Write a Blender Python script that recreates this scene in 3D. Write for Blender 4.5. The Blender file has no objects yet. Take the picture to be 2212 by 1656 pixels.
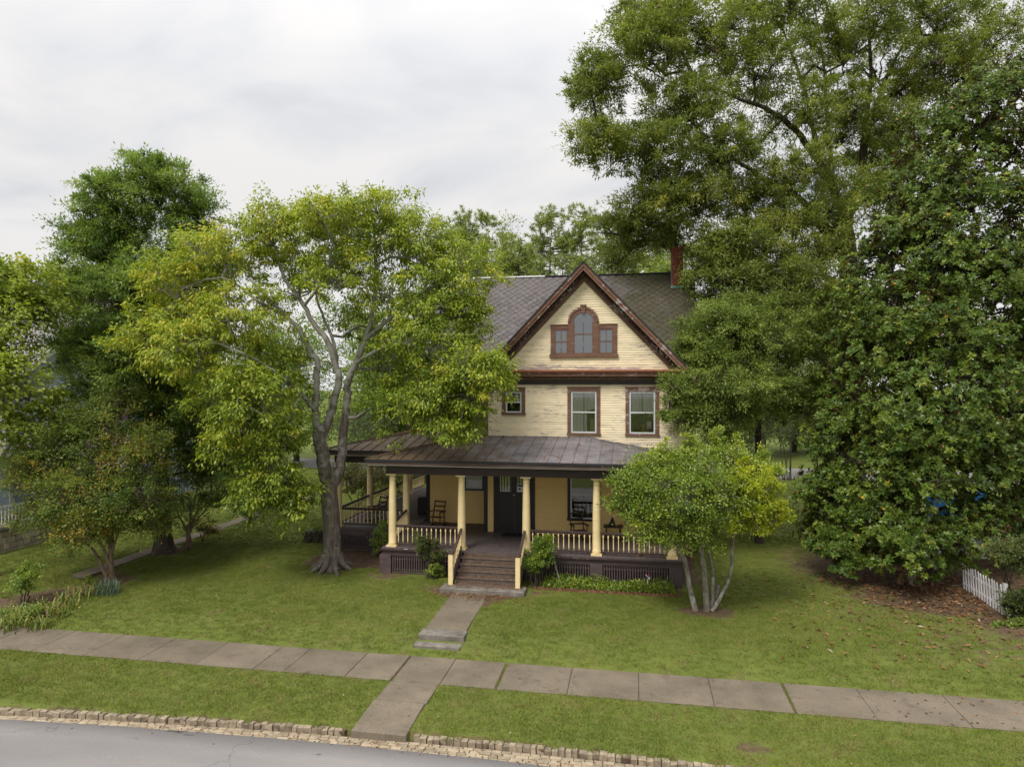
import bpy, math, random
import numpy as np
from mathutils import Vector

random.seed(11)
rng = np.random.default_rng(11)
SC = bpy.context.scene
COL = SC.collection
R = math.radians

# ---------------------------------------------------------------- camera, world, sun, exposure
F, CX, CY, YAW, EYE = 1470.0, 1106.0, 828.0, R(10.2), 6.75
CO, SI = math.cos(YAW), math.sin(YAW)
cam_d = bpy.data.cameras.new('camera')
cam = bpy.data.objects.new('camera', cam_d)
COL.objects.link(cam)
cam.location = (0, 0, EYE)
cam.rotation_euler = (R(90), 0, YAW)
cam_d.sensor_width = 36.0
cam_d.lens = 36.0 * F / 2212.0
cam_d.clip_end = 2000
SC.camera = cam

SUN_EL, SUN_AZ = 52.0, 205.0          # azimuth of the sun, degrees clockwise from +Y
world = bpy.data.worlds.new('World')
SC.world = world
world.use_nodes = True
wn, wl = world.node_tree.nodes, world.node_tree.links
wn.clear()
w_out = wn.new('ShaderNodeOutputWorld')
w_bg = wn.new('ShaderNodeBackground')
w_sky = wn.new('ShaderNodeTexSky')
w_sky.sky_type = 'NISHITA'
w_sky.sun_disc = False
w_sky.sun_elevation = R(SUN_EL)
w_sky.sun_rotation = R(SUN_AZ)
w_sky.dust_density = 2.0
w_tc = wn.new('ShaderNodeTexCoord')
w_sep = wn.new('ShaderNodeSeparateXYZ')
wl.new(w_tc.outputs['Generated'], w_sep.inputs[0])
w_add = wn.new('ShaderNodeMath'); w_add.operation = 'MAXIMUM'; w_add.inputs[1].default_value = 0.0
wl.new(w_sep.outputs['Z'], w_add.inputs[0])
w_add2 = wn.new('ShaderNodeMath'); w_add2.operation = 'ADD'; w_add2.inputs[1].default_value = 0.22
wl.new(w_add.outputs[0], w_add2.inputs[0])
w_div = wn.new('ShaderNodeVectorMath'); w_div.operation = 'DIVIDE'
wl.new(w_tc.outputs['Generated'], w_div.inputs[0])
w_comb = wn.new('ShaderNodeCombineXYZ')
for i in range(3):
    wl.new(w_add2.outputs[0], w_comb.inputs[i])
wl.new(w_comb.outputs[0], w_div.inputs[1])
w_map = wn.new('ShaderNodeMapping')
w_map.inputs['Scale'].default_value = (1.0, 1.25, 0.6)
w_map.inputs['Location'].default_value = (3.1, 0.4, 0.0)
wl.new(w_div.outputs[0], w_map.inputs[0])
w_n1 = wn.new('ShaderNodeTexNoise')
w_n1.inputs['Scale'].default_value = 1.9
w_n1.inputs['Detail'].default_value = 8
w_n1.inputs['Roughness'].default_value = 0.5
w_n1.inputs['Distortion'].default_value = 0.35
wl.new(w_map.outputs[0], w_n1.inputs['Vector'])
w_r1 = wn.new('ShaderNodeValToRGB')           # cloud brightness
e = w_r1.color_ramp.elements
e[0].position = 0.31; e[0].color = (3.05, 3.1, 3.28, 1)
e[1].position = 0.55; e[1].color = (3.9, 3.84, 3.82, 1)
m = e.new(0.43); m.color = (3.5, 3.52, 3.62, 1)
wl.new(w_n1.outputs['Fac'], w_r1.inputs[0])
w_r2 = wn.new('ShaderNodeValToRGB')           # thin spots where blue shows through
e = w_r2.color_ramp.elements
e[0].position = 0.20; e[0].color = (0.6, 0.6, 0.6, 1)
e[1].position = 0.33; e[1].color = (1.0, 1.0, 1.0, 1)
wl.new(w_n1.outputs['Fac'], w_r2.inputs[0])
w_mix = wn.new('ShaderNodeMix'); w_mix.data_type = 'RGBA'
wl.new(w_r2.outputs[0], w_mix.inputs[0])
wl.new(w_sky.outputs[0], w_mix.inputs[6])
wl.new(w_r1.outputs[0], w_mix.inputs[7])
# overcast sky, with its overhead brightening strengthened to lift the light on the ground
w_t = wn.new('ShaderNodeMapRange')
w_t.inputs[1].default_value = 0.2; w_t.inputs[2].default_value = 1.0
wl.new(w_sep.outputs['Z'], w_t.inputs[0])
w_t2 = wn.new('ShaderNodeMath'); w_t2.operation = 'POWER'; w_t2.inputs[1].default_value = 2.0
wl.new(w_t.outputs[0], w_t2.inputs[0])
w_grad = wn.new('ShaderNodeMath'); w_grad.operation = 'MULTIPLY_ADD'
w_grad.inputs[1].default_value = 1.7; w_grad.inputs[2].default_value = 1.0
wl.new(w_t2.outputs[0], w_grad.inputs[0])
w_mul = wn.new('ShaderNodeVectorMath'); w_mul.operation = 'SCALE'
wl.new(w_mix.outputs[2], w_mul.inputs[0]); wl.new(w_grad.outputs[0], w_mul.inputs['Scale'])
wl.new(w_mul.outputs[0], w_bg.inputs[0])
w_bg.inputs[1].default_value = 0.10
wl.new(w_bg.outputs[0], w_out.inputs[0])

sun_d = bpy.data.lights.new('sun', 'SUN')
sun_d.energy = 1.4
sun_d.angle = R(20)
sun_d.color = (1.0, 0.94, 0.85)
sun = bpy.data.objects.new('sun', sun_d)
COL.objects.link(sun)
sun.location = (0, 0, 40)
_az = R(SUN_AZ)
_dir = Vector((math.sin(_az) * math.cos(R(SUN_EL)), math.cos(_az) * math.cos(R(SUN_EL)), math.sin(R(SUN_EL))))
sun.rotation_euler = (-_dir).to_track_quat('-Z', 'Y').to_euler()

SC.view_settings.view_transform = 'Standard'
SC.view_settings.look = 'None'
SC.view_settings.exposure = 1.13
SC.view_settings.gamma = 1.0
SC.render.film_transparent = False
SC.cycles.max_bounces = 8
SC.cycles.diffuse_bounces = 7
SC.cycles.glossy_bounces = 2
SC.cycles.transmission_bounces = 4
SC.cycles.transparent_max_bounces = 8
SC.cycles.use_denoising = True
SC.cycles.denoiser = 'OPENIMAGEDENOISE'
SC.cycles.denoising_input_passes = 'RGB_ALBEDO_NORMAL'
SC.cycles.denoising_prefilter = 'ACCURATE'
SC.cycles.caustics_reflective = False
SC.cycles.caustics_refractive = False


def at(px, py, d):
    """photo point (2212 x 1656 view) at depth d metres -> a place in the world"""
    r = (px - CX) / F * d
    return np.array([r * CO - d * SI, r * SI + d * CO, EYE - (py - CY) / F * d])


# ---------------------------------------------------------------- helpers: objects
WL = {}


def wloc(o):
    return WL.get(o.name, Vector((0, 0, 0))) if o is not None else Vector((0, 0, 0))


def place(o, parent, loc=(0, 0, 0)):
    COL.objects.link(o)
    loc = Vector(loc)
    if parent is not None:
        o.parent = parent
        o.location = loc - wloc(parent)
    else:
        o.location = loc
    WL[o.name] = loc
    return o


def tag(o, label=None, cat=None, group=None, kind=None):
    if label: o['label'] = label
    if cat: o['category'] = cat
    if group: o['group'] = group
    if kind: o['kind'] = kind
    return o


def thing(name, label, cat, loc=(0, 0, 0), group=None):
    o = bpy.data.objects.new(name, None)
    o.empty_display_size = 0.2
    place(o, None, loc)
    return tag(o, label, cat, group)


def link_mesh(name, me, mat, parent=None, loc=(0, 0, 0), rot=None, scale=None):
    o = bpy.data.objects.new(name, me)
    if mat is not None and len(me.materials) == 0:
        me.materials.append(mat)
    place(o, parent, loc)
    if rot is not None: o.rotation_euler = rot
    if scale is not None: o.scale = scale
    return o


class MB:
    """collects simple solids; build() links them as one mesh object (world coordinates)"""
    def __init__(s):
        s.v, s.f = [], []

    def poly(s, verts, faces):
        b = len(s.v)
        s.v += [tuple(map(float, p)) for p in verts]
        s.f += [tuple(b + i for i in f) for f in faces]
        return s

    def box(s, x0, x1, y0, y1, z0, z1):
        return s.poly([(x0, y0, z0), (x1, y0, z0), (x1, y1, z0), (x0, y1, z0),
                       (x0, y0, z1), (x1, y0, z1), (x1, y1, z1), (x0, y1, z1)],
                      [(0, 3, 2, 1), (4, 5, 6, 7), (0, 1, 5, 4), (1, 2, 6, 5), (2, 3, 7, 6), (3, 0, 4, 7)])

    def prism(s, poly_xz, y0, y1):
        n = len(poly_xz)
        v = [(x, y0, z) for x, z in poly_xz] + [(x, y1, z) for x, z in poly_xz]
        f = [tuple(range(n)), tuple(range(2 * n - 1, n - 1, -1))]
        f += [(i, i + n, (i + 1) % n + n, (i + 1) % n) for i in range(n)]
        return s.poly(v, f)

    def slab(s, pts, th):
        """pts: 3-D polygon (top face), th: thickness downwards"""
        n = len(pts)
        v = [tuple(p) for p in pts] + [(p[0], p[1], p[2] - th) for p in pts]
        f = [tuple(range(n)), tuple(range(2 * n - 1, n - 1, -1))]
        f += [((i + 1) % n, i, i + n, (i + 1) % n + n) for i in range(n)]
        return s.poly(v, f)

    def beam(s, p, q, w, h, up=(0, 0, 1)):
        p, q = Vector(p), Vector(q)
        t = (q - p).normalized()
        a = t.cross(Vector(up))
        a = a.normalized() if a.length > 1e-5 else Vector((1, 0, 0))
        b = a.cross(t).normalized()
        v = []
        for c in (p, q):
            for i, j in ((-1, -1), (1, -1), (1, 1), (-1, 1)):
                v.append(c + a * (w / 2 * i) + b * (h / 2 * j))
        return s.poly(v, [(0, 1, 2, 3), (7, 6, 5, 4), (0, 4, 5, 1), (1, 5, 6, 2), (2, 6, 7, 3), (3, 7, 4, 0)])

    def lathe(s, prof, c=(0, 0, 0), n=16, caps=True):
        v, f = [], []
        for r, z in prof:
            for k in range(n):
                a = 2 * math.pi * k / n
                v.append((c[0] + r * math.cos(a), c[1] + r * math.sin(a), c[2] + z))
        for i in range(len(prof) - 1):
            for k in range(n):
                k2 = (k + 1) % n
                f.append((i * n + k, i * n + k2, (i + 1) * n + k2, (i + 1) * n + k))
        if caps:
            f.append(tuple(range(n - 1, -1, -1)))
            f.append(tuple((len(prof) - 1) * n + k for k in range(n)))
        return s.poly(v, f)

    def tube(s, pts, r, n=6):
        v, q = tube_arrays(np.array(pts, float), np.full(len(pts), r) if np.isscalar(r) else np.array(r, float), n)
        return s.poly(v, q.tolist())

    def mesh(s, name, smooth=False):
        me = bpy.data.meshes.new(name)
        me.from_pydata(s.v, [], s.f)
        if smooth:
            me.polygons.foreach_set('use_smooth', [True] * len(me.polygons))
        me.update()
        return me

    def build(s, name, mat, parent=None, smooth=False, kind=None, bevel=0.0):
        o = link_mesh(name, s.mesh(name, smooth), mat, parent)
        if kind: o['kind'] = kind
        if bevel:
            m = o.modifiers.new('bevel', 'BEVEL'); m.width = bevel; m.segments = 1; m.limit_method = 'ANGLE'
        return o


def tube_arrays(pts, rad, n, flare=None):
    t = np.gradient(pts, axis=0)
    t /= np.linalg.norm(t, axis=1, keepdims=True) + 1e-9
    ref = np.array([0.31, 0.95, 0.05])
    a = np.cross(t, ref); a /= np.linalg.norm(a, axis=1, keepdims=True) + 1e-9
    b = np.cross(t, a)
    ang = np.arange(n) * 2 * np.pi / n
    rr = rad[:, None] * np.ones((1, n))
    if flare is not None:
        rr = rr * flare(np.linspace(0, 1, len(pts))[:, None], ang[None, :])
    ring = pts[:, None, :] + rr[..., None] * (np.cos(ang)[None, :, None] * a[:, None, :] + np.sin(ang)[None, :, None] * b[:, None, :])
    v = ring.reshape(-1, 3)
    m = len(pts)
    i = np.arange(m - 1)[:, None] * n; k = np.arange(n)[None, :]; k2 = (np.arange(n) + 1)[None, :] % n
    q = np.stack([i + k, i + k2, i + n + k2, i + n + k], -1).reshape(-1, 4)
    return v, q


def np_mesh(name, v, q, mat, parent=None, smooth=False, attrs=None, kind=None, loc=(0, 0, 0)):
    v = np.asarray(v, np.float32); q = np.asarray(q, np.int32)
    me = bpy.data.meshes.new(name)
    k = q.shape[1]
    me.vertices.add(len(v)); me.vertices.foreach_set('co', v.ravel())
    me.loops.add(q.size); me.loops.foreach_set('vertex_index', q.ravel())
    me.polygons.add(len(q))
    me.polygons.foreach_set('loop_start', np.arange(len(q), dtype=np.int32) * k)
    me.polygons.foreach_set('loop_total', np.full(len(q), k, np.int32))
    if smooth: me.polygons.foreach_set('use_smooth', np.ones(len(q), bool))
    for nm, (dom, val) in (attrs or {}).items():
        at_ = me.attributes.new(nm, 'FLOAT', dom)
        at_.data.foreach_set('value', np.asarray(val, np.float32))
    me.update(calc_edges=True)
    o = link_mesh(name, me, mat, parent, loc)
    if kind: o['kind'] = kind
    return o


def vnoise(x, y, s=1.0, seed=0):
    """smooth value noise on arrays"""
    x = np.asarray(x, float) * s + 17.3 * seed; y = np.asarray(y, float) * s + 9.1 * seed
    xi, yi = np.floor(x).astype(int), np.floor(y).astype(int)
    fx, fy = x - xi, y - yi
    fx, fy = fx * fx * (3 - 2 * fx), fy * fy * (3 - 2 * fy)
    h = lambda a, b: (np.abs(np.sin(a * 127.1 + b * 311.7 + seed * 7.7) * 43758.5453) % 1.0)
    return (h(xi, yi) * (1 - fx) + h(xi + 1, yi) * fx) * (1 - fy) + (h(xi, yi + 1) * (1 - fx) + h(xi + 1, yi + 1) * fx) * fy


# ---------------------------------------------------------------- helpers: materials
class NT:
    def __init__(s, name):
        s.m = bpy.data.materials.new(name); s.m.use_nodes = True
        s.n, s.l = s.m.node_tree.nodes, s.m.node_tree.links
        s.b = s.n['Principled BSDF']; s.out = s.n['Material Output']

    def new(s, t, **kw):
        nd = s.n.new(t)
        for k, v in kw.items():
            setattr(nd, k, v)
        return nd

    def pos(s, scale=(1, 1, 1)):
        g = s.new('ShaderNodeNewGeometry'); mp = s.new('ShaderNodeMapping')
        mp.inputs['Scale'].default_value = scale
        s.l.new(g.outputs['Position'], mp.inputs[0])
        return mp.outputs[0]

    def noise(s, vec, scale, detail=4, rough=0.55, dist=0.0):
        t = s.new('ShaderNodeTexNoise')
        t.inputs['Scale'].default_value = scale; t.inputs['Detail'].default_value = detail
        t.inputs['Roughness'].default_value = rough; t.inputs['Distortion'].default_value = dist
        s.l.new(vec, t.inputs['Vector'])
        return t.outputs['Fac']

    def ramp(s, fac, stops):
        r = s.new('ShaderNodeValToRGB'); e = r.color_ramp.elements
        while len(e) < len(stops): e.new(0.5)
        for el, (p, c) in zip(e, stops):
            el.position = p
            el.color = (*c, 1) if not np.isscalar(c) else (c, c, c, 1)
        s.l.new(fac, r.inputs[0])
        return r.outputs[0]

    def mix(s, fac, a, b, mode='MIX'):
        x = s.new('ShaderNodeMix', data_type='RGBA', blend_type=mode)
        for sock, val in ((x.inputs[0], fac), (x.inputs[6], a), (x.inputs[7], b)):
            if isinstance(val, bpy.types.NodeSocket): s.l.new(val, sock)
            elif np.isscalar(val): sock.default_value = val
            else: sock.default_value = (*val, 1)
        return x.outputs[2]

    def math(s, op, a, b=0.0):
        x = s.new('ShaderNodeMath', operation=op)
        for sock, val in ((x.inputs[0], a), (x.inputs[1], b)):
            if isinstance(val, bpy.types.NodeSocket): s.l.new(val, sock)
            else: sock.default_value = val
        return x.outputs[0]

    def rand(s):
        return s.new('ShaderNodeObjectInfo').outputs['Random']

    def attr(s, name):
        return s.new('ShaderNodeAttribute', attribute_name=name).outputs['Fac']

    def bump(s, h, strength=0.3, dist=0.02):
        b = s.new('ShaderNodeBump')
        b.inputs['Strength'].default_value = strength; b.inputs['Distance'].default_value = dist
        s.l.new(h, b.inputs['Height']); s.l.new(b.outputs[0], s.b.inputs['Normal'])

    def fin(s, col, rough=0.7, spec=0.4, metal=0.0):
        for sock, val in ((s.b.inputs['Base Color'], col), (s.b.inputs['Roughness'], rough)):
            if isinstance(val, bpy.types.NodeSocket): s.l.new(val, sock)
            elif np.isscalar(val): sock.default_value = val
            else: sock.default_value = (*val, 1)
        s.b.inputs['Specular IOR Level'].default_value = spec
        s.b.inputs['Metallic'].default_value = metal
        return s.m


def sc(c, k):
    return tuple(min(1.0, x * k) for x in c)


def plain(name, col, rough=0.7, var=0.25, scale=6, stretch=(1, 1, 1), bump=0.0, spec=0.35, piece=0.0, metal=0.0):
    """colour with soft mottling; piece = how much single pieces differ"""
    t = NT(name)
    v = t.pos(stretch)
    f = t.noise(v, scale, 6, 0.62)
    c = t.ramp(f, [(0.28, sc(col, 1 - var)), (0.72, sc(col, 1 + var))])
    if piece:
        c = t.mix(1.0, c, t.ramp(t.rand(), [(0, 1 - piece), (1, 1 + piece)]), 'MULTIPLY')
    if bump:
        t.bump(t.noise(v, scale * 3, 6, 0.6), bump, 0.02)
    return t.fin(c, rough, spec, metal)


def peeling(name, paint, wood, amount=0.5, stretch=(0.9, 0.9, 7), scale=2.6, rough=0.75, piece=0.07, dirt=0.12, wet=()):
    """old paint: soft dirt, flaked patches that bare the wood"""
    t = NT(name)
    v = t.pos(stretch)
    big = t.noise(t.pos((0.5, 0.5, 0.9)), 1.1, 3, 0.5)
    fl = t.noise(v, scale, 8, 0.72, 0.3)
    s = t.math('ADD', fl, t.math('MULTIPLY', t.math('SUBTRACT', big, 0.5), 0.42))
    if wet:                                  # weather gathers on the boards just above each roof and ledge
        g = t.new('ShaderNodeNewGeometry'); sx = t.new('ShaderNodeSeparateXYZ'); t.l.new(g.outputs['Position'], sx.inputs[0])
        for z0, dz, k in wet:
            mr = t.new('ShaderNodeMapRange'); t.l.new(sx.outputs[2], mr.inputs[0])
            mr.inputs[1].default_value = z0; mr.inputs[2].default_value = z0 + dz; mr.inputs[3].default_value = k; mr.inputs[4].default_value = 0.0
            lo = t.math('GREATER_THAN', sx.outputs[2], z0 - 0.02)
            s = t.math('ADD', s, t.math('MULTIPLY', mr.outputs[0], lo))
    th = 0.735 - 0.2 * amount
    mask = t.ramp(s, [(th, 0.0), (th + 0.035, 1.0)])
    pc = t.ramp(t.noise(t.pos((1, 1, 3)), 2.2, 5), [(0.3, sc(paint, 1 - dirt)), (0.7, sc(paint, 1 + dirt * 0.6))])
    if piece:
        pc = t.mix(1.0, pc, t.ramp(t.rand(), [(0, 1 - piece), (1, 1 + piece)]), 'MULTIPLY')
    wc = t.ramp(t.noise(t.pos((3, 3, 30)), 3, 5), [(0.3, sc(wood, 0.65)), (0.7, sc(wood, 1.25))])
    c = t.mix(mask, pc, wc)
    t.bump(t.math('SUBTRACT', 1.0, mask), 0.25, 0.006)
    return t.fin(c, rough, 0.3)


def leafmat(name, stops, gloss=0.25, trans=0.35, under=None, rough=0.42):
    """leaf with its own green from the 'tint' of each leaf; lets light through"""
    t = NT(name)
    c = t.ramp(t.attr('tint'), stops)
    if under is not None:
        g = t.new('ShaderNodeNewGeometry')
        c = t.mix(g.outputs['Backfacing'], c, under)
    t.n.remove(t.b)
    d = t.new('ShaderNodeBsdfDiffuse'); tr = t.new('ShaderNodeBsdfTranslucent'); gl = t.new('ShaderNodeBsdfGlossy')
    t.l.new(c, d.inputs[0])
    tc = t.mix(1.0, c, (1.05, 1.15, 0.6), 'MULTIPLY'); t.l.new(tc, tr.inputs[0])
    gl.inputs['Roughness'].default_value = rough
    gl.inputs[0].default_value = (1, 1, 1, 1)
    m1 = t.new('ShaderNodeMixShader'); m1.inputs[0].default_value = trans
    t.l.new(d.outputs[0], m1.inputs[1]); t.l.new(tr.outputs[0], m1.inputs[2])
    lw = t.new('ShaderNodeLayerWeight'); lw.inputs[0].default_value = 0.5
    fr = t.math('ADD', t.math('MULTIPLY', t.math('POWER', lw.outputs['Facing'], 4.0), 0.45), 0.045)
    m2 = t.new('ShaderNodeMixShader'); t.l.new(t.math('MULTIPLY', fr, gloss), m2.inputs[0])
    t.l.new(m1.outputs[0], m2.inputs[1]); t.l.new(gl.outputs[0], m2.inputs[2])
    t.l.new(m2.outputs[0], t.out.inputs[0])
    return t.m


def bark(name, c1, c2, scale=7, stretch=(1, 1, 0.35), lichen=None, lift=None):
    t = NT(name)
    v = t.pos(stretch)
    f = t.noise(v, scale, 8, 0.7, 0.4)
    c = t.ramp(f, [(0.32, c1), (0.66, c2)])
    if lichen is not None:
        lf = t.noise(t.pos(), 3.1, 6, 0.65)
        if lift is not None:                 # lichen thickens on the upper limbs
            g = t.new('ShaderNodeNewGeometry'); sx = t.new('ShaderNodeSeparateXYZ'); t.l.new(g.outputs['Position'], sx.inputs[0])
            mr = t.new('ShaderNodeMapRange'); t.l.new(sx.outputs[2], mr.inputs[0])
            mr.inputs[1].default_value, mr.inputs[2].default_value = lift; mr.inputs[3].default_value = -0.08; mr.inputs[4].default_value = 0.16
            lf = t.math('ADD', lf, mr.outputs[0])
        c = t.mix(t.ramp(lf, [(0.5, 0.0), (0.62, 1.0)]), c, lichen)
    t.bump(f, 0.9, 0.03)
    return t.fin(c, 0.9, 0.2)


def concrete():
    t = NT('aged_concrete')
    v = t.pos()
    c = t.ramp(t.noise(v, 26, 6, 0.75), [(0.3, (0.120, 0.099, 0.073)), (0.7, (0.212, 0.177, 0.132))])
    c = t.mix(1.0, c, t.ramp(t.noise(v, 0.75, 5, 0.6), [(0.3, 0.72), (0.7, 1.2)]), 'MULTIPLY')
    c = t.mix(t.ramp(t.noise(v, 3.2, 7, 0.7), [(0.54, 0.0), (0.72, 0.6)]), c, (0.085, 0.070, 0.055))
    c = t.mix(t.ramp(t.noise(t.pos((1, 1, 1)), 40, 3, 0.8), [(0.70, 0.0), (0.76, 0.7)]), c, (0.30, 0.27, 0.22))
    vo = t.new('ShaderNodeTexVoronoi', feature='DISTANCE_TO_EDGE'); vo.inputs['Scale'].default_value = 0.2
    wv = t.new('ShaderNodeVectorMath', operation='ADD'); t.l.new(v, wv.inputs[0])
    nz = t.new('ShaderNodeTexNoise'); nz.inputs['Scale'].default_value = 2.5; nz.inputs['Detail'].default_value = 6; t.l.new(v, nz.inputs['Vector']); t.l.new(nz.outputs['Color'], wv.inputs[1])
    t.l.new(wv.outputs[0], vo.inputs['Vector'])
    cr = t.ramp(vo.outputs['Distance'], [(0.0, 0.5), (0.004, 0.0)])
    c = t.mix(cr, c, (0.05, 0.045, 0.035))
    c = t.mix(1.0, c, t.ramp(t.rand(), [(0, 0.93), (1, 1.07)]), 'MULTIPLY')
    t.bump(t.noise(v, 60, 4, 0.7), 0.2, 0.006)
    return t.fin(c, 0.92, 0.2)


# house paints and woods
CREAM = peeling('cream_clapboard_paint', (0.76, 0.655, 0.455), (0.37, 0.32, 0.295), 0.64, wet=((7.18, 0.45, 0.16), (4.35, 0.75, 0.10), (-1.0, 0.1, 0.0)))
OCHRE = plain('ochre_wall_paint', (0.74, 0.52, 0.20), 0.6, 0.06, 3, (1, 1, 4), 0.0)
POST = peeling('cream_column_paint', (0.74, 0.59, 0.32), (0.22, 0.19, 0.17), 0.08, (2, 2, 1.2), 3.5, 0.55, 0.0, 0.07)
RUST = peeling('red_brown_trim_paint', (0.15, 0.080, 0.055), (0.30, 0.25, 0.22), 0.66, (1.2, 1.2, 2.2), 3.2, 0.7, 0, 0.25)
RAKE = peeling('worn_rake_paint', (0.18, 0.092, 0.06), (0.36, 0.31, 0.28), 0.80, (2, 2, 2), 2.6, 0.7, 0, 0.3)
DENTIL = peeling('flaked_dentil_paint', (0.065, 0.040, 0.033), (0.45, 0.41, 0.36), 0.85, (3, 3, 3), 3.0, 0.75, 0, 0.3)
GUTTER = plain('rusted_gutter_metal', (0.23, 0.085, 0.045), 0.55, 0.3, 4, (1, 3, 3), 0.1)
DKBROWN = peeling('dark_brown_trim_paint', (0.045, 0.031, 0.030), (0.16, 0.135, 0.125), 0.18, (0.8, 1, 6), 3, 0.55, 0, 0.25)
FASCIA = peeling('faded_fascia_paint', (0.10, 0.070, 0.064), (0.27, 0.225, 0.205), 0.55, (0.6, 1, 7), 3, 0.7, 0, 0.25)
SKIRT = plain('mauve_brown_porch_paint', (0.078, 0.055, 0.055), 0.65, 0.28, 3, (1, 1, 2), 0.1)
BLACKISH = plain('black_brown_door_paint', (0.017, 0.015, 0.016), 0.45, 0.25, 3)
FLOORP = plain('grey_brown_porch_boards', (0.105, 0.085, 0.085), 0.5, 0.35, 2.5, (8, 0.7, 1), 0.1)
STEPW = plain('weathered_step_wood', (0.105, 0.078, 0.062), 0.85, 0.45, 5, (1, 4, 4), 0.3)
RAILW = peeling('worn_rail_paint', (0.055, 0.036, 0.033), (0.20, 0.17, 0.155), 0.5, (1, 1, 3), 4, 0.65, 0, 0.25)
VINYL = plain('grey_white_storm_sash', (0.52, 0.56, 0.56), 0.45, 0.06, 4)
CURTAIN = plain('thin_pale_curtain', (0.80, 0.80, 0.74), 0.9, 0.12, 5, (6, 1, 1))
CEIL = plain('pale_porch_ceiling_paint', (0.72, 0.70, 0.60), 0.8, 0.08, 3)
BRICKRED = plain('red_chimney_brick', (0.20, 0.045, 0.035), 0.9, 0.3, 7, (1, 1, 2), 0.3, piece=0.22)
MORTAR = plain('old_mortar', (0.20, 0.16, 0.14), 0.95, 0.2, 9)
COPPER = plain('green_copper_flashing', (0.20, 0.42, 0.36), 0.6, 0.2, 5)
WHITEM = plain('white_metal_cap', (0.72, 0.73, 0.72), 0.5, 0.06, 4)
CONC = concrete()
CONC2 = plain('grey_step_concrete', (0.165, 0.148, 0.128), 0.9, 0.5, 4, (1, 1, 1), 0.25)
SOIL = plain('brown_soil', (0.10, 0.068, 0.045), 0.95, 0.35, 4, (1, 1, 1), 0.4)
PLASTW = plain('chalky_white_paint', (0.70, 0.69, 0.70), 0.7, 0.08, 5, piece=0.06)
STONEU = plain('mossy_cast_stone', (0.30, 0.29, 0.19), 0.9, 0.3, 8, (1, 1, 1), 0.3)
TERRA = plain('terracotta', (0.36, 0.14, 0.06), 0.8, 0.15, 6)
CHAIRW = plain('dark_stained_chair_wood', (0.042, 0.022, 0.016), 0.5, 0.3, 6)


def glassmat(name, tint, refl=0.35, see=0.85):
    t = NT(name)
    t.n.remove(t.b)
    g = t.new('ShaderNodeBsdfGlossy'); g.inputs['Roughness'].default_value = 0.03
    tr = t.new('ShaderNodeBsdfTransparent'); tr.inputs[0].default_value = (see, see, see, 1)
    d = t.new('ShaderNodeBsdfDiffuse'); d.inputs[0].default_value = (*tint, 1)
    lw = t.new('ShaderNodeFresnel'); lw.inputs[0].default_value = 1.5
    a = t.new('ShaderNodeMixShader'); a.inputs[0].default_value = 0.0 if see > 0 else 1.0
    t.l.new(tr.outputs[0], a.inputs[1]); t.l.new(d.outputs[0], a.inputs[2])
    m = t.new('ShaderNodeMixShader')
    t.l.new(t.math('ADD', lw.outputs[0], refl), m.inputs[0])
    t.l.new(a.outputs[0], m.inputs[1]); t.l.new(g.outputs[0], m.inputs[2])
    t.l.new(m.outputs[0], t.out.inputs[0])
    return t.m


GLASS = glassmat('window_glass', (0, 0, 0), 0.05, 0.9)
GLASSD = glassmat('sky_tinted_attic_glass', (0.10, 0.115, 0.13), 0.10, 0.0)  # blue-grey sky reflection is put into the opaque pane colour


def shingle_mat():
    t = NT('slate_grey_diamond_shingle')
    f = t.noise(t.pos(), 9, 7, 0.7)
    c = t.ramp(f, [(0.3, (0.075, 0.066, 0.066)), (0.7, (0.165, 0.15, 0.15))])
    c = t.mix(1.0, c, t.ramp(t.rand(), [(0, 0.86), (1, 1.12)]), 'MULTIPLY')
    moss = t.noise(t.pos((0.6, 0.6, 0.6)), 1.0, 5, 0.6)
    g = t.new('ShaderNodeNewGeometry'); sx = t.new('ShaderNodeSeparateXYZ'); t.l.new(g.outputs['Position'], sx.inputs[0])
    side = t.new('ShaderNodeMapRange'); t.l.new(sx.outputs[0], side.inputs[0])
    side.inputs[1].default_value = -3.5; side.inputs[2].default_value = 1.0
    side.inputs[3].default_value = -0.12; side.inputs[4].default_value = 0.24
    mk = t.ramp(t.math('ADD', moss, side.outputs[0]), [(0.48, 0.0), (0.72, 0.9)])
    c = t.mix(mk, c, t.ramp(f, [(0.3, (0.030, 0.028, 0.016)), (0.7, (0.085, 0.075, 0.040))]))
    t.bump(f, 0.5, 0.012)
    return t.fin(c, 0.88, 0.25)


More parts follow.
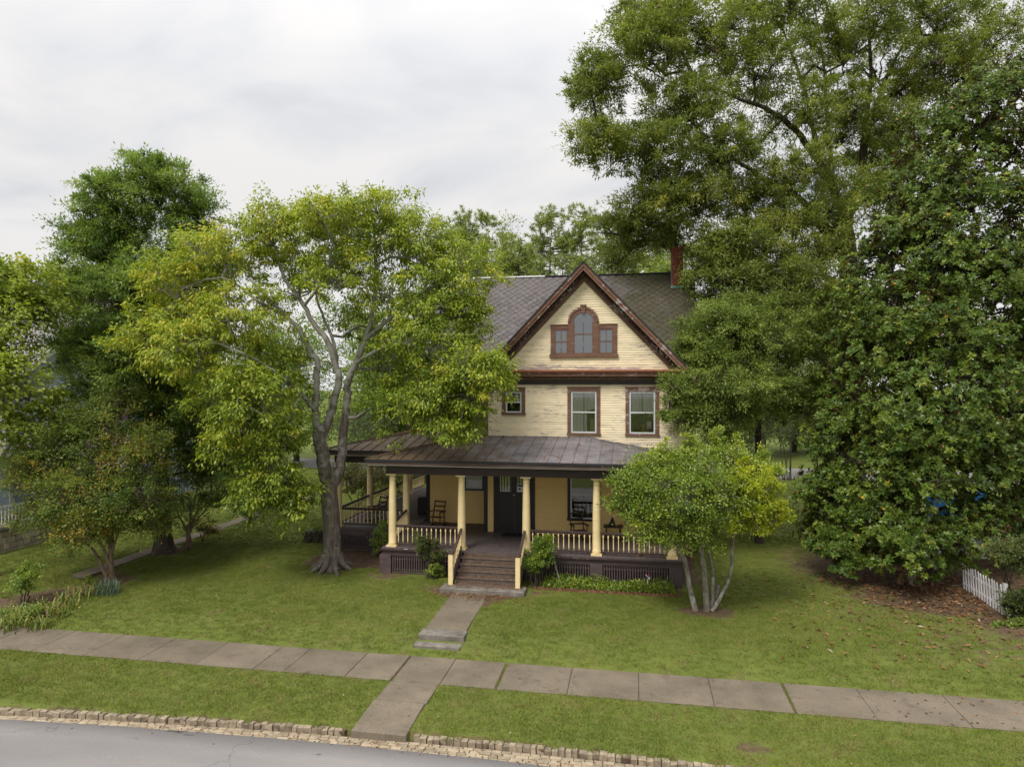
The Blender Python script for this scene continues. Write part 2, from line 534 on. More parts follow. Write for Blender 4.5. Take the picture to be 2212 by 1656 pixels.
def tin_mat():
    t = NT('weathered_standing_seam_tin')
    v = t.pos()
    f = t.noise(v, 1.3, 6, 0.65)
    c = t.ramp(f, [(0.3, (0.095, 0.080, 0.078)), (0.7, (0.20, 0.19, 0.20))])
    st = t.noise(t.pos((5, 0.5, 0.5)), 1.6, 6, 0.7)
    c = t.mix(t.ramp(st, [(0.55, 0.0), (0.7, 0.8)]), c, (0.105, 0.048, 0.026))
    g = t.new('ShaderNodeNewGeometry'); sx = t.new('ShaderNodeSeparateXYZ'); t.l.new(g.outputs['Position'], sx.inputs[0])
    side = t.new('ShaderNodeMapRange'); t.l.new(sx.outputs[0], side.inputs[0])
    side.inputs[1].default_value = -2.2; side.inputs[2].default_value = -7.5
    side.inputs[3].default_value = -0.14; side.inputs[4].default_value = 0.26
    mk = t.ramp(t.math('ADD', t.noise(v, 2.0, 7, 0.7), side.outputs[0]), [(0.5, 0.0), (0.68, 0.92)])
    c = t.mix(mk, c, t.ramp(t.noise(v, 14, 5, 0.7), [(0.35, (0.062, 0.040, 0.025)), (0.62, (0.13, 0.085, 0.034))]))
    c = t.mix(1.0, c, t.ramp(t.rand(), [(0, 0.86), (1, 1.12)]), 'MULTIPLY')
    t.bump(f, 0.15, 0.02)
    return t.fin(c, t.ramp(f, [(0.3, 0.8), (0.7, 0.55)]), 0.25)


SHINGLE = shingle_mat()
TIN = tin_mat()
TAR = plain('black_roof_edge', (0.022, 0.023, 0.026), 0.6, 0.3, 3, (0.5, 1, 3))

# ================================================================ THE SETTING
def yc(x):                                   # back of the kerb line (the street bends a little)
    return 13.62 - 0.0045 * (np.clip(x, -22, 14) + 3.0) ** 2


def gut_w(x):
    return np.interp(x, [-16, -14, -6, -1, 6], [0.26, 0.31, 0.45, 0.53, 0.55])


def gz(x, y):
    x = np.asarray(x, float); y = np.asarray(y, float)
    t = y - yc(x)
    yard = np.interp(y, [13.6, 15.6, 15.72, 17.18, 17.3, 17.7, 18.3, 19.5, 21, 23, 60, 400],
                     [-0.52, -0.435, -0.46, -0.46, -0.405, -0.27, -0.13, -0.05, 0.02, 0.09, 0.1, 0.1])
    yard = yard + 0.03 * (vnoise(x, y, 0.35, 2) - 0.5) * (np.abs(y - 16.4) > 1.0)
    z = np.where(t < -0.12, -0.86, np.where(t < 0.0, -0.86 + (t + 0.12) / 0.12 * 0.30, yard))
    z = np.where(y < 3.2, -0.6, z)
    return z


def blob(x, y, cx, cy, rx, ry):
    return np.clip(1.25 - ((x - cx) / rx) ** 2 - ((y - cy) / ry) ** 2, 0, 1)


def soil_amount(x, y):
    x = np.asarray(x, float); y = np.asarray(y, float)
    s = np.zeros(np.broadcast(x, y).shape)
    for cx, cy, rx, ry, k in ((10.2, 26.4, 5.6, 4.6, 1.0), (9.2, 23.0, 3.4, 1.9, 0.9), (11.5, 21.3, 3.0, 2.2, 0.9),
                              (9.6, 19.6, 3.4, 2.1, 0.55), (7.6, 21.2, 3.0, 1.3, 0.5), (12.5, 18.5, 2.5, 2.0, 0.6), (-10.7, 23.0, 1.1, 0.9, 0.75), (2.1, 20.8, 1.1, 0.6, 0.95),
                              (-17.8, 20.9, 0.8, 0.6, 0.9), (-18.3, 24.1, 1.3, 0.8, 0.8), (-17.9, 24.9, 0.7, 0.5, 0.8), (-6.4, 21.5, 0.7, 0.45, 0.8),
                              (-3.0, 21.6, 0.6, 0.3, 0.7), (-4.4, 17.9, 0.25, 0.6, 0.6), (-6.0, 17.7, 0.25, 0.6, 0.6),
                              (-8.6, 22.6, 1.0, 0.7, 0.7), (-1.1, 22.3, 2.7, 0.35, 0.9), (2.35, 14.2, 0.42, 0.3, 0.8), (4.9, 21.6, 2.6, 1.0, 0.35),
                              (1.5, 18.6, 1.0, 0.7, 0.30), (-1.6, 18.9, 0.6, 0.35, 0.36), (6.0, 18.6, 1.4, 0.7, 0.40), (-13, 20, 2.4, 1.2, 0.28), (-9.5, 19.2, 2.6, 1.0, 0.22)):
        s = np.maximum(s, k * blob(x, y, cx, cy, rx, ry))
    # the flower bed at the side of the lot
    d = np.abs((x + 18.7) * 0.55 - (y - 18.9) * 0.83 * 0.8)
    s = np.maximum(s, 0.95 * np.clip(1.6 - d / 0.55, 0, 1) * (y > 17.3) * (y < 21.2) * (x > -21.4) * (x < -16.8))
    t = y - yc(x)
    s = np.maximum(s, 0.62 * np.clip(1 - (t - 0.02) / 0.22, 0, 1) * (t > -0.2) * (t < 1))
    s = np.maximum(s, 0.50 * np.clip(1 - np.abs(y - 17.24) / 0.10, 0, 1))
    s = np.maximum(s, 0.40 * np.clip(1 - np.abs(y - 15.66) / 0.08, 0, 1))
    s = np.maximum(s, 0.95 * np.clip(1.0 - (np.abs(x + 4.95) - (0.55 + 1.0 * np.clip((y - 20.3) / 0.9, 0, 1) ** 1.6)) / 0.18, 0, 1) * (y > 20.2) * (y < 21.4))
    # dry edges along the front walk, bare ground beneath the house
    s = np.maximum(s, 0.55 * np.clip(1 - np.abs(np.abs(x + 5.16) - 0.68) / 0.16, 0, 1) * (y > 17.2) * (y < 21.3))
    s = np.maximum(s, 1.0 * (x > -12.2) * (x < 2.2) * (y > 23.2) * (y < 36))
    s = np.maximum(s, 0.8 * np.clip(1 - np.abs(x + 18.95) / 0.62, 0, 1) * (y > 20.5) * (y < 46))
    return np.clip(s, 0, 1)


LAWN_STOPS = [(0.25, (0.080, 0.108, 0.021)), (0.5, (0.112, 0.140, 0.029)), (0.75, (0.145, 0.16, 0.04))]


def ground_mat():
    t = NT('lawn_and_soil')
    n1 = t.noise(t.pos(), 0.8, 5, 0.6)
    n2 = t.noise(t.pos(), 14, 5, 0.75)
    c = t.ramp(t.math('ADD', t.math('MULTIPLY', n1, 0.55), t.math('MULTIPLY', n2, 0.45)), LAWN_STOPS)
    c = t.mix(t.ramp(t.noise(t.pos(), 1.7, 5, 0.6), [(0.56, 0.0), (0.74, 0.5)]), c, (0.17, 0.135, 0.065))
    so = t.ramp(t.noise(t.pos(), 6, 7, 0.7), [(0.3, (0.060, 0.040, 0.026)), (0.7, (0.150, 0.100, 0.064))])
    m = t.math('ADD', t.attr('soil'), t.math('MULTIPLY', t.math('SUBTRACT', t.noise(t.pos(), 3.5, 8, 0.75), 0.5), 2.2))
    c = t.mix(t.ramp(m, [(0.42, 0.0), (0.80, 1.0)]), c, so)
    t.bump(t.noise(t.pos(), 30, 6, 0.7), 0.6, 0.03)
    return t.fin(c, 0.95, 0.15)


def axis_pts(segs):
    out = []
    for a, b, st in segs:
        out += list(np.arange(a, b, st))
    return np.array(out + [segs[-1][1]])


gx = axis_pts([(-400, -60, 34), (-60, -30, 3), (-30, 18, 0.3), (18, 60, 3), (60, 401, 34)])
gy = axis_pts([(-300, -20, 40), (-20, 12.4, 2.2), (12.4, 25, 0.14), (25, 46, 0.4), (46, 110, 4), (110, 601, 50)])
GX, GY = np.meshgrid(gx, gy)
GZ = gz(GX, GY)
nx, ny = len(gx), len(gy)
ii = np.arange(ny - 1)[:, None] * nx + np.arange(nx - 1)[None, :]
gq = np.stack([ii, ii + 1, ii + nx + 1, ii + nx], -1).reshape(-1, 4)
GROUND = ground_mat()
ground = np_mesh('ground', np.stack([GX, GY, GZ], -1).reshape(-1, 3), gq, GROUND, smooth=True,
                 attrs={'soil': ('POINT', soil_amount(GX, GY).ravel())})
tag(ground, 'green lawn with worn brown patches around the house', kind='structure')


def asphalt_mat():
    t = NT('pale_worn_asphalt')
    v = t.pos()
    f = t.noise(v, 60, 4, 0.8)
    c = t.ramp(f, [(0.25, (0.158, 0.149, 0.147)), (0.75, (0.305, 0.289, 0.282))])
    c = t.mix(1.0, c, t.ramp(t.noise(t.pos((0.25, 1.2, 1)), 0.9, 5, 0.6), [(0.3, 0.88), (0.7, 1.1)]), 'MULTIPLY')
    c = t.mix(t.ramp(t.noise(t.pos((0.5, 1.5, 1)), 1.35, 4, 0.6), [(0.67, 0.0), (0.69, 0.65)]), c, (0.06, 0.057, 0.057))
    vo = t.new('ShaderNodeTexVoronoi', feature='DISTANCE_TO_EDGE'); vo.inputs['Scale'].default_value = 0.22
    wv = t.new('ShaderNodeVectorMath', operation='ADD'); t.l.new(v, wv.inputs[0])
    nz = t.new('ShaderNodeTexNoise'); nz.inputs['Scale'].default_value = 1.6; nz.inputs['Detail'].default_value = 6; t.l.new(v, nz.inputs['Vector']); t.l.new(nz.outputs['Color'], wv.inputs[1])
    t.l.new(wv.outputs[0], vo.inputs['Vector'])
    c = t.mix(t.ramp(vo.outputs['Distance'], [(0.0, 0.5), (0.004, 0.0)]), c, (0.07, 0.066, 0.062))
    t.bump(f, 0.5, 0.012)
    return t.fin(c, 0.9, 0.25)


ASPH = asphalt_mat()
rx = np.concatenate([np.arange(-150, -24, 9.0), np.arange(-24, 12, 0.35), np.arange(12, 151, 9.0)])
prof = np.array([0.0, 0.02, 0.6, 2.0, 4.5, 7.5, 9.6])
RXX = rx[:, None] + prof[None] * 0
edge = yc(rx) - gut_w(rx) + 0.03 * (vnoise(rx, rx * 0, 2.2, 5) - 0.5)
RYY = edge[:, None] - prof[None]
RZZ = np.tile(np.array([-0.71, -0.642, -0.625, -0.59, -0.55, -0.61, -0.65])[None], (len(rx), 1))
k = len(prof)
ri = np.arange(len(rx) - 1)[:, None] * k + np.arange(k - 1)[None]
road = np_mesh('road', np.stack([RXX, RYY, RZZ], -1).reshape(-1, 3), np.stack([ri, ri + 1, ri + k + 1, ri + k], -1).reshape(-1, 4)[:, ::-1], ASPH, smooth=True)
tag(road, 'pale grey worn asphalt street in front of the house', kind='structure')

for nm, y0, y1, lab in (('back_street', 50.0, 56.0, 'grey street running behind the house'),):
    b = MB().box(-150, 150, y0, y1, 0.05, 0.135)
    tag(b.build(nm, ASPH), lab, kind='structure')

# oil spots on the asphalt are part of its colour; kerb stones and gutter bricks are pieces
STONE = plain('kerb_stone', (0.25, 0.205, 0.148), 0.92, 0.45, 7, (1, 1, 1), 0.4, 0.2, 0.22)
PAVER = plain('buff_gutter_brick', (0.30, 0.245, 0.172), 0.92, 0.25, 7, (1, 1, 1), 0.35, 0.2, 0.20)
kb = MB()
gxs = np.arange(-24, 9, 0.4)
for a, b in zip(gxs[:-1], gxs[1:]):
    ya, yb = yc(a), yc(b)
    kb.poly([(a, ya - 0.75, -0.80), (b, yb - 0.75, -0.80), (b, yb - 0.02, -0.80), (a, ya - 0.02, -0.80),
             (a, ya - 0.75, -0.682), (b, yb - 0.75, -0.682), (b, yb - 0.02, -0.682), (a, ya - 0.02, -0.682)],
            [(4, 5, 6, 7), (0, 1, 5, 4), (2, 3, 7, 6)])
gutter = kb.build('gutter', SOIL)
tag(gutter, 'buff brick gutter beside the grey street', kind='structure')
kerb = MB()
for a, b in zip(gxs[:-1], gxs[1:]):
    if b > -6.0 and a < -4.5: continue
    ya, yb = yc(a), yc(b)
    kerb.poly([(a, ya - 0.11, -0.80), (b, yb - 0.11, -0.80), (b, yb - 0.01, -0.80), (a, ya - 0.01, -0.80),
               (a, ya - 0.11, -0.565), (b, yb - 0.11, -0.565), (b, yb - 0.01, -0.565), (a, ya - 0.01, -0.565)],
              [(4, 5, 6, 7), (0, 1, 5, 4), (2, 3, 7, 6)])
kerb = kerb.build('kerb', SOIL)
tag(kerb, 'low kerb of squared stones between verge and gutter', kind='structure')


def block_mesh(name, lx, ly, lz, seed, rough=0.012, bev=0.16):
    """rounded, uneven block: a box with a chamfered top"""
    r = random.Random(seed)
    v = []
    for z, ins in ((-lz / 2, 0.0), (lz / 2 - min(lx, ly) * bev * 0.6, 0.0), (lz / 2, min(lx, ly) * bev)):
        for sx, sy in ((-1, -1), (1, -1), (1, 1), (-1, 1)):
            v.append((sx * (lx / 2 - ins) + r.uniform(-rough, rough), sy * (ly / 2 - ins) + r.uniform(-rough, rough), z + r.uniform(-rough, rough) * 0.4))
    f = [(0, 1, 5, 4), (1, 2, 6, 5), (2, 3, 7, 6), (3, 0, 4, 7), (4, 5, 9, 8), (5, 6, 10, 9), (6, 7, 11, 10), (7, 4, 8, 11), (8, 9, 10, 11)]
    me = bpy.data.meshes.new(name); me.from_pydata(v, [], f); me.update()
    return me


kmesh = [block_mesh('stone', 0.205, 0.135, 0.26, i, 0.012, 0.12) for i in range(6)]
for me in kmesh: me.materials.append(STONE)
x = -17.5
while x < 4.0:
    st = random.uniform(0.12, 0.17)
    if not (-6.06 < x + st / 2 < -4.55):
        y = float(yc(x)) - 0.065 + random.uniform(-0.012, 0.012)
        link_mesh('stone', random.choice(kmesh), STONE, kerb, (x + st / 2, y, -0.662 + random.uniform(-0.028, 0.012)),
                  (random.uniform(-.12, .12), random.uniform(-.08, .08), math.atan(-0.009 * (x + 3)) + random.uniform(-.12, .12)), ((st - random.uniform(.006, .03)) / 0.205, random.uniform(.8, 1.15), 1))
    x += st
bmesh_ = [block_mesh('brick', 0.215, 0.092, 0.07, 50 + i, 0.007, 0.10) for i in range(6)]
for me in bmesh_: me.materials.append(PAVER)
cand = []
for row in range(5):
    x = -17.5 + random.uniform(0, 0.2)
    while x < 3.6:
        ln = random.uniform(0.17, 0.27)
        off = 0.185 + row * 0.103
        if off - 0.03 < gut_w(x):
            cand.append((x + ln / 2, float(yc(x + ln / 2)) - off + random.uniform(-.006, .006), ln))
        x += ln
cand.sort(key=lambda c: (c[0] < -15.4, -(abs(c[0] + 5.0) < 11), abs(c[0] + 4)))
rest = MB()
for i, (bx, by, ln) in enumerate(cand):
    rz = math.atan(-0.009 * (bx + 3)) + random.uniform(-.05, .05)
    z = -0.686 + random.uniform(-.006, .006)
    if i < 300:
        link_mesh('brick', random.choice(bmesh_), PAVER, gutter, (bx, by, z), (random.uniform(-.05, .05), random.uniform(-.03, .03), rz), ((ln - 0.012) / 0.215, 1, 1))
    else:
        rest.box(bx - ln / 2 + 0.006, bx + ln / 2 - 0.006, by - 0.045, by + 0.045, z - 0.03, z + 0.034)
if rest.v: rest.build('bricks', PAVER, gutter, kind='stuff')


def slab_piece(parent, x0, x1, y0, y1, ztop, th=0.11, name='slab', mat=CONC, tilt=0.004, bev=0.012, zfun=None):
    b = bev
    j = lambda: random.uniform(-tilt, tilt)
    z = [ztop + j() if zfun is None else zfun(px, py) for px, py in ((x0, y0), (x1, y0), (x1, y1), (x0, y1))]
    c = [(x0, y0), (x1, y0), (x1, y1), (x0, y1)]
    ci = [(x0 + b, y0 + b), (x1 - b, y0 + b), (x1 - b, y1 - b), (x0 + b, y1 - b)]
    v = [(p[0], p[1], zz - th) for p, zz in zip(c, z)] + [(p[0], p[1], zz - b) for p, zz in zip(c, z)] + [(p[0], p[1], zz) for p, zz in zip(ci, z)]
    f = [(0, 1, 5, 4), (1, 2, 6, 5), (2, 3, 7, 6), (3, 0, 4, 7), (4, 5, 9, 8), (5, 6, 10, 9), (6, 7, 11, 10), (7, 4, 8, 11), (8, 9, 10, 11)]
    return MB().poly(v, f).build(name, mat, parent)


sidewalk = MB().box(-40, 30, 15.74, 17.16, -0.60, -0.452).build('sidewalk', SOIL)
tag(sidewalk, 'brown-grey concrete sidewalk crossing in front of the lawn', kind='structure')
joints = [-40] + list(np.arange(-37, -9, 1.62)) + [-8.62, -7.0, -5.80, -4.58, -3.22, -1.54, 0.1, 1.76, 3.47, 5.13, 6.97, 8.7, 10.4, 12.2, 14, 16, 30]
GRASSY_J = (-3.22, 3.47, -5.80)
for a, b in zip(joints[:-1], joints[1:]):
    ga = 0.03 if a in GRASSY_J else 0.005
    gb = 0.03 if b in GRASSY_J else 0.005
    slab_piece(sidewalk, a + ga, b - gb, 15.70, 17.20, -0.42)
walk = MB().box(-5.74, -4.66, 13.62, 15.64, -0.60, -0.50).build('front_walk', SOIL)
tag(walk, 'narrow concrete front walk from the street to the porch steps', kind='structure')
slab_piece(walk, -5.80, -4.60, 14.72, 15.685, -0.425, 0.16)
slab_piece(walk, -5.84, -4.64, 13.42, 14.705, -0.475, 0.235, zfun=lambda px, py: -0.50 + (py - 13.42) * 0.055)
wz = lambda px, py: float(np.interp(py, [18.3, 21.4], [-0.075, 0.045]))
slab_piece(walk, -5.75, -4.58, 18.32, 19.8, 0, 0.14, zfun=wz)
slab_piece(walk, -5.75, -4.58, 19.815, 21.36, 0, 0.14, zfun=wz)
slab_piece(walk, -5.82, -4.54, 17.86, 18.31, -0.085, 0.22, name='step', mat=CONC2, bev=0.02)
slab_piece(walk, -5.86, -4.56, 17.52, 17.855, -0.255, 0.20, name='step', mat=CONC2, bev=0.02)

side_path = MB()
for a in np.arange(20.6, 46, 1.5):
    side_path.slab([(-19.25 - 0.02 * (a - 30) * 0, a, 0.105), (-18.62, a, 0.105), (-18.62, a + 1.47, 0.105), (-19.25, a + 1.47, 0.105)], 0.1)
tag(side_path.build('side_path', CONC), 'thin concrete path running back beside the left lawn', kind='structure')


# ---------------------------------------------------------------- grass blades (one uncountable mass)
def grass_mat():
    t = NT('grass_blade')
    n1 = t.noise(t.pos(), 0.8, 5, 0.6)
    n1 = t.math('ADD', t.math('MULTIPLY', n1, 0.5), t.math('MULTIPLY', t.noise(t.pos((0.6, 1.2, 1)), 0.35, 3, 0.5), 0.5))
    n1 = t.math('ADD', 0.5, t.math('MULTIPLY', t.math('SUBTRACT', n1, 0.5), 2.0))
    f = t.math('ADD', t.math('MULTIPLY', n1, 0.6), t.math('MULTIPLY', t.rand(), 0.4))
    c = t.ramp(f, [(0.2, (0.108, 0.150, 0.026)), (0.5, (0.170, 0.205, 0.041)), (0.8, (0.245, 0.250, 0.066))])
    dry = t.math('ADD', t.noise(t.pos(), 1.7, 5, 0.6), t.math('MULTIPLY', t.math('SUBTRACT', t.rand(), 0.5), 0.22))
    c = t.mix(t.ramp(dry, [(0.53, 0.0), (0.74, 0.6)]), c, (0.26, 0.215, 0.095))
    t.n.remove(t.b)
    d = t.new('ShaderNodeBsdfDiffuse'); tr = t.new('ShaderNodeBsdfTranslucent')
    t.l.new(c, d.inputs[0]); t.l.new(c, tr.inputs[0])
    # a mown sward lights up like a surface: lean the blade normals towards the sky
    g = t.new('ShaderNodeNewGeometry'); va = t.new('ShaderNodeVectorMath', operation='ADD'); vs = t.new('ShaderNodeVectorMath', operation='SCALE'); vn = t.new('ShaderNodeVectorMath', operation='NORMALIZE')
    t.l.new(g.outputs['Normal'], vs.inputs[0]); vs.inputs['Scale'].default_value = 0.55; t.l.new(vs.outputs[0], va.inputs[0]); va.inputs[1].default_value = (0, 0, 1)
    t.l.new(va.outputs[0], vn.inputs[0]); t.l.new(vn.outputs[0], d.inputs['Normal'])
    m = t.new('ShaderNodeMixShader'); m.inputs[0].default_value = 0.2
    t.l.new(d.outputs[0], m.inputs[1]); t.l.new(tr.outputs[0], m.inputs[2]); t.l.new(m.outputs[0], t.out.inputs[0])
    return t.m


def make_grass():
    n_t, per = 6, 46
    tv, tid = [], []
    for k in range(n_t):
        for _ in range(per):
            r = 0.13 * math.sqrt(random.random()); a = random.uniform(0, 6.283)
            bx, by = r * math.cos(a), r * math.sin(a)
            h = random.uniform(0.022, 0.05); le = random.uniform(0.0, 0.05); la = random.uniform(0, 6.283)
            wa = random.uniform(0, 3.1416); w = random.uniform(0.004, 0.0085)
            tv += [(bx - w * math.cos(wa), by - w * math.sin(wa), -0.005), (bx + w * math.cos(wa), by + w * math.sin(wa), -0.005),
                   (bx + le * math.cos(la), by + le * math.sin(la), h)]
            tid += [k] * 3
    nt = len(tv)
    P = []
    for (x0, x1, y0, y1, dens) in ((-21, 13, 13.4, 15.75, 62), (-24, 15, 17.15, 23.2, 60), (-24, -8.6, 23.2, 31, 40), (1.6, 15, 23.2, 31, 40),
                                   (-24, -12, 31, 47, 22), (3, 15, 31, 47, 16)):
        n = int((x1 - x0) * (y1 - y0) * dens)
        st = 1 / math.sqrt(dens)
        ax, ay = np.meshgrid(np.arange(x0, x1, st), np.arange(y0, y1, st))
        P.append(np.stack([ax.ravel() + rng.uniform(-.6, .6, ax.size) * st, ay.ravel() + rng.uniform(-.6, .6, ax.size) * st], -1))
    P = np.concatenate(P)
    x, y = P[:, 0], P[:, 1]
    keep = (y - yc(x) > -0.10 + 0.09 * vnoise(x, y, 1.3, 12))
    wob = 0.05 * (vnoise(x, y, 5, 3) - 0.5)
    keep &= ~((y > 15.71 + wob) & (y < 17.19 + wob))
    keep &= ~((x > -5.80 + wob) & (x < -4.62 + wob) & (y < 15.8))
    keep &= ~((x > -5.78 + wob) & (x < -4.56 + wob) & (y > 17.5) & (y < 21.5))
    keep &= ~((x > -19.27) & (x < -18.6) & (y > 20.5))
    keep &= ~((x > -6.3) & (x < -3.3) & (y > 21.0) & (y < 23.4))
    keep &= ~((x > -8.75) & (x < 1.75) & (y > 22.55))
    keep &= ~((x > -12.2) & (x < 2.3) & (y > 25.4))
    keep &= ~((x < -23.9) & (y > 22))
    s = soil_amount(x, y) + (vnoise(x, y, 3, 4) - 0.5) * 0.5 + (vnoise(x, y, 9, 6) - 0.5) * 0.4 - 0.06
    keep &= rng.random(len(x)) > np.clip((s - 0.25) / 0.45, 0, 0.985)
    x, y = x[keep], y[keep]
    # strays in the open sidewalk joints
    jx, jy = [], []
    for gj in GRASSY_J:
        m = 34 if gj != -5.80 else 12
        jx += list(gj + rng.uniform(-.02, .02, m)); jy += list(rng.uniform(15.7, 17.2, m))
    x = np.concatenate([x, jx]); y = np.concatenate([y, jy])
    z = np.where(np.isin(np.arange(len(x)), np.arange(len(x) - len(jx), len(x))), -0.435, np.where(y - yc(x) < 0.03, -0.535, gz(x, y)))
    n = len(x)
    scl = rng.uniform(0.7, 1.25, n) * (0.85 + 0.35 * vnoise(x, y, 0.7, 8))
    scl[-len(jx):] *= 0.55
    me = bpy.data.meshes.new('lawn_grass')
    V = np.concatenate([np.array(tv), np.stack([x, y, z], -1)]).astype(np.float32)
    me.vertices.add(len(V)); me.vertices.foreach_set('co', V.ravel())
    nf = nt // 3
    me.loops.add(nt); me.loops.foreach_set('vertex_index', np.arange(nt, dtype=np.int32))
    me.polygons.add(nf)
    me.polygons.foreach_set('loop_start', np.arange(nf, dtype=np.int32) * 3)
    me.polygons.foreach_set('loop_total', np.full(nf, 3, np.int32))
    def add(nm, typ, val):
        a = me.attributes.new(nm, typ, 'POINT')
        a.data.foreach_set('value', val)
    add('spot', 'BOOLEAN', np.concatenate([np.zeros(nt, bool), np.ones(n, bool)]))
    add('tuft', 'INT', np.concatenate([np.array(tid), np.zeros(n)]).astype(np.int32))
    add('pick', 'INT', np.concatenate([np.zeros(nt), rng.integers(0, n_t, n)]).astype(np.int32))
    add('turn', 'FLOAT', np.concatenate([np.zeros(nt), rng.uniform(0, 6.283, n)]).astype(np.float32))
    add('size', 'FLOAT', np.concatenate([np.ones(nt), scl]).astype(np.float32))
    me.update(calc_edges=True)
    mat = grass_mat()
    o = link_mesh('lawn_grass', me, mat)
    tag(o, 'short mown grass blades covering the lawn and verge', kind='stuff')
    g = bpy.data.node_groups.new('grass_scatter', 'GeometryNodeTree')
    g.interface.new_socket('Geometry', in_out='INPUT', socket_type='NodeSocketGeometry')
    g.interface.new_socket('Geometry', in_out='OUTPUT', socket_type='NodeSocketGeometry')
    N, L = g.nodes, g.links
    gi, go = N.new('NodeGroupInput'), N.new('NodeGroupOutput')
    def na(nm, typ):
        a = N.new('GeometryNodeInputNamedAttribute'); a.data_type = typ; a.inputs[0].default_value = nm
        return a.outputs[0]
    sep = N.new('GeometryNodeSeparateGeometry'); sep.domain = 'POINT'
    L.new(gi.outputs[0], sep.inputs[0]); L.new(na('spot', 'BOOLEAN'), sep.inputs[1])
    spl = N.new('GeometryNodeSplitToInstances'); spl.domain = 'POINT'
    L.new(sep.outputs[1], spl.inputs[0]); L.new(na('tuft', 'INT'), spl.inputs['Group ID'])
    iop = N.new('GeometryNodeInstanceOnPoints')
    L.new(sep.outputs[0], iop.inputs['Points']); L.new(spl.outputs[0], iop.inputs['Instance'])
    iop.inputs['Pick Instance'].default_value = True
    L.new(na('pick', 'INT'), iop.inputs['Instance Index'])
    cx = N.new('ShaderNodeCombineXYZ'); L.new(na('turn', 'FLOAT'), cx.inputs[2])
    L.new(cx.outputs[0], iop.inputs['Rotation']); L.new(na('size', 'FLOAT'), iop.inputs['Scale'])
    L.new(iop.outputs[0], go.inputs[0])
    md = o.modifiers.new('scatter', 'NODES'); md.node_group = g
    return n


make_grass()

# ================================================================ THE HOUSE
FLOOR, YP, YF, YL = 1.0, 23.0, 25.9, 27.3
BX0, BX1, LX0 = -5.72, 1.98, -8.52           # gabled bay, and the house corner behind the porch wing
XC, ZA, KS = -1.87, 11.27, 1.05              # gable centre, apex, slope
house = thing('yellow_house', 'cream clapboard old house with brown gable, dark wraparound porch and slate roof', 'house', (-3.3, 30, 0.05))


def cut(iv, a, b):
    out = []
    for p, q in iv:
        if b <= p or a >= q: out.append((p, q)); continue
        if a > p: out.append((p, a))
        if b < q: out.append((b, q))
    return [(p, q) for p, q in out if q - p > 0.03]


def plank_mesh():
    # unit length along x, lapped wedge: thick at its lower edge
    v = []
    for xx in (-0.5, 0.5):
        v += [(xx, -0.022, 0.0), (xx, -0.005, 0.098), (xx, 0.0, 0.098), (xx, 0.0, 0.0)]
    f = [(0, 1, 2, 3), (7, 6, 5, 4), (0, 4, 5, 1), (1, 5, 6, 2), (2, 6, 7, 3), (3, 7, 4, 0)]
    me = bpy.data.meshes.new('plank'); me.from_pydata(v, [], f); me.update()
    return me


PLANK = plank_mesh(); PLANK.materials.append(CREAM)
EXPO = 0.0915


def clap_rows(wall, x0f, x1f, z0, z1, y, holes, mat=CREAM, joined=False, expo=EXPO):
    mb = MB()
    z = z0
    while z < z1 - 0.03:
        zt = z + expo
        iv = [(x0f(zt), x1f(zt))]
        for hx0, hx1, hz0, hz1 in holes:
            if zt > hz0 + 0.004 and z < hz1 - 0.004: iv = cut(iv, hx0, hx1)
        for p, q in iv:
            # long runs are made of several boards butted together
            parts_ = [(p, q)]
            if q - p > 3.6:
                m_ = random.uniform(p + 1.2, q - 1.2); parts_ = [(p, m_ - 0.002), (m_ + 0.002, q)]
            for a, b in parts_:
                if joined:
                    mb.poly([(a, y - 0.020, z), (b, y - 0.020, z), (b, y - 0.004, z + expo), (a, y - 0.004, z + expo),
                             (a, y, z), (b, y, z), (b, y, z + expo), (a, y, z + expo)],
                            [(0, 1, 2, 3), (4, 5, 1, 0), (0, 3, 7, 4), (1, 5, 6, 2)])
                else:
                    link_mesh('plank', PLANK, mat, wall, ((a + b) / 2, y, z + random.uniform(-.002, .002)), (0, random.uniform(-.0008, .0008), 0), (b - a, 1, expo / 0.0915))
        z = zt
    if joined: mb.build('planks', mat, wall, kind='stuff')


def wall_cells(mb, x0, x1, z0, z1, y0, y1, holes):
    xs = sorted({x0, x1, *[h[0] for h in holes], *[h[1] for h in holes]})
    zs = sorted({z0, z1, *[h[2] for h in holes], *[h[3] for h in holes]})
    for a, b in zip(xs[:-1], xs[1:]):
        for c, d in zip(zs[:-1], zs[1:]):
            mx, mz = (a + b) / 2, (c + d) / 2
            if not any(h[0] < mx < h[1] and h[2] < mz < h[3] for h in holes):
                mb.box(a, b, y0, y1, c, d)


# window openings: (x0, x1, z0, z1) of the outer casing
W_SMALL = (-5.04, -4.14, 5.54, 6.57)
W_MID = (-2.51, -1.27, 4.79, 6.59)
W_RT = (-0.33, 0.90, 4.79, 6.59)
W1_MID = (-2.51, -1.27, 1.55, 3.50)
W1_RT = (-0.33, 0.90, 1.55, 3.50)
DOOR = (-5.38, -3.76, 1.0, 3.60)
W_L2 = (-6.95, -6.05, 5.30, 6.40)
W_L1 = (-6.95, -6.03, 2.36, 3.50)
W_FL2 = (-8.20, -7.72, 5.0, 6.4)
ARCH_HOLE = [(-3.15, -0.64, 7.77, 8.95), (-2.46, -1.33, 8.95, 9.20)]


def inner(w, c=0.14):
    return (w[0] + c, w[1] - c, w[2] + c * 0.6, w[3] - c)


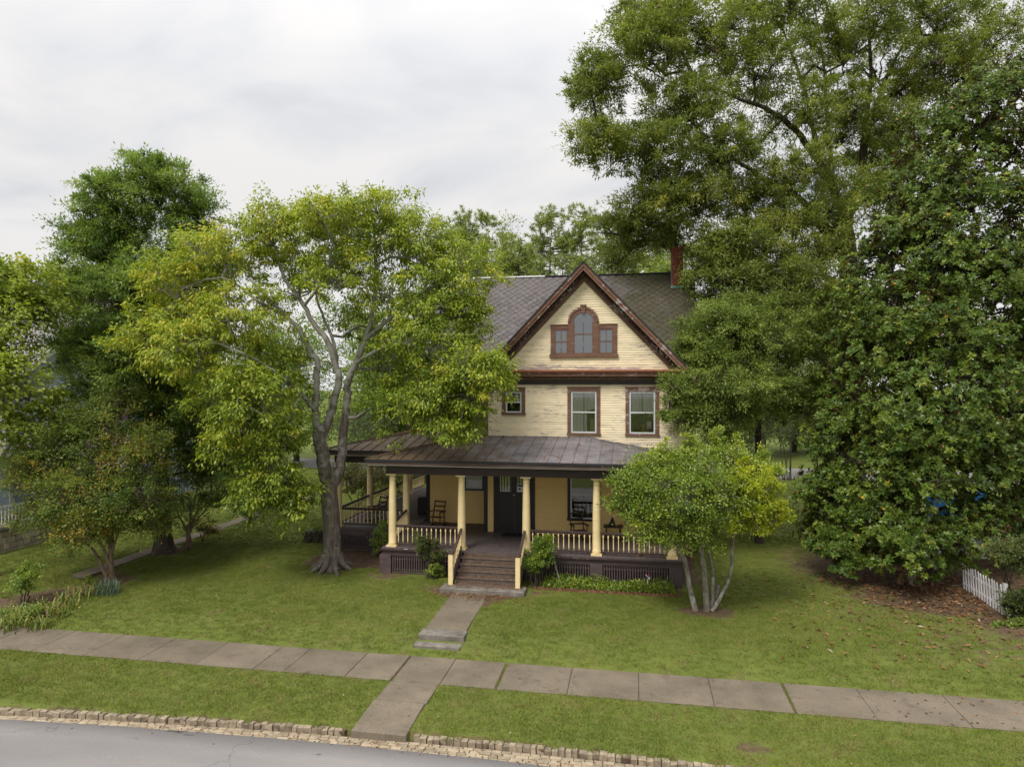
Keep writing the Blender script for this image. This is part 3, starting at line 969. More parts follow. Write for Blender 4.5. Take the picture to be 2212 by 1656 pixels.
wall_b = MB()
wall_cells(wall_b, BX0, BX1, 0.7, 6.98, YF, YF + 0.16, [inner(W_SMALL), inner(W_MID), inner(W_RT), inner(W1_MID), inner(W1_RT)])
wall_b.prism([(BX0 + 0.1, 6.985), (BX1 - 0.1, 6.985), (XC, ZA - 0.25)], YF, YF + 0.16)
wall_bay = wall_b.build('wall', CREAM, house)
clap_rows(wall_bay, lambda z: BX0 + 0.125, lambda z: BX1 - 0.125, 4.28, 6.75, YF, [W_SMALL, W_MID, W_RT])
arch_rows = []
zz = 7.18
gable_holes = [(-3.15, -0.64, 7.74, 8.95)] + [(XC - 0.035 - math.sqrt(max(0.0, 0.58 ** 2 - (h_ - 9.06) ** 2)) if h_ > 9.06 else -2.46,
                                               XC - 0.035 + math.sqrt(max(0.0, 0.58 ** 2 - (h_ - 9.06) ** 2)) if h_ > 9.06 else -1.33, h_ - 0.046, h_ + 0.046)
                                              for h_ in np.arange(8.95, 9.62, 0.05)]
clap_rows(wall_bay, lambda z: XC - (ZA - 0.55 - z) / KS, lambda z: XC + (ZA - 0.55 - z) / KS, 7.18, 10.72, YF, gable_holes)
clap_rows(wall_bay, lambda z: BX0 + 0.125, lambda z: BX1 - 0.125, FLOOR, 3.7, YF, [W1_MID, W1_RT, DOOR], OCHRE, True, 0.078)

wall_l = MB()
wall_cells(wall_l, LX0, BX0, 0.7, 6.98, YL, YL + 0.16, [inner(W_L2), inner(W_L1), inner(W_FL2)])
wall_left = wall_l.build('wall', CREAM, house)
clap_rows(wall_left, lambda z: LX0 + 0.12, lambda z: BX0, 4.6, 6.8, YL, [W_L2, W_FL2])
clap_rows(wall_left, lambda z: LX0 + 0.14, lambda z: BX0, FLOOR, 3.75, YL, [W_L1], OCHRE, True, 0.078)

# side and back walls (seen only from the side)
for nm, xa, sgn, ya, yb in (('wall', LX0, 1, YL + 0.165, 35.7), ('wall', BX1, -1, YF + 0.165, 35.7), ('wall', BX0, 1, YF + 0.165, YL - 0.005)):
    w = MB().box(min(xa, xa + sgn * 0.16), max(xa, xa + sgn * 0.16), ya, yb, 0.7, 6.98).build(nm, CREAM, house)
    m = MB(); z = 0.75
    while z < 6.7:
        o_, i_ = xa - sgn * 0.021, xa - sgn * 0.004
        m.poly([(o_, ya, z), (o_, yb, z), (i_, yb, z + EXPO), (i_, ya, z + EXPO), (xa, ya, z), (xa, yb, z), (xa, yb, z + EXPO), (xa, ya, z + EXPO)],
               [(0, 1, 2, 3), (0, 4, 5, 1), (0, 3, 7, 4), (1, 5, 6, 2)])
        z += EXPO
    m.build('planks', CREAM, w, kind='stuff')
    if nm == 'wall' and xa != BX0:
        MB().poly([(xa, YF + 1.3, 6.985), (xa, 35.8, 6.985), (xa, 31.5, 11.45), (xa + sgn * .16, YF + 1.3, 6.985), (xa + sgn * .16, 35.8, 6.985), (xa + sgn * .16, 31.5, 11.45)],
                  [(0, 1, 2), (5, 4, 3), (0, 2, 5, 3), (1, 4, 5, 2), (0, 3, 4, 1)]).build('gable_wall', CREAM, house)
MB().box(LX0 + 0.17, BX1 - 0.17, 35.54, 35.7, 0.7, 6.98).build('wall', CREAM, house)
MB().box(LX0 + 0.2, BX1 - 0.2, YL + 0.3, 35.4, 3.95, 4.1).build('upper_floor', BLACKISH, house)
MB().box(BX0 + 0.2, BX1 - 0.2, YF + 0.2, YL + 0.295, 3.95, 4.1).build('upper_floor', BLACKISH, house)
MB().box(LX0 + 0.05, BX1 - 0.05, YL + 0.1, 35.6, 0.0, 0.695).build('foundation', BRICKRED, house)
MB().box(BX0 + 0.05, BX1 - 0.05, YF + 0.05, YL + 0.09, 0.0, 0.695).build('foundation', BRICKRED, house)

# corner boards
for x0, x1, y, z0, z1, mat in ((BX0 - 0.012, BX0 + 0.12, YF, 4.25, 6.72, RUST), (BX1 - 0.12, BX1 + 0.012, YF, 4.0, 6.72, RUST),
                               (LX0 - 0.012, LX0 + 0.12, YL, 4.5, 6.72, RUST),
                               (BX0 - 0.05, BX0 + 0.10, YF, FLOOR, 3.9, BLACKISH), (BX1 - 0.10, BX1 + 0.05, YF, FLOOR, 3.9, BLACKISH), (LX0 - 0.02, LX0 + 0.14, YL, FLOOR, 3.9, BLACKISH)):
    MB().box(x0, x1, y - 0.034, y + 0.0, z0, z1).build('corner_board', mat, house)
MB().box(BX0 - 0.05, BX0 - 0.013, YF + 0.002, YL - 0.004, FLOOR, 3.9).build('corner_board', BLACKISH, house)
# downpipe at the far corner
MB().tube([(BX1 + 0.10, YF - 0.06, 6.9), (BX1 + 0.10, YF - 0.06, 0.2)], 0.045, 8).build('downpipe', GUTTER, house)


def curtain(parent, x0, x1, z0, z1, y, waves=7, gather=0.0, mat=CURTAIN):
    n = 40; v = []; f = []
    for i in range(n + 1):
        t_ = i / n; xx = x0 + (x1 - x0) * t_
        dy = 0.022 * math.sin(t_ * waves * 6.283 + 0.7) + 0.01 * math.sin(t_ * 31)
        zb = z0 + gather * (t_ ** 2 if gather > 0 else -(1 - t_) ** 2) * (z1 - z0)
        v += [(xx, y + dy, zb), (xx, y + dy * 0.7, z1)]
    for i in range(n):
        f.append((2 * i, 2 * i + 2, 2 * i + 3, 2 * i + 1))
    MB().poly(v, f).build('curtain', mat, parent, smooth=True)


CARD = plain('brown_cardboard', (0.34, 0.22, 0.11), 0.9, 0.08, 4)
SASHD = plain('dark_glazing_bar', (0.06, 0.06, 0.055), 0.6, 0.15, 4)


def window(w, y, mat, sash=VINYL, c=0.14, mid=0.5, bars=True, curtains=(), proud=0.05):
    x0, x1, z0, z1 = w
    yo, yi = y - proud, y + 0.02
    m = MB()
    m.box(x0, x0 + c, yo, yi, z0 + c * 0.6, z1 - c)
    m.box(x1 - c, x1, yo, yi, z0 + c * 0.6, z1 - c)
    m.box(x0 - 0.0, x1 + 0.0, yo - 0.006, yi, z1 - c + 0.001, z1)
    m.box(x0 - 0.015, x1 + 0.015, yo - 0.022, yi, z1 + 0.001, z1 + 0.035)
    win = m.build('window', mat, house)
    MB().box(x0 - 0.02, x1 + 0.02, yo - 0.03, yi, z0, z0 + c * 0.6 - 0.001).build('sill', mat, win)
    a, b, lo, hi = x0 + c, x1 - c, z0 + c * 0.6, z1 - c
    fr = 0.055
    mz = lo + (hi - lo) * mid
    ys, ye = y - 0.028, y + 0.012
    s = MB()
    s.box(a, a + fr, ys, ye, lo, hi); s.box(b - fr, b, ys, ye, lo, hi)
    s.box(a + fr, b - fr, ys, ye, lo, lo + fr); s.box(a + fr, b - fr, ys, ye, hi - fr, hi)
    s.box(a + fr, b - fr, ys + 0.002, ye, mz - 0.025, mz + 0.025)
    s.build('sash', sash, win)
    MB().box(a + fr, b - fr, y - 0.006, y - 0.002, mz + 0.025, hi - fr).build('pane', GLASS, win)
    MB().box(a + fr, b - fr, y - 0.001, y + 0.003, lo + fr, mz - 0.025).build('pane', GLASS, win)
    if bars:
        MB().box((a + b) / 2 - 0.012, (a + b) / 2 + 0.012, y + 0.03, y + 0.05, lo, hi).build('glazing_bar', SASHD, win)
    for cx0, cx1, cz0, cz1, gather in curtains:
        curtain(win, a + (b - a) * cx0, a + (b - a) * cx1, lo + (hi - lo) * cz0, lo + (hi - lo) * cz1, y + 0.075, gather=gather)
    return win


window(W_SMALL, YF, RUST, curtains=[(0, 1, 0.5, 1, 0)])
wm = window(W_MID, YF, RUST, curtains=[(0, 0.62, 0, 1, 0), (0.45, 1.0, 0.52, 1, 0.2)])
MB().box(-1.66, -1.42, YF + 0.17, YF + 0.19, 4.93, 5.40).build('cardboard', CARD, wm)
wr = window(W_RT, YF, RUST, curtains=[(0, 1, 0.45, 1, 0.3), (0.5, 1, 0.5, 1, 0.1)])
MB().box(0.45, 0.63, YF + 0.10, YF + 0.105, 5.05, 5.33).build('paper', PLASTW, wr)
MB().box(0.30, 0.72, YF + 0.2, YF + 0.4, 4.9, 5.2).build('box', CARD, wr)
window(W1_MID, YF, BLACKISH, c=0.11, mid=0.52)
window(W1_RT, YF, BLACKISH, c=0.11, mid=0.52)
window(W_L2, YL, RUST)
window(W_L1, YL, BLACKISH, c=0.11, bars=False)
window(W_FL2, YL, RUST, bars=False)
# green blind behind the upper half of the ground-floor window
BLIND = plain('olive_roller_blind', (0.16, 0.18, 0.10), 0.8, 0.1, 3)

# arched attic window of three lights
aw = MB()
ax = XC - 0.035
yo = YF - 0.06
aw.box(-3.15, -3.01, yo, YF, 7.86, 8.82); aw.box(-0.78, -0.64, yo, YF, 7.86, 8.82)
aw.box(-3.15, -2.49, yo - 0.004, YF, 8.821, 8.95); aw.box(-1.30, -0.64, yo - 0.004, YF, 8.821, 8.95)
aw.box(-3.17, -2.50, yo - 0.02, YF, 8.951, 8.985); aw.box(-1.29, -0.62, yo - 0.02, YF, 8.951, 8.985)
aw.box(-2.485, -2.29, yo - 0.012, YF, 7.86, 9.06); aw.box(-1.52, -1.325, yo - 0.012, YF, 7.86, 9.06)
na_ = 26
for k in range(na_):
    a0, a1 = math.pi * k / na_, math.pi * (k + 1) / na_
    for (r0, r1, dep) in ((0.385, 0.50, yo - 0.012), (0.50, 0.58, yo - 0.04)):
        p = [(ax - r * math.cos(a), 9.062 + r * math.sin(a)) for r, a in ((r0, a0), (r1, a0), (r1, a1), (r0, a1))]
        aw.prism(p, dep, YF)
aw.prism([(ax - 0.06, 9.40), (ax + 0.06, 9.40), (ax + 0.085, 9.66), (ax - 0.085, 9.66)], yo - 0.06, YF)
aw.box(ax - 0.115, ax + 0.115, yo - 0.075, YF, 9.661, 9.72)
awin = aw.build('arched_window', RUST, house)
MB().box(-3.19, -0.60, yo - 0.05, YF, 7.74, 7.858).build('sill', RUST, awin)


def sash_panes(x0, x1, z0, z1, cols, rows, y, arch=None):
    s = MB(); fr = 0.05
    s.box(x0, x0 + fr, y - 0.02, y + 0.02, z0, z1); s.box(x1 - fr, x1, y - 0.02, y + 0.02, z0, z1)
    s.box(x0 + fr, x1 - fr, y - 0.02, y + 0.02, z0, z0 + fr)
    if arch is None: s.box(x0 + fr, x1 - fr, y - 0.02, y + 0.02, z1 - fr, z1)
    xs = np.linspace(x0 + fr, x1 - fr, cols + 1)
    zs = np.array(rows) if not np.isscalar(rows) else np.linspace(z0 + fr, z1 - fr, rows + 1)
    for xx in xs[1:-1]: s.box(xx - 0.012, xx + 0.012, y - 0.016, y + 0.016, z0 + fr, (z1 if arch else z1 - fr))
    for q in zs[1:-1]: s.box(x0 + fr, x1 - fr, y - 0.019, y + 0.019, q - 0.02, q + 0.02)
    s.build('sash', RUST, awin)
    for i in range(cols):
        for j in range(len(zs) - 1):
            dt = random.uniform(-.002, .002)
            if arch and j == len(zs) - 2:
                cxx, czz, rr = arch
                sg = -1 if i == 0 else 1
                pts = [(cxx, zs[j]), (cxx + sg * rr, zs[j]), (cxx + sg * rr, czz)] + [(cxx + sg * rr * math.cos(a), czz + rr * math.sin(a)) for a in np.linspace(0, math.pi / 2, 9)[1:]]
                if sg > 0: pts = pts
                MB().prism(pts, y - 0.003, y + 0.004).build('pane', GLASSD, awin)
            else:
                MB().poly([(xs[i], y + dt, zs[j]), (xs[i + 1], y - dt, zs[j]), (xs[i + 1], y - dt, zs[j + 1]), (xs[i], y + dt, zs[j + 1])], [(0, 1, 2, 3)]).build('pane', GLASSD, awin)


sash_panes(-3.01, -2.487, 7.861, 8.82, 2, 2, YF - 0.03)
sash_panes(-1.323, -0.78, 7.861, 8.82, 2, 2, YF - 0.03)
sash_panes(-2.29, -1.52, 7.861, 9.07, 2, [7.911, 8.62, 9.06], YF - 0.035, arch=(ax, 9.06, 0.385))

# cornice of the bay and of the recessed part
for x0, x1, y, seed in ((BX0 - 0.35, BX1 + 0.35, YF, 1), (LX0 - 0.3, BX0 - 0.37, YL, 2)):
    co = MB()
    co.box(x0 + 0.3, x1 - 0.3, y - 0.06, y, 6.71, 6.88)
    corn = co.build('cornice', DKBROWN, house)
    MB().box(x0 + 0.28, x1 - 0.28, y - 0.10, y, 6.965, 7.02).build('bed_moulding', RUST, corn)
    d = MB(); xx = x0 + 0.3
    while xx < x1 - 0.33:
        d.box(xx, xx + 0.045, y - 0.095, y - 0.061, 6.882, 6.96); xx += 0.085
    d.build('dentils', RUST, corn, kind='stuff')
    MB().box(x0, x1, y - 0.40, y, 7.021, 7.07).build('soffit_board', RUST, corn)
    MB().prism([(0, 0), (0, 0), (0, 0)], 0, 0) if False else None
    cr = MB()
    cr.poly([(x0, y - 0.40, 7.071), (x1, y - 0.40, 7.071), (x1, y - 0.47, 7.17), (x0, y - 0.47, 7.17), (x0, y - 0.2, 7.071), (x1, y - 0.2, 7.071), (x1, y - 0.2, 7.17), (x0, y - 0.2, 7.17)],
            [(0, 1, 2, 3), (4, 7, 6, 5), (3, 2, 6, 7), (0, 3, 7, 4), (1, 5, 6, 2)])
    cr.build('crown_moulding', RAKE, corn)
    gp = [(x0, y - 0.44, 7.215), (x1, y - 0.44, 7.215)]
    MB().tube(gp, 0.058, 12).build('gutter_pipe', GUTTER, corn, smooth=True)
    MB().box(x0, x1, y - 0.40, y - 0.022, 7.172, 7.20).build('gutter_board', GUTTER, corn)

# gable rakes
XF = 4.28                                     # half span of the rakes


def rake(o0, o1, y0, y1, mat, name, parent, xf=XF, xs=0.0):
    for sg in (-1, 1):
        m = MB()
        za, zf = ZA - KS * xs, ZA - KS * xf
        p = [(XC + sg * xs, za - o0), (XC + sg * xf, zf - o0), (XC + sg * xf, zf - o1), (XC + sg * xs, za - o1)]
        if sg > 0: p = p[::-1]
        m.prism(p, y0, y1)
        m.build(name, mat, parent)


gable = MB().prism([(XC - 0.2, ZA - 0.62), (XC + 0.2, ZA - 0.62), (XC, ZA - 0.40)], YF - 0.03, YF - 0.002).build('gable_trim', RUST, house)
rake(0.03, 0.17, YF - 0.56, YF - 0.46, RAKE, 'rake_crown', gable)
rake(0.171, 0.30, YF - 0.52, YF - 0.44, RAKE, 'rake_board', gable)
rake(0.24, 0.275, YF - 0.439, YF - 0.001, DKBROWN, 'rake_soffit', gable)
rake(0.276, 0.45, YF - 0.10, YF - 0.023, DENTIL, 'rake_frieze', gable)
rake(0.451, 0.66, YF - 0.055, YF - 0.022, RUST, 'rake_frieze_board', gable)
for sg in (-1, 1):
    d = MB(); s = 0.16
    while s < XF - 0.15:
        z = ZA - KS * s - 0.29
        xx = XC + sg * s
        d.poly([(xx - 0.03, YF - 0.22, z - 0.09), (xx + 0.03, YF - 0.22, z - 0.09 - sg * 0.063), (xx + 0.03, YF - 0.22, z + 0.0 - sg * 0.063), (xx - 0.03, YF - 0.22, z),
                (xx - 0.03, YF - 0.101, z - 0.09), (xx + 0.03, YF - 0.101, z - 0.09 - sg * 0.063), (xx + 0.03, YF - 0.101, z - sg * 0.063), (xx - 0.03, YF - 0.101, z)],
               [(0, 1, 2, 3), (0, 4, 5, 1), (1, 5, 6, 2), (2, 6, 7, 3), (3, 7, 4, 0)])
        s += 0.115
    d.build('dentils', DENTIL, gable, kind='stuff')

# main roof and bay roof: solid decks, diamond shingles on top
EY, EZ, RY, RZ = 26.82, 7.22, 31.5, 11.72
RX0, RX1 = LX0 - 0.4, 2.62
KM = (RZ - EZ) / (RY - EY)
roof = MB()
roof.slab([(RX0, EY, EZ), (RX1, EY, EZ), (RX1, RY, RZ), (RX0, RY, RZ)], 0.12)
roof = roof.build('roof', SHINGLE, house)
MB().slab([(RX1, 2 * RY - EY, EZ), (RX0, 2 * RY - EY, EZ), (RX0, RY + 0.002, RZ), (RX1, RY + 0.002, RZ)], 0.12).build('roof_back', SHINGLE, house)
zb = ZA - KS * XF
for sg in (-1, 1):
    p = [(XC, YF - 0.58, ZA + 0.02), (XC, RY, ZA + 0.02), (XC + sg * XF, RY, zb + 0.02), (XC + sg * XF, YF - 0.58, zb + 0.02)]
    MB().slab(p if sg < 0 else p[::-1], 0.05).build('bay_roof', SHINGLE, house)
    MB().beam((XC + sg * 0.0, YF - 0.585, ZA + 0.012), (XC + sg * XF, YF - 0.585, zb + 0.012), 0.02, 0.05).build('drip_edge', TAR, gable)
LM = math.hypot(RY - EY, RZ - EZ)
dw, dh = 0.36, 0.36


def diamond():
    t_ = 0.012
    v = [(0, -dh / 2, t_ * 2.2), (dw / 2, 0, t_ * 1.4), (0, dh / 2, 0.002), (-dw / 2, 0, t_ * 1.4), (0, -dh / 2, 0), (dw / 2, 0, -0.004), (0, dh / 2, -0.01), (-dw / 2, 0, -0.004)]
    f = [(0, 1, 2, 3), (0, 4, 5, 1), (0, 3, 7, 4), (1, 5, 6, 2), (2, 6, 7, 3)]
    me = bpy.data.meshes.new('shingle'); me.from_pydata(v, [], f); me.update(); me.materials.append(SHINGLE)
    return me


DIA = diamond()
rot_m = math.atan2(RZ - EZ, RY - EY)
spots = []
nrow = int(LM / (dh / 2))
for r_ in range(1, nrow):
    s = r_ * dh / 2
    x = RX0 + dw / 2 + (r_ % 2) * dw / 2
    while x < RX1 - dw / 2:
        y, z = EY + s / LM * (RY - EY), EZ + s / LM * (RZ - EZ)
        if abs(x - XC) > (ZA - z) / KS + 0.02 or z > ZA:
            u = ((x * CO + y * SI) / (-x * SI + y * CO)) * F + CX
            spots.append((0 if (1055 < u < 1235 or 1330 < u < 1495) and y > 27.3 else 1, y, x, z))
        x += dw
random.shuffle(spots)
spots.sort(key=lambda q: (q[0], q[1]))
rest = MB()
cr_, sr_ = math.cos(rot_m), math.sin(rot_m)
for i, (_, y, x, z) in enumerate(spots):
    if i < 300:
        link_mesh('shingle', DIA, SHINGLE, roof, (x, y - 0.006, z + 0.008), (rot_m + random.uniform(-.012, .012), random.uniform(-.012, .012), random.uniform(-.02, .02)))
    else:
        a = random.uniform(-.02, .02); k_ = random.uniform(0.0, 0.005)
        vv = []
        for vx, vy, vz in [tuple(q.co) for q in DIA.vertices]:
            vx, vy = vx - vy * a, vy + vx * a
            vv.append((x + vx, y - 0.006 + vy * cr_ - (vz + k_) * sr_, z + 0.008 + vy * sr_ + (vz + k_) * cr_))
        rest.poly(vv, [tuple(p.vertices) for p in DIA.polygons])
rest.build('shingles', SHINGLE, roof, kind='stuff')
MB().beam((-7.6, RY, RZ + 0.02), (-4.1, RY, RZ + 0.02), 0.20, 0.06).build('ridge_cap', WHITEM, roof)
MB().beam((-4.08, RY, RZ + 0.015), (RX1, RY, RZ + 0.015), 0.22, 0.05).build('ridge_cap', TAR, roof)
# lifted white flashing at the broken verge
MB().poly([(RX0 - 0.03, 27.8, 8.22), (RX0 + 0.55, 27.95, 8.50), (RX0 + 0.5, 28.02, 8.58), (RX0 - 0.03, 27.95, 8.40), (RX0 - 0.03, 28.5, 8.98), (RX0 + 0.06, 28.5, 9.06)],
          [(0, 1, 2, 3), (0, 3, 5, 4)]).build('loose_flashing', WHITEM, roof)
# chimney of single bricks
chim = MB().box(1.60, 2.10, 30.72, 31.22, 10.4, 12.65).build('chimney', MORTAR, roof)
bm_ = block_mesh('brick', 0.112, 0.055, 0.062, 3, 0.002, 0.04); bm_.materials.append(BRICKRED)
for r_ in range(24):
    z = 11.03 + r_ * 0.069
    for k_ in range(5):
        x = 1.60 + 0.012 + (k_ + 0.5 * (1 + 0 * r_)) * 0.1
        if k_ == 0 and r_ % 2: continue
        xx = x + (-.05 if r_ % 2 else 0)
        link_mesh('brick', bm_, BRICKRED, roof, (xx, 30.715, z), (0, 0, 0), (0.85, 1, 1))
MB().box(1.56, 2.14, 30.66, 31.26, 12.652, 12.73).build('chimney_cap', BRICKRED, roof)
MB().box(1.57, 2.13, 30.655, 31.25, 10.75, 11.03).build('flashing', COPPER, roof)

# ---------------------------------------------------------------- the porch
COLX = [-8.44, -5.92, -3.64, -1.25, 1.22]
colp = [(0.150, 0.0), (0.150, 0.03), (0.142, 0.05), (0.158, 0.085), (0.135, 0.11), (0.138, 0.5), (0.136, 1.1), (0.122, 1.9), (0.108, 2.28), (0.108, 2.30),
        (0.122, 2.31), (0.122, 2.335), (0.110, 2.345), (0.110, 2.42), (0.145, 2.47), (0.150, 2.48)]
COLM = MB().lathe(colp, n=20).mesh('column', True)
PLINTH = MB().box(-0.18, 0.18, -0.18, 0.18, 0.0, 0.05).mesh('plinth')
ABAC = MB().box(-0.175, 0.175, -0.175, 0.175, 2.531, 2.575).mesh('capital')


def column(x, y, z=FLOOR):
    c = link_mesh('column', COLM, POST, house, (x, y, z + 0.05))
    link_mesh('plinth', PLINTH, POST, c, (x, y, z))
    link_mesh('capital', ABAC, POST, c, (x, y, z))


for cx_ in COLX: column(cx_, YP)
for cx_, cy_ in ((-11.75, 25.8), (-8.95, 25.95), (-11.75, 29.1), (-11.6, 34.2)): column(cx_, cy_)

# floor boards run from the wall to the steps
fl = MB(); x = -8.75
while x < 1.55:
    fl.box(x + 0.002, min(x + 0.094, 1.55), 22.74, YF - 0.003 if x > BX0 else YL - 0.003, FLOOR - 0.045 + random.uniform(-.002, .002), FLOOR + random.uniform(-.003, .001)); x += 0.096
fl.build('floor_boards', FLOORP, house, kind='stuff')
fl = MB(); x = -12.0
while x < -8.755:
    fl.box(x + 0.002, x + 0.094, 25.55, 36.5, FLOOR - 0.05, FLOOR + random.uniform(-.003, .001)); x += 0.096
fl.build('floor_boards', FLOORP, house, kind='stuff')
# joists and rim
rim = MB()
rim.box(-8.72, -5.98, 22.76, 22.86, 0.74, 0.955); rim.box(-3.58, 1.52, 22.76, 22.86, 0.74, 0.955)
rim.box(-12.0, -8.76, 25.57, 25.66, 0.74, 0.945)
rim.box(-8.73, -8.63, 22.87, 25.56, 0.74, 0.95); rim.box(1.42, 1.52, 22.87, YF, 0.74, 0.95); rim.box(-11.99, -11.9, 25.67, 36.5, 0.74, 0.945)
rim.build('rim_beam', SKIRT, house)
sh = MB()
sh.box(-8.80, -5.98, 22.66, 22.757, 0.92, 0.962); sh.box(-3.58, 1.58, 22.66, 22.757, 0.92, 0.962)
sh.build('water_table', RAILW, house)
piers = [(-8.62, 22.84), (-1.25, 22.84), (1.32, 22.84), (-3.45, 22.84), (-6.1, 22.84), (-11.8, 25.65), (-8.9, 25.65)]
for px_, py_ in piers:
    MB().box(px_ - 0.21, px_ + 0.21, py_ - 0.10, py_ + 0.25, -0.05, 0.74).build('pier', SKIRT, house, bevel=0.008)
SLAT = MB().box(-0.021, 0.021, -0.008, 0.008, 0.0, 1.0).mesh('slat'); SLAT.materials.append(SKIRT)


def lattice(x0, x1, y, z0, z1):
    p = MB()
    p.box(x0, x1, y, y + 0.03, z0, z0 + 0.05); p.box(x0, x1, y, y + 0.03, z1 - 0.05, z1)
    for zz_ in (z0 + 0.14, z1 - 0.14): p.box(x0, x1, y + 0.012, y + 0.022, zz_ - 0.015, zz_ + 0.015)
    lp = p.build('lattice', SKIRT, house)
    n = int((x1 - x0) / 0.084)
    for i in range(n):
        link_mesh('slat', SLAT, SKIRT, lp, (x0 + (i + 0.5) * (x1 - x0) / n, y + 0.002, z0 + 0.05), (0, random.uniform(-.01, .01), 0), (1, 1, z1 - z0 - 0.1))


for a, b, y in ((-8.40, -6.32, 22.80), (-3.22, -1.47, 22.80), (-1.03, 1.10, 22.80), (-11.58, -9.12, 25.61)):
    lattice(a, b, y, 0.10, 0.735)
MB().box(-8.6, 1.4, 23.3, 23.34, 0.0, 0.9).build('underfloor_shade_sheet', BLACKISH, house)  # black sheets stand in for the shade under the porch floor
MB().box(-11.9, -8.7, 26.1, 26.14, 0.0, 0.9).build('underfloor_shade_sheet', BLACKISH, house)

balp = [(0.017, 0), (0.017, 0.05), (0.024, 0.06), (0.024, 0.10), (0.017, 0.12), (0.021, 0.20), (0.015, 0.38), (0.017, 0.42), (0.025, 0.44), (0.025, 0.49), (0.018, 0.51), (0.018, 0.56)]
BAL = MB().lathe(balp, n=8, caps=False).mesh('baluster', True)
BAL.materials.append(POST)


def railing(p, q, zb=FLOOR, n=None, name='railing', drop=0.0):
    p, q = Vector((*p, zb)), Vector((*q, zb - drop))
    up = Vector((0, 0, 1))
    m = MB()
    m.beam(p + up * 0.735, q + up * 0.735, 0.085, 0.06)
    m.beam(p + up * 0.69, q + up * 0.69, 0.05, 0.028)
    m.beam(p + up * 0.115, q + up * 0.115, 0.06, 0.05)
    r_ = m.build(name, RAILW, house, bevel=0.008)
    L = (q - p).length
    n = n or int(L / 0.166)
    for i in range(n):
        c = p + (q - p) * ((i + 0.5) / n)
        link_mesh('baluster', BAL, POST, r_, c + up * 0.135, (random.uniform(-.012, .012), random.uniform(-.012, .012), 0))
    return r_


railing((-8.30, 22.98), (-6.06, 22.98))
railing((-3.50, 22.98), (-1.39, 22.98))
railing((-1.11, 22.98), (1.08, 22.98))
railing((-8.50, 23.15), (-8.90, 25.8))
railing((-11.60, 25.80), (-9.1, 25.85))
railing((-11.75, 25.96), (-11.75, 28.95))
railing((-11.75, 29.25), (-11.62, 34.05))
railing((-11.6, 34.35), (-11.5, 36.4))
# low dark wall boxes at the side steps
MB().box(-9.35, -9.0, 28.6, 28.9, FLOOR, 1.75).build('newel_post', BLACKISH, house)
MB().box(-10.5, -10.25, 28.0, 28.25, FLOOR, 1.8).build('newel_post', POST, house)
MB().box(-10.55, -10.2, 27.95, 28.3, 1.801, 1.87).build('newel_cap', BLACKISH, house)

# steps, newels and the sloping rails
ns = 5
st = MB()
for i in range(ns):
    z1 = FLOOR - (i + 1) * 0.158
    y1 = 22.74 - i * 0.245
    st.box(-5.80, -3.68, y1 - 0.262, y1, z1 - 0.045, z1)
    st.box(-5.76, -3.72, y1 - 0.018, y1 + 0.0, z1 - 0.16 + 0.16, z1 + 0.115)
steps_ = MB().box(-5.74, -3.74, 21.6, 22.72, 0.02, 0.05).build('steps', BLACKISH, house)
for i in range(ns):
    z1 = FLOOR - (i + 1) * 0.158
    y1 = 22.74 - i * 0.245
    MB().box(-5.82, -3.66, y1 - 0.268, y1 - 0.002, z1 - 0.045, z1).build('tread', STEPW, steps_, bevel=0.008)
    MB().box(-5.78, -3.70, y1 - 0.0, y1 + 0.018, z1 + 0.001, z1 + 0.112).build('riser', STEPW, steps_)
for sx in (-5.85, -3.63):
    MB().poly([(sx - .025, 21.5, 0.15), (sx - .025, 21.5, 0.30), (sx - .025, 22.74, 1.0), (sx - .025, 22.74, 0.6), (sx + .025, 21.5, 0.15), (sx + .025, 21.5, 0.30), (sx + .025, 22.74, 1.0), (sx + .025, 22.74, 0.6)],
              [(3, 2, 1, 0), (4, 5, 6, 7), (0, 1, 5, 4), (1, 2, 6, 5), (2, 3, 7, 6), (3, 0, 4, 7)]).build('stringer', RAILW, steps_)
slab_piece(house, -6.17, -3.42, 21.12, 21.72, 0.185, 0.2, name='step_slab', mat=CONC2, bev=0.02)
for sx in (-5.90, -3.68):
    nw = MB().box(sx - 0.075, sx + 0.075, 21.46, 21.61, 0.186, 1.19).build('newel_post', POST, house, bevel=0.006)
    MB().box(sx - 0.10, sx + 0.10, 21.435, 21.635, 1.191, 1.255).build('newel_cap', RAILW, nw, bevel=0.015)
    m = MB()
    p, q = Vector((sx, 21.62, 0.33)), Vector((sx, 22.92, 1.0))
    up = Vector((0, 0, 1))
    m.beam(p + up * 0.74, q + up * 0.74, 0.085, 0.06); m.beam(p + up * 0.15, q + up * 0.15, 0.05, 0.05)
    r_ = m.build('stair_rail', RAILW, house)
    for i in range(7):
        c = p + (q - p) * ((i + 0.5) / 7)
        link_mesh('baluster', BAL, POST, r_, c + up * 0.15, None, (1, 1, 1.03))

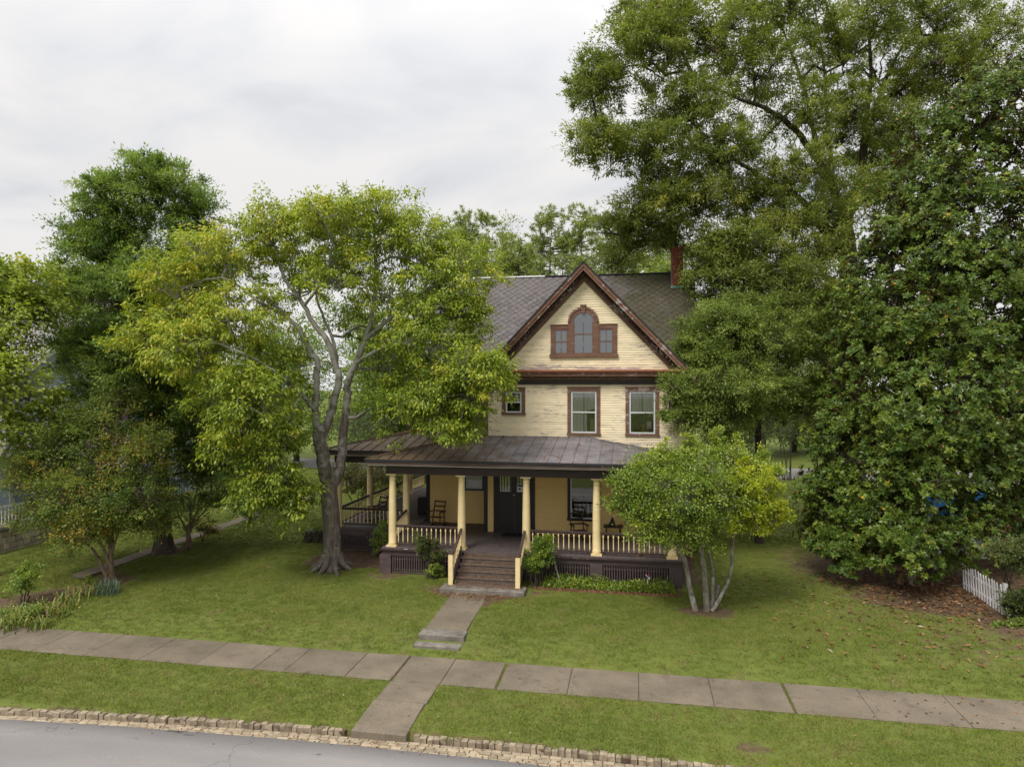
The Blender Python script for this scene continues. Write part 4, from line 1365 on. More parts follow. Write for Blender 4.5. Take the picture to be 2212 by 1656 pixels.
# beam, fascia, edge and tin roof of the porch
ex0, ex1, ey, wy, wx = -9.22, 1.80, 22.40, 25.20, -12.3
SL, Z0 = 0.169, 4.13
zr = lambda d: Z0 + SL * d
bm = MB()
bm.box(-8.62, 1.40, YP - 0.17, YP + 0.15, 3.59, 3.90)
bm.box(-8.64, 1.42, YP - 0.19, YP + 0.17, 3.575, 3.60 + 0.03)
bm.build('porch_beam', DKBROWN, house)
bm = MB()
bm.box(-8.62, -8.30, YP + 0.19, 25.78, 3.59, 3.90); bm.box(1.08, 1.40, YP + 0.19, YF, 3.59, 3.90)
bm.box(-11.93, -8.72, 25.79, 26.1, 3.58, 3.90); bm.box(-11.93, -11.6, 26.11, 36.4, 3.58, 3.90)
bm.build('porch_beam', DKBROWN, house)
ceil_ = MB()
ceil_.box(ex0 + 0.05, ex1 - 0.05, ey + 0.06, YF - 0.04, 3.905, 3.925); ceil_.box(ex0 + 0.05, BX0 - 0.06, YF - 0.035, YL - 0.04, 3.905, 3.925)
ceil_.box(wx + 0.05, ex0 + 0.045, wy + 0.06, 36.5, 3.905, 3.925); ceil_.box(ex0 + 0.046, LX0 - 0.02, YL - 0.03, 36.5, 3.905, 3.925)
ceil_.build('porch_ceiling', CEIL, house)
fa = MB()
fa.box(ex0 + 0.02, ex1 - 0.02, ey + 0.02, ey + 0.055, 3.93, 4.055)
fa.box(ex0 + 0.02, ex0 + 0.055, ey + 0.056, wy - 0.01, 3.93, 4.055); fa.box(ex1 - 0.055, ex1 - 0.02, ey + 0.056, YF, 3.93, 4.055)
fa.box(wx + 0.02, ex0 + 0.055, wy + 0.02, wy + 0.055, 3.93, 4.055); fa.box(wx + 0.02, wx + 0.055, wy + 0.056, 36.6, 3.93, 4.055)
fa.build('fascia', FASCIA, house)
ed = MB()
ed.box(ex0 - 0.03, ex1 + 0.03, ey - 0.03, ey + 0.12, 4.056, 4.125)
ed.box(ex0 - 0.03, ex0 + 0.12, ey + 0.121, wy + 0.1, 4.056, 4.125); ed.box(ex1 - 0.12, ex1 + 0.03, ey + 0.121, YF, 4.056, 4.125)
ed.box(wx - 0.03, ex0 - 0.031, wy - 0.03, wy + 0.12, 4.056, 4.125); ed.box(wx - 0.03, wx + 0.12, wy + 0.121, 36.6, 4.056, 4.125)
ed.build('roof_edge', TAR, house)


def clip(poly, ax_, lo, hi):
    def half(P, f):
        out = []
        for i in range(len(P)):
            a, b = P[i], P[(i + 1) % len(P)]
            fa_, fb = f(a), f(b)
            if fa_ >= 0: out.append(a)
            if fa_ * fb < 0:
                t_ = fa_ / (fa_ - fb); out.append((a[0] + (b[0] - a[0]) * t_, a[1] + (b[1] - a[1]) * t_))
        return out
    P = half(poly, lambda p: p[ax_] - lo)
    return half(P, lambda p: hi - p[ax_]) if len(P) > 2 else []


def area(P):
    return 0.5 * sum(P[i][0] * P[(i + 1) % len(P)][1] - P[(i + 1) % len(P)][0] * P[i][1] for i in range(len(P)))


porch_roof = MB().slab([(-3.0, ey + 0.2, 4.1), (-1.0, ey + 0.2, 4.1), (-1.0, YF, 4.4), (-3, YF, 4.4)], 0.05).build('porch_roof', TIN, house)
planes = [
    ([(ex0, ey), (ex1, ey), (ex1 - 3.5, YF), (BX0, YF)], lambda x, y: zr(y - ey), 0),
    ([(ex1, ey), (ex1, YF), (ex1 - 3.5, YF)], lambda x, y: zr(ex1 - x), 1),
    ([(ex0, ey), (BX0, YF), (BX0, YL), (ex0 + 2.1, YL), (ex0, wy)], lambda x, y: zr(x - ex0), 1),
    ([(wx, wy), (ex0, wy), (ex0 + 2.1, YL), (LX0, YL), (LX0, wy + 3.78)], lambda x, y: zr(y - wy), 0),
    ([(wx, wy), (LX0, wy + 3.78), (LX0, 36.6), (wx, 36.6)], lambda x, y: zr(x - wx), 1)]
for P, zf_, ax_ in planes:
    lo, hi = min(p[ax_] for p in P), max(p[ax_] for p in P)
    n = max(1, round((hi - lo) / 0.43))
    for i in range(n):
        a, b = lo + (hi - lo) * i / n, lo + (hi - lo) * (i + 1) / n
        Q = clip(P, ax_, a + 0.001, b - 0.001)
        if len(Q) < 3 or abs(area(Q)) < 0.01: continue
        if area(Q) < 0: Q = Q[::-1]
        m = MB().slab([(x, y, zf_(x, y)) for x, y in Q], 0.02)
        # standing seam along the edge shared with the next sheet
        S = sorted([q for q in Q if abs(q[ax_] - (b - 0.001)) < 1e-4], key=lambda q: q[1 - ax_])
        if len(S) >= 2 and i < n - 1:
            s0, s1 = S[0], S[-1]
            m.beam((s0[0], s0[1], zf_(*s0) + 0.012), (s1[0], s1[1], zf_(*s1) + 0.012), 0.022, 0.034)
        m.build('panel', TIN, porch_roof)
for a, b in (((ex0, ey), (BX0, YF)), ((ex1, ey), (ex1 - 3.5, YF)), ((wx, wy), (LX0, wy + 3.78))):
    da = 0.0; db = 3.5 if a[0] != wx else 3.78
    MB().beam((a[0], a[1], zr(da) + 0.01), (b[0], b[1], zr(db) + 0.01), 0.06, 0.035).build('hip_cap', TIN, porch_roof)

# double front door with a white notice on the glass
dr = MB()
dr.box(-5.38, -5.26, YF - 0.05, YF + 0.02, FLOOR, 3.45); dr.box(-3.88, -3.76, YF - 0.05, YF + 0.02, FLOOR, 3.45); dr.box(-5.38, -3.76, YF - 0.054, YF + 0.02, 3.451, 3.6)
door = dr.build('door', BLACKISH, house)
for a, b in ((-5.255, -4.575), (-4.565, -3.885)):
    lf = MB()
    lf.box(a, a + 0.12, YF - 0.03, YF + 0.0, FLOOR + 0.01, 3.45); lf.box(b - 0.12, b, YF - 0.03, YF + 0.0, FLOOR + 0.01, 3.45)
    for z0_, z1_ in ((1.01, 1.25), (1.75, 1.87), (2.42, 2.57), (3.30, 3.45)): lf.box(a + 0.121, b - 0.121, YF - 0.03, YF, z0_, z1_)
    lf.box(a + 0.121, b - 0.121, YF - 0.012, YF, 1.251, 1.749); lf.box(a + 0.121, b - 0.121, YF - 0.012, YF, 1.871, 2.419)
    lf.build('door_leaf', BLACKISH, door)
    MB().box(a + 0.121, b - 0.121, YF - 0.016, YF - 0.010, 2.571, 3.299).build('pane', GLASS, door)
    curtain(door, a + 0.12, b - 0.12, 2.60, 3.3, YF - 0.004, 4, mat=plain('brown_door_curtain', (0.085, 0.070, 0.045), 0.9, 0.3, 3, (6, 1, 2)))
MB().box(-4.60, -4.54, YF - 0.075, YF - 0.032, 2.44, 2.475).build('handle', PLASTW, door)
SIGNB = plain('blue_print', (0.045, 0.085, 0.22), 0.6, 0.05)
SIGNK = plain('black_print', (0.02, 0.02, 0.02), 0.6, 0.05)
sg_ = MB().box(-4.46, -4.02, YF - 0.036, YF - 0.032, 2.57, 2.88).build('notice', PLASTW, door)
MB().box(-4.445, -4.035, YF - 0.0385, YF - 0.0365, 2.775, 2.86).build('print', SIGNB, door)
MB().prism([(-4.40, 2.63), (-4.27, 2.68), (-4.40, 2.74)], YF - 0.0385, YF - 0.0365).build('print', SIGNK, door)
for k_ in range(4):
    MB().box(-4.22, -4.05, YF - 0.0385, YF - 0.0365, 2.60 + k_ * 0.04, 2.618 + k_ * 0.04).build('print', plain('grey_print', (0.35, 0.35, 0.35), 0.6, 0.02), door)
tag(MB().box(-4.95, -4.2, 25.15, 25.7, FLOOR + 0.002, FLOOR + 0.018).build('doormat', BLACKISH), 'black doormat lying before the dark double front door', 'doormat')


# ---------------------------------------------------------------- things on the porch
def rocking_chair(label, x, y, rz):
    r_ = thing('rocking_chair', label, 'chair', (x, y, FLOOR), 'wooden chairs on the porch')
    ca, sa = math.cos(rz), math.sin(rz)
    T = lambda a, b, c: (x + a * ca - b * sa, y + a * sa + b * ca, FLOOR + c)
    def bar(name, p, q, w=0.035, h=0.035):
        MB().beam(T(*p), T(*q), w, h).build(name, CHAIRW, r_)
    for s in (-0.25, 0.25):                       # front faces -y of the chair
        bar('leg', (s, -0.22, 0.05), (s, -0.22, 0.60)); bar('leg', (s, 0.2, 0.05), (s, 0.2, 0.42))
        bar('back_post', (s * 0.92, 0.2, 0.40), (s * 0.92, 0.40, 0.98))
        bar('arm', (s * 1.12, -0.30, 0.615), (s * 1.05, 0.27, 0.58), 0.085, 0.03)
        m = MB(); pts = [T(s, b, 0.025 + 0.16 * (b) ** 2) for b in np.linspace(-0.42, 0.52, 8)]
        for p, q in zip(pts[:-1], pts[1:]): m.beam(p, q, 0.035, 0.05)
        m.build('rocker', CHAIRW, r_)
    for k_ in range(5):
        bar('seat_slat', (-0.25, -0.2 + k_ * 0.1, 0.40 - k_ * 0.012), (0.25, -0.2 + k_ * 0.1, 0.40 - k_ * 0.012), 0.085, 0.02)
    for h_ in (0.58, 0.76, 0.94):
        t_ = (h_ - 0.40) / 0.64
        bar('back_rail', (-0.23, 0.2 + 0.22 * t_, h_), (0.23, 0.2 + 0.22 * t_, h_), 0.02, 0.05)
    bar('stretcher', (-0.25, -0.22, 0.2), (0.25, -0.22, 0.2), 0.025, 0.025)
    return r_


rocking_chair('brown wooden chair against the yellow wall near the dark corner board', -7.85, 26.45, R(-8))
rocking_chair('dark rocking chair beneath the ground floor window behind the railing', -2.0, 24.9, R(20))
rocking_chair('dark rocking chair with a round basket at the corner of the porch wing', -10.6, 27.0, R(-30))
tb = thing('side_table', 'small dark wooden table against the yellow wall beneath the windows', 'table', (-0.75, 25.35, FLOOR))
MB().box(-1.12, -0.42, 25.15, 25.55, FLOOR + 0.47, FLOOR + 0.52).build('table_top', CHAIRW, tb)
for a in (-1.02, -0.52):
    for b in (25.2, 25.5): MB().box(a - 0.03, a + 0.03, b - 0.025, b + 0.025, FLOOR, FLOOR + 0.469).build('leg', CHAIRW, tb)
GREYS = plain('dark_grey_glaze', (0.03, 0.037, 0.037), 0.35, 0.5, 20)
orn = thing('garden_ornament', 'small dark grey-green ornament standing on the porch table', 'ornament', (-0.80, 25.35, FLOOR + 0.521))
MB().lathe([(0.10, 0), (0.105, 0.05), (0.085, 0.11), (0.095, 0.13), (0.06, 0.2), (0.065, 0.22), (0.025, 0.3), (0.0, 0.33)], (-0.80, 25.35, FLOOR + 0.521), 10).build('body', GREYS, orn)
MB().lathe([(0.0, 0.0), (0.04, 0.01), (0.05, 0.05), (0.03, 0.1), (0.0, 0.11)], (-0.90, 25.27, FLOOR + 0.521), 8).build('figure', GREYS, orn)
pt = thing('flower_pot', 'little terracotta pot on the porch floor behind the railing', 'pot', (0.18, 23.12, FLOOR))
MB().lathe([(0.04, 0), (0.06, 0.10), (0.07, 0.10), (0.07, 0.13), (0.055, 0.13), (0.05, 0.09)], (0.18, 23.12, FLOOR + 0.001), 12).build('pot_body', TERRA, pt)
bk = thing('basket', 'round brown basket on the seat of the porch wing chair', 'basket', (-10.6, 26.95, FLOOR + 0.42))
MB().lathe([(0.13, 0), (0.17, 0.14), (0.18, 0.15), (0.155, 0.14), (0.12, 0.02)], (-10.6, 26.95, FLOOR + 0.425), 14).build('bowl', TERRA, bk)
tag(MB().poly([(-7.95, 22.72, 0.968), (-7.80, 22.69, 0.970), (-7.77, 22.76, 0.972), (-7.90, 22.78, 0.968)], [(0, 1, 2, 3)]).build('paper_scrap', PLASTW),
    'white scrap of paper on the porch ledge left of the steps', 'paper')
# pinwheel
pwl = thing('pinwheel', 'small red, white and blue garden pinwheel in the weedy bed', 'pinwheel', (0.42, 22.40, 0.07))
MB().tube([(0.42, 22.40, 0.05), (0.42, 22.40, 0.52)], 0.008, 6).build('stick', PLASTW, pwl)
PB = [SIGNB, plain('red_plastic', (0.4, 0.03, 0.03), 0.5, 0.05), PLASTW]
for k_ in range(6):
    a = k_ * math.pi / 3
    c_ = Vector((0.42, 22.385, 0.52))
    p1 = c_ + Vector((math.cos(a), -0.15, math.sin(a))) * 0.11; p2 = c_ + Vector((math.cos(a + 0.6), 0.15, math.sin(a + 0.6))) * 0.07
    MB().poly([c_, p1, p2], [(0, 1, 2)]).build('blade', PB[k_ % 3], pwl)
# brick edging set at a slant
edg = thing('brick_edging', 'row of slanted red bricks edging the bed before the porch', 'edging', (-1.1, 21.95, 0.0))
EDB = block_mesh('brick', 0.19, 0.06, 0.09, 9, 0.004, 0.05); EDB.materials.append(plain('dull_red_brick', (0.17, 0.075, 0.05), 0.95, 0.35, 8, (1, 1, 1), 0.3, 0.2, 0.25))
x = -3.15
while x < 1.30:
    link_mesh('brick', EDB, None, edg, (x, 21.93 + 0.005 * random.uniform(-1, 1), 0.06 + random.uniform(-.01, .01)), (random.uniform(-.1, .1), R(42) + random.uniform(-.08, .08), random.uniform(-.08, .08)))
    x += 0.135
for k_ in range(5):
    link_mesh('brick', EDB, None, edg, (1.36, 22.02 + k_ * 0.14, 0.07), (R(42), 0, R(90)))

# ================================================================ VEGETATION
def unit(a):
    return a / (np.linalg.norm(a, axis=-1, keepdims=True) + 1e-9)


def leaf_object(name, p, d, n, L, W, tint, mat, parent, fold=0.18, curl=0.12, kind=None, tri=False):
    d = unit(d); n = unit(n - d * np.sum(n * d, -1, keepdims=True))
    s = np.cross(d, n)
    L = np.broadcast_to(L, (len(p),))[:, None]; W = np.broadcast_to(W, (len(p),))[:, None]
    if tri:                                  # small leaves: one pointed face each
        v = np.stack([p - s * W * 0.5, p + s * W * 0.5, p + d * L], 1).reshape(-1, 3)
        return np_mesh(name, v, np.arange(len(p) * 3).reshape(-1, 3), mat, parent, attrs={'tint': ('FACE', np.clip(tint, 0, 1))}, kind=kind)
    v = np.stack([p, p + d * L * 0.45 + s * W * 0.5 + n * W * fold, p + d * L - n * L * curl, p + d * L * 0.45 - s * W * 0.5 + n * W * fold], 1).reshape(-1, 3)
    q = np.arange(len(p) * 4).reshape(-1, 4)
    return np_mesh(name, v, q, mat, parent, attrs={'tint': ('FACE', np.clip(tint, 0, 1))}, kind=kind)


def smooth_path(pts, m=5, jit=0.0):
    P = np.array(pts, float)
    P = np.vstack([2 * P[0] - P[1], P, 2 * P[-1] - P[-2]])
    out = []
    for i in range(1, len(P) - 2):
        for t in np.linspace(0, 1, m, endpoint=False):
            a, b, c, d = P[i - 1], P[i], P[i + 1], P[i + 2]
            out.append(0.5 * ((2 * b) + (-a + c) * t + (2 * a - 5 * b + 4 * c - d) * t * t + (-a + 3 * b - 3 * c + d) * t ** 3))
    out.append(P[-2])
    out = np.array(out)
    if jit: out[1:-1] += rng.normal(0, jit, out[1:-1].shape)
    return out


class Wood:
    def __init__(s):
        s.v, s.q, s.n = [], [], 0

    def add(s, pts, rad, sides=6, flare=None):
        v, q = tube_arrays(pts, rad, sides, flare)
        s.v.append(v); s.q.append(q + s.n); s.n += len(v)

    def twig(s, a, b, r0, r1, sides=3, sag=0.0, seg=3):
        t = np.linspace(0, 1, seg)[:, None]
        P = a + (b - a) * t
        ln = np.linalg.norm(b - a)
        P[1:-1] += rng.normal(0, 0.07 * ln, (seg - 2, 3)); P[:, 2] += (sag * np.sin(t[:, 0] * np.pi)) * ln
        s.add(P, np.linspace(r0, r1, seg), sides)

    def build(s, name, mat, parent):
        return np_mesh(name, np.concatenate(s.v), np.concatenate(s.q), mat, parent, smooth=True)


def lobe(px, py, d, rpx, rpy, rd=None, n=100, bias=0.0):
    """a mass of foliage: centre at a photo point and depth, radii in view units, depth radius in metres"""
    return dict(c=at(px, py, d), r=np.array([rpx / F * d, rd if rd else rpx / F * d * 0.9, rpy / F * d]), n=n, bias=bias)


def lobe3(c, r, n=100, bias=0.0):
    return dict(c=np.array(c, float), r=np.array(r, float) * np.ones(3), n=n, bias=bias)


def sample_lobe(lb, inner=0.35):
    nt_ = lb['n']
    n = max(4, nt_ // 6)
    u = unit(rng.normal(size=(n, 3)))
    low = u[:, 2] < -0.35
    u[low & (rng.random(n) < 0.45), 2] *= -1
    rad = np.where(rng.random(n) < inner, rng.uniform(0.25, 0.75, n), rng.uniform(0.75, 1.06, n))
    ph = lb['c'][0] * 1.7 + lb['c'][2]
    rad *= 0.86 + 0.22 * np.sin(u[:, 0] * 5 + ph) * np.sin(u[:, 2] * 6 + u[:, 1] * 4 + ph) + 0.1 * rng.normal(size=n)
    cc = lb['c'] + u * rad[:, None] * lb['r']
    k = rng.integers(0, n, nt_)
    cr = np.clip(0.17 * lb['r'].mean(), 0.05, 0.75)
    off = rng.normal(size=(nt_, 3)) * cr * np.array([1.0, 1.0, 0.6])
    return cc[k] + off, unit(u[k] + 0.6 * off / cr)


def foliage(lobes, per, crad, L, W, droop=0.4, tint_c=0.16, tint_l=0.10, up=0.6, flat=0.75, inner=0.35, pad=4.2, puff=1.0):
    """masses -> rounded pads of leaves, dense on top, open beneath"""
    P, D, Nn, T, cl, own = [], [], [], [], [], []
    for li, lb in enumerate(lobes):
        k = max(5, int(lb['n'] / pad))
        m = max(20, int(lb['n'] * per / k))
        u = unit(rng.normal(size=(k, 3)))
        low = u[:, 2] < -0.3
        u[low & (rng.random(k) < 0.45), 2] *= -1
        rad = np.where(rng.random(k) < inner, rng.uniform(0.2, 0.7, k), rng.uniform(0.72, 1.0, k))
        rad = np.where(rng.random(k) < 0.14, rng.uniform(1.0, 1.28, k), rad)
        c = lb['c'] + u * rad[:, None] * lb['r']
        cr = np.clip(crad * 2.2 * puff, 0.05, 0.5 * lb['r'].mean()) * rng.uniform(0.45, 1.35, k)
        mm = None
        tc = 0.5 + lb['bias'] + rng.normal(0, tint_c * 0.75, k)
        v = unit(rng.normal(size=(k, m, 3)))
        fl = (v[..., 2] < -0.1) & (rng.random((k, m)) < 0.5)
        v[..., 2] = np.where(fl, -v[..., 2], v[..., 2])
        ph = rng.uniform(0, 6.28, (k, 1))
        rr = rng.random((k, m)) ** 0.55 * (0.82 + 0.28 * np.sin(4 * v[..., 0] + 3 * v[..., 2] + ph) * np.sin(5 * v[..., 1] + ph * 1.7) + 0.10 * rng.normal(size=(k, m)))
        off = v * rr[..., None] * cr[:, None, None] * np.array([1, 1, flat])
        ax = unit(u + 0.5 * rng.normal(size=(k, 3)) - [0, 0, 0.25 * droop])        # sprays stretch along their twig
        off = off + ax[:, None, :] * np.sum(off * ax[:, None, :], -1, keepdims=True) * 0.9
        p = c[:, None, :] + off
        d = 0.75 * v + 0.45 * u[:, None, :] + 0.5 * rng.normal(size=(k, m, 3)); d[..., 2] -= droop
        nn = np.array([0, 0, up + 0.15]) + 0.6 * v + 0.25 * u[:, None, :] + 0.36 * rng.normal(size=(k, m, 3))
        P.append(p.reshape(-1, 3)); D.append(d.reshape(-1, 3)); Nn.append(nn.reshape(-1, 3))
        T.append((tc[:, None] + rng.normal(0, tint_l, (k, m))).ravel())
        e = p[:, :6].reshape(-1, 3)
        cl.append(e); own.append(np.full(len(e), li))
    P, D, Nn, T = map(np.concatenate, (P, D, Nn, T))
    m = len(P)
    return P, D, Nn, L * rng.uniform(0.7, 1.25, m), W * rng.uniform(0.75, 1.2, m), T, np.concatenate(cl), np.concatenate(own)


def branch_out(wood, limbs, lobes, cl, own, sub=7, r_sub=0.035, r_tw=0.010, skip=0.25, every=1):
    """limbs -> boughs inside every mass -> twigs to the leaf clusters"""
    sk = np.concatenate([p[int(len(p) * skip):] for p, r in limbs])
    for li, lb in enumerate(lobes):
        c = cl[own == li]
        if not len(c): continue
        nodes = []
        c0 = lb['c'].copy(); c0[2] -= 0.3 * lb['r'][2]
        i = np.argmin(np.linalg.norm(sk - c0, axis=1) + 0.4 * np.maximum(0, sk[:, 2] - c0[2]))
        hub = c0 + rng.normal(0, 0.12, 3) * lb['r']
        dist = np.linalg.norm(hub - sk[i])
        wood.twig(sk[i], hub, r_sub * (1 + 0.35 * dist), r_sub * 1.1, 5, 0.06, 5)
        for _ in range(max(3, int(sub))):
            t = c[rng.integers(len(c))]
            q = hub + (t - hub) * rng.uniform(0.4, 0.75)
            wood.twig(hub, q, r_sub, r_sub * 0.5, 4, 0.05, 4)
            nodes.append(q)
        nodes = np.array(nodes)
        for t in c[::every]:
            j = np.argmin(np.linalg.norm(nodes - t, axis=1))
            wood.twig(nodes[j], t, r_tw, r_tw * 0.4, 3, 0.03, 3)


def tree(name, label, cat, base, limbs, lobes, leafm, barkm, per=40, crad=0.3, L=0.11, W=0.055, droop=0.4, group=None, sub=7,
         r_sub=0.035, r_tw=0.010, every=1, up=0.6, tint_c=0.16, tint_l=0.10, flat=0.75, inner=0.35, skip=0.25, sides=9, flare=None, fold=0.18, tri=True, pad=2.6, puff=0.85):
    t = thing(name, label, cat, base, group)
    w = Wood()
    for i, (p, r) in enumerate(limbs):
        w.add(p, r, sides if i == 0 else max(6, sides - 3), flare if i == 0 else None)
    P, D, Nn, LL, WW, T, cl, own = foliage(lobes, per, crad, L, W, droop, tint_c, tint_l, up, flat, inner, pad, puff)
    branch_out(w, limbs, lobes, cl, own, sub, r_sub, r_tw, skip, every)
    w.build('trunk', barkm, t)
    leaf_object('crown', P, D, Nn, LL, WW, T, leafm, t, fold, tri=tri)
    return t


def taper(n, a, b, pw=1.0):
    return a + (b - a) * np.linspace(0, 1, n) ** pw


def limb(pts, r0, r1, m=5, jit=0.02, pw=0.8):
    p = smooth_path(pts, m, jit)
    return p, taper(len(p), r0, r1, pw)


BARK_GREY = bark('grey_lichen_bark', (0.055, 0.044, 0.036), (0.215, 0.182, 0.155), 12, (1, 1, 0.28), (0.30, 0.295, 0.26), (2.0, 8.0))
BARK_DARK = bark('dark_oak_bark', (0.030, 0.024, 0.019), (0.105, 0.085, 0.068), 8, (1, 1, 0.25))
BARK_TAN = bark('smooth_tan_bark', (0.13, 0.085, 0.055), (0.30, 0.215, 0.15), 5, (1, 1, 0.4))
BARK_PINE = bark('pine_bark', (0.05, 0.036, 0.028), (0.16, 0.12, 0.095), 5, (1, 1, 0.4))
BARK_PALE = bark('pale_mottled_bark', (0.10, 0.085, 0.06), (0.30, 0.27, 0.215), 9, (1, 1, 0.5), (0.36, 0.36, 0.33))

L_HACK = leafmat('yellow_green_leaf', [(0.0, (0.0883, 0.1470, 0.0176)), (0.38, (0.2168, 0.3014, 0.0322)), (0.66, (0.3773, 0.4190, 0.0412)), (0.9, (0.5779, 0.5145, 0.0588)), (1.0, (0.6000, 0.4263, 0.0588))], 0.35, 0.42)
L_OAK = leafmat('olive_oak_leaf', [(0.0, (0.0733, 0.1043, 0.0228)), (0.45, (0.1880, 0.2312, 0.0492)), (0.8, (0.3343, 0.3506, 0.0796)), (1.0, (0.4806, 0.3980, 0.0948))], 0.4, 0.46)
L_OAKB = leafmat('bright_oak_leaf', [(0.0, (0.0900, 0.1350, 0.0270)), (0.45, (0.2100, 0.2775, 0.0540)), (0.8, (0.3300, 0.3825, 0.0870)), (1.0, (0.4200, 0.3900, 0.0900))], 0.4, 0.4)
L_GREEN = leafmat('mid_green_leaf', [(0.0, (0.0793, 0.1367, 0.0353)), (0.45, (0.1931, 0.2822, 0.0617)), (0.8, (0.3592, 0.4189, 0.0926)), (1.0, (0.5199, 0.4960, 0.1102))], 0.4, 0.46)
L_MAGN = leafmat('glossy_magnolia_leaf', [(0.0, (0.0298, 0.0585, 0.0100)), (0.5, (0.0827, 0.1364, 0.0184)), (0.85, (0.1654, 0.2227, 0.0284)), (0.97, (0.2233, 0.2435, 0.0317)), (1.0, (0.5184, 0.2645, 0.0251))], 0.38, 0.12, (0.12, 0.075, 0.03), 0.36)
L_MAPLE = leafmat('lime_maple_leaf', [(0.0, (0.1131, 0.1653, 0.0212)), (0.45, (0.2638, 0.3306, 0.0450)), (0.8, (0.4272, 0.4629, 0.0794)), (1.0, (0.5779, 0.4496, 0.0794))], 0.3, 0.45)
L_MYRT = leafmat('crape_myrtle_leaf', [(0.0, (0.0671, 0.1209, 0.0273)), (0.45, (0.1736, 0.2436, 0.0468)), (0.70, (0.3258, 0.3120, 0.0663)), (0.90, (0.5723, 0.3024, 0.0663)), (1.0, (0.6000, 0.2340, 0.0585))], 0.35, 0.45)
L_FLOW = leafmat('purple_blossom', [(0.0, (0.16, 0.07, 0.18)), (1.0, (0.42, 0.22, 0.45))], 0.1, 0.3)
L_HOLLY = leafmat('fresh_green_leaf', [(0.0, (0.0584, 0.1186, 0.0126)), (0.45, (0.1918, 0.2846, 0.0278)), (0.8, (0.3744, 0.4269, 0.0430)), (1.0, (0.6000, 0.5218, 0.0506))], 0.7, 0.35)
L_YEL = leafmat('yellow_leaf', [(0.0, (0.18, 0.23, 0.012)), (0.5, (0.37, 0.42, 0.02)), (1.0, (0.55, 0.56, 0.035))], 0.5, 0.4)
L_DARK = leafmat('dark_green_leaf', [(0.0, (0.0509, 0.0926, 0.0257)), (0.45, (0.1417, 0.2189, 0.0488)), (0.8, (0.2691, 0.3346, 0.0721)), (1.0, (0.4248, 0.4246, 0.0926))], 0.4, 0.42)
L_PINE = leafmat('pine_needle', [(0.0, (0.0998, 0.1473, 0.0418)), (0.5, (0.2566, 0.3208, 0.0855)), (1.0, (0.4704, 0.4752, 0.1236))], 0.3, 0.2)
L_SAGE = leafmat('grey_green_leaf', [(0.0, (0.045, 0.065, 0.030)), (0.5, (0.115, 0.145, 0.075)), (1.0, (0.21, 0.235, 0.13))], 0.3, 0.35)
L_BLUE = leafmat('blue_green_blade', [(0.0, (0.045, 0.075, 0.050)), (0.5, (0.115, 0.165, 0.115)), (1.0, (0.22, 0.27, 0.19))], 0.3, 0.2)
L_IRIS = leafmat('iris_blade', [(0.0, (0.055, 0.085, 0.018)), (0.5, (0.13, 0.175, 0.035)), (0.8, (0.27, 0.27, 0.06)), (1.0, (0.36, 0.25, 0.12))], 0.3, 0.3)
L_GOLD = leafmat('gold_green_leaf', [(0.0, (0.05, 0.05, 0.006)), (0.5, (0.14, 0.125, 0.012)), (1.0, (0.27, 0.21, 0.02))], 0.3, 0.35)
L_LITTER = leafmat('dry_fallen_leaf', [(0.0, (0.075, 0.035, 0.018)), (0.5, (0.21, 0.105, 0.048)), (0.85, (0.34, 0.19, 0.10)), (1.0, (0.42, 0.33, 0.25))], 0.2, 0.1)
L_NAND = leafmat('berry_shrub_leaf', [(0.0, (0.03, 0.05, 0.012)), (0.45, (0.095, 0.13, 0.028)), (0.8, (0.20, 0.21, 0.05)), (0.93, (0.28, 0.22, 0.06)), (1.0, (0.50, 0.10, 0.02))], 0.6, 0.3)

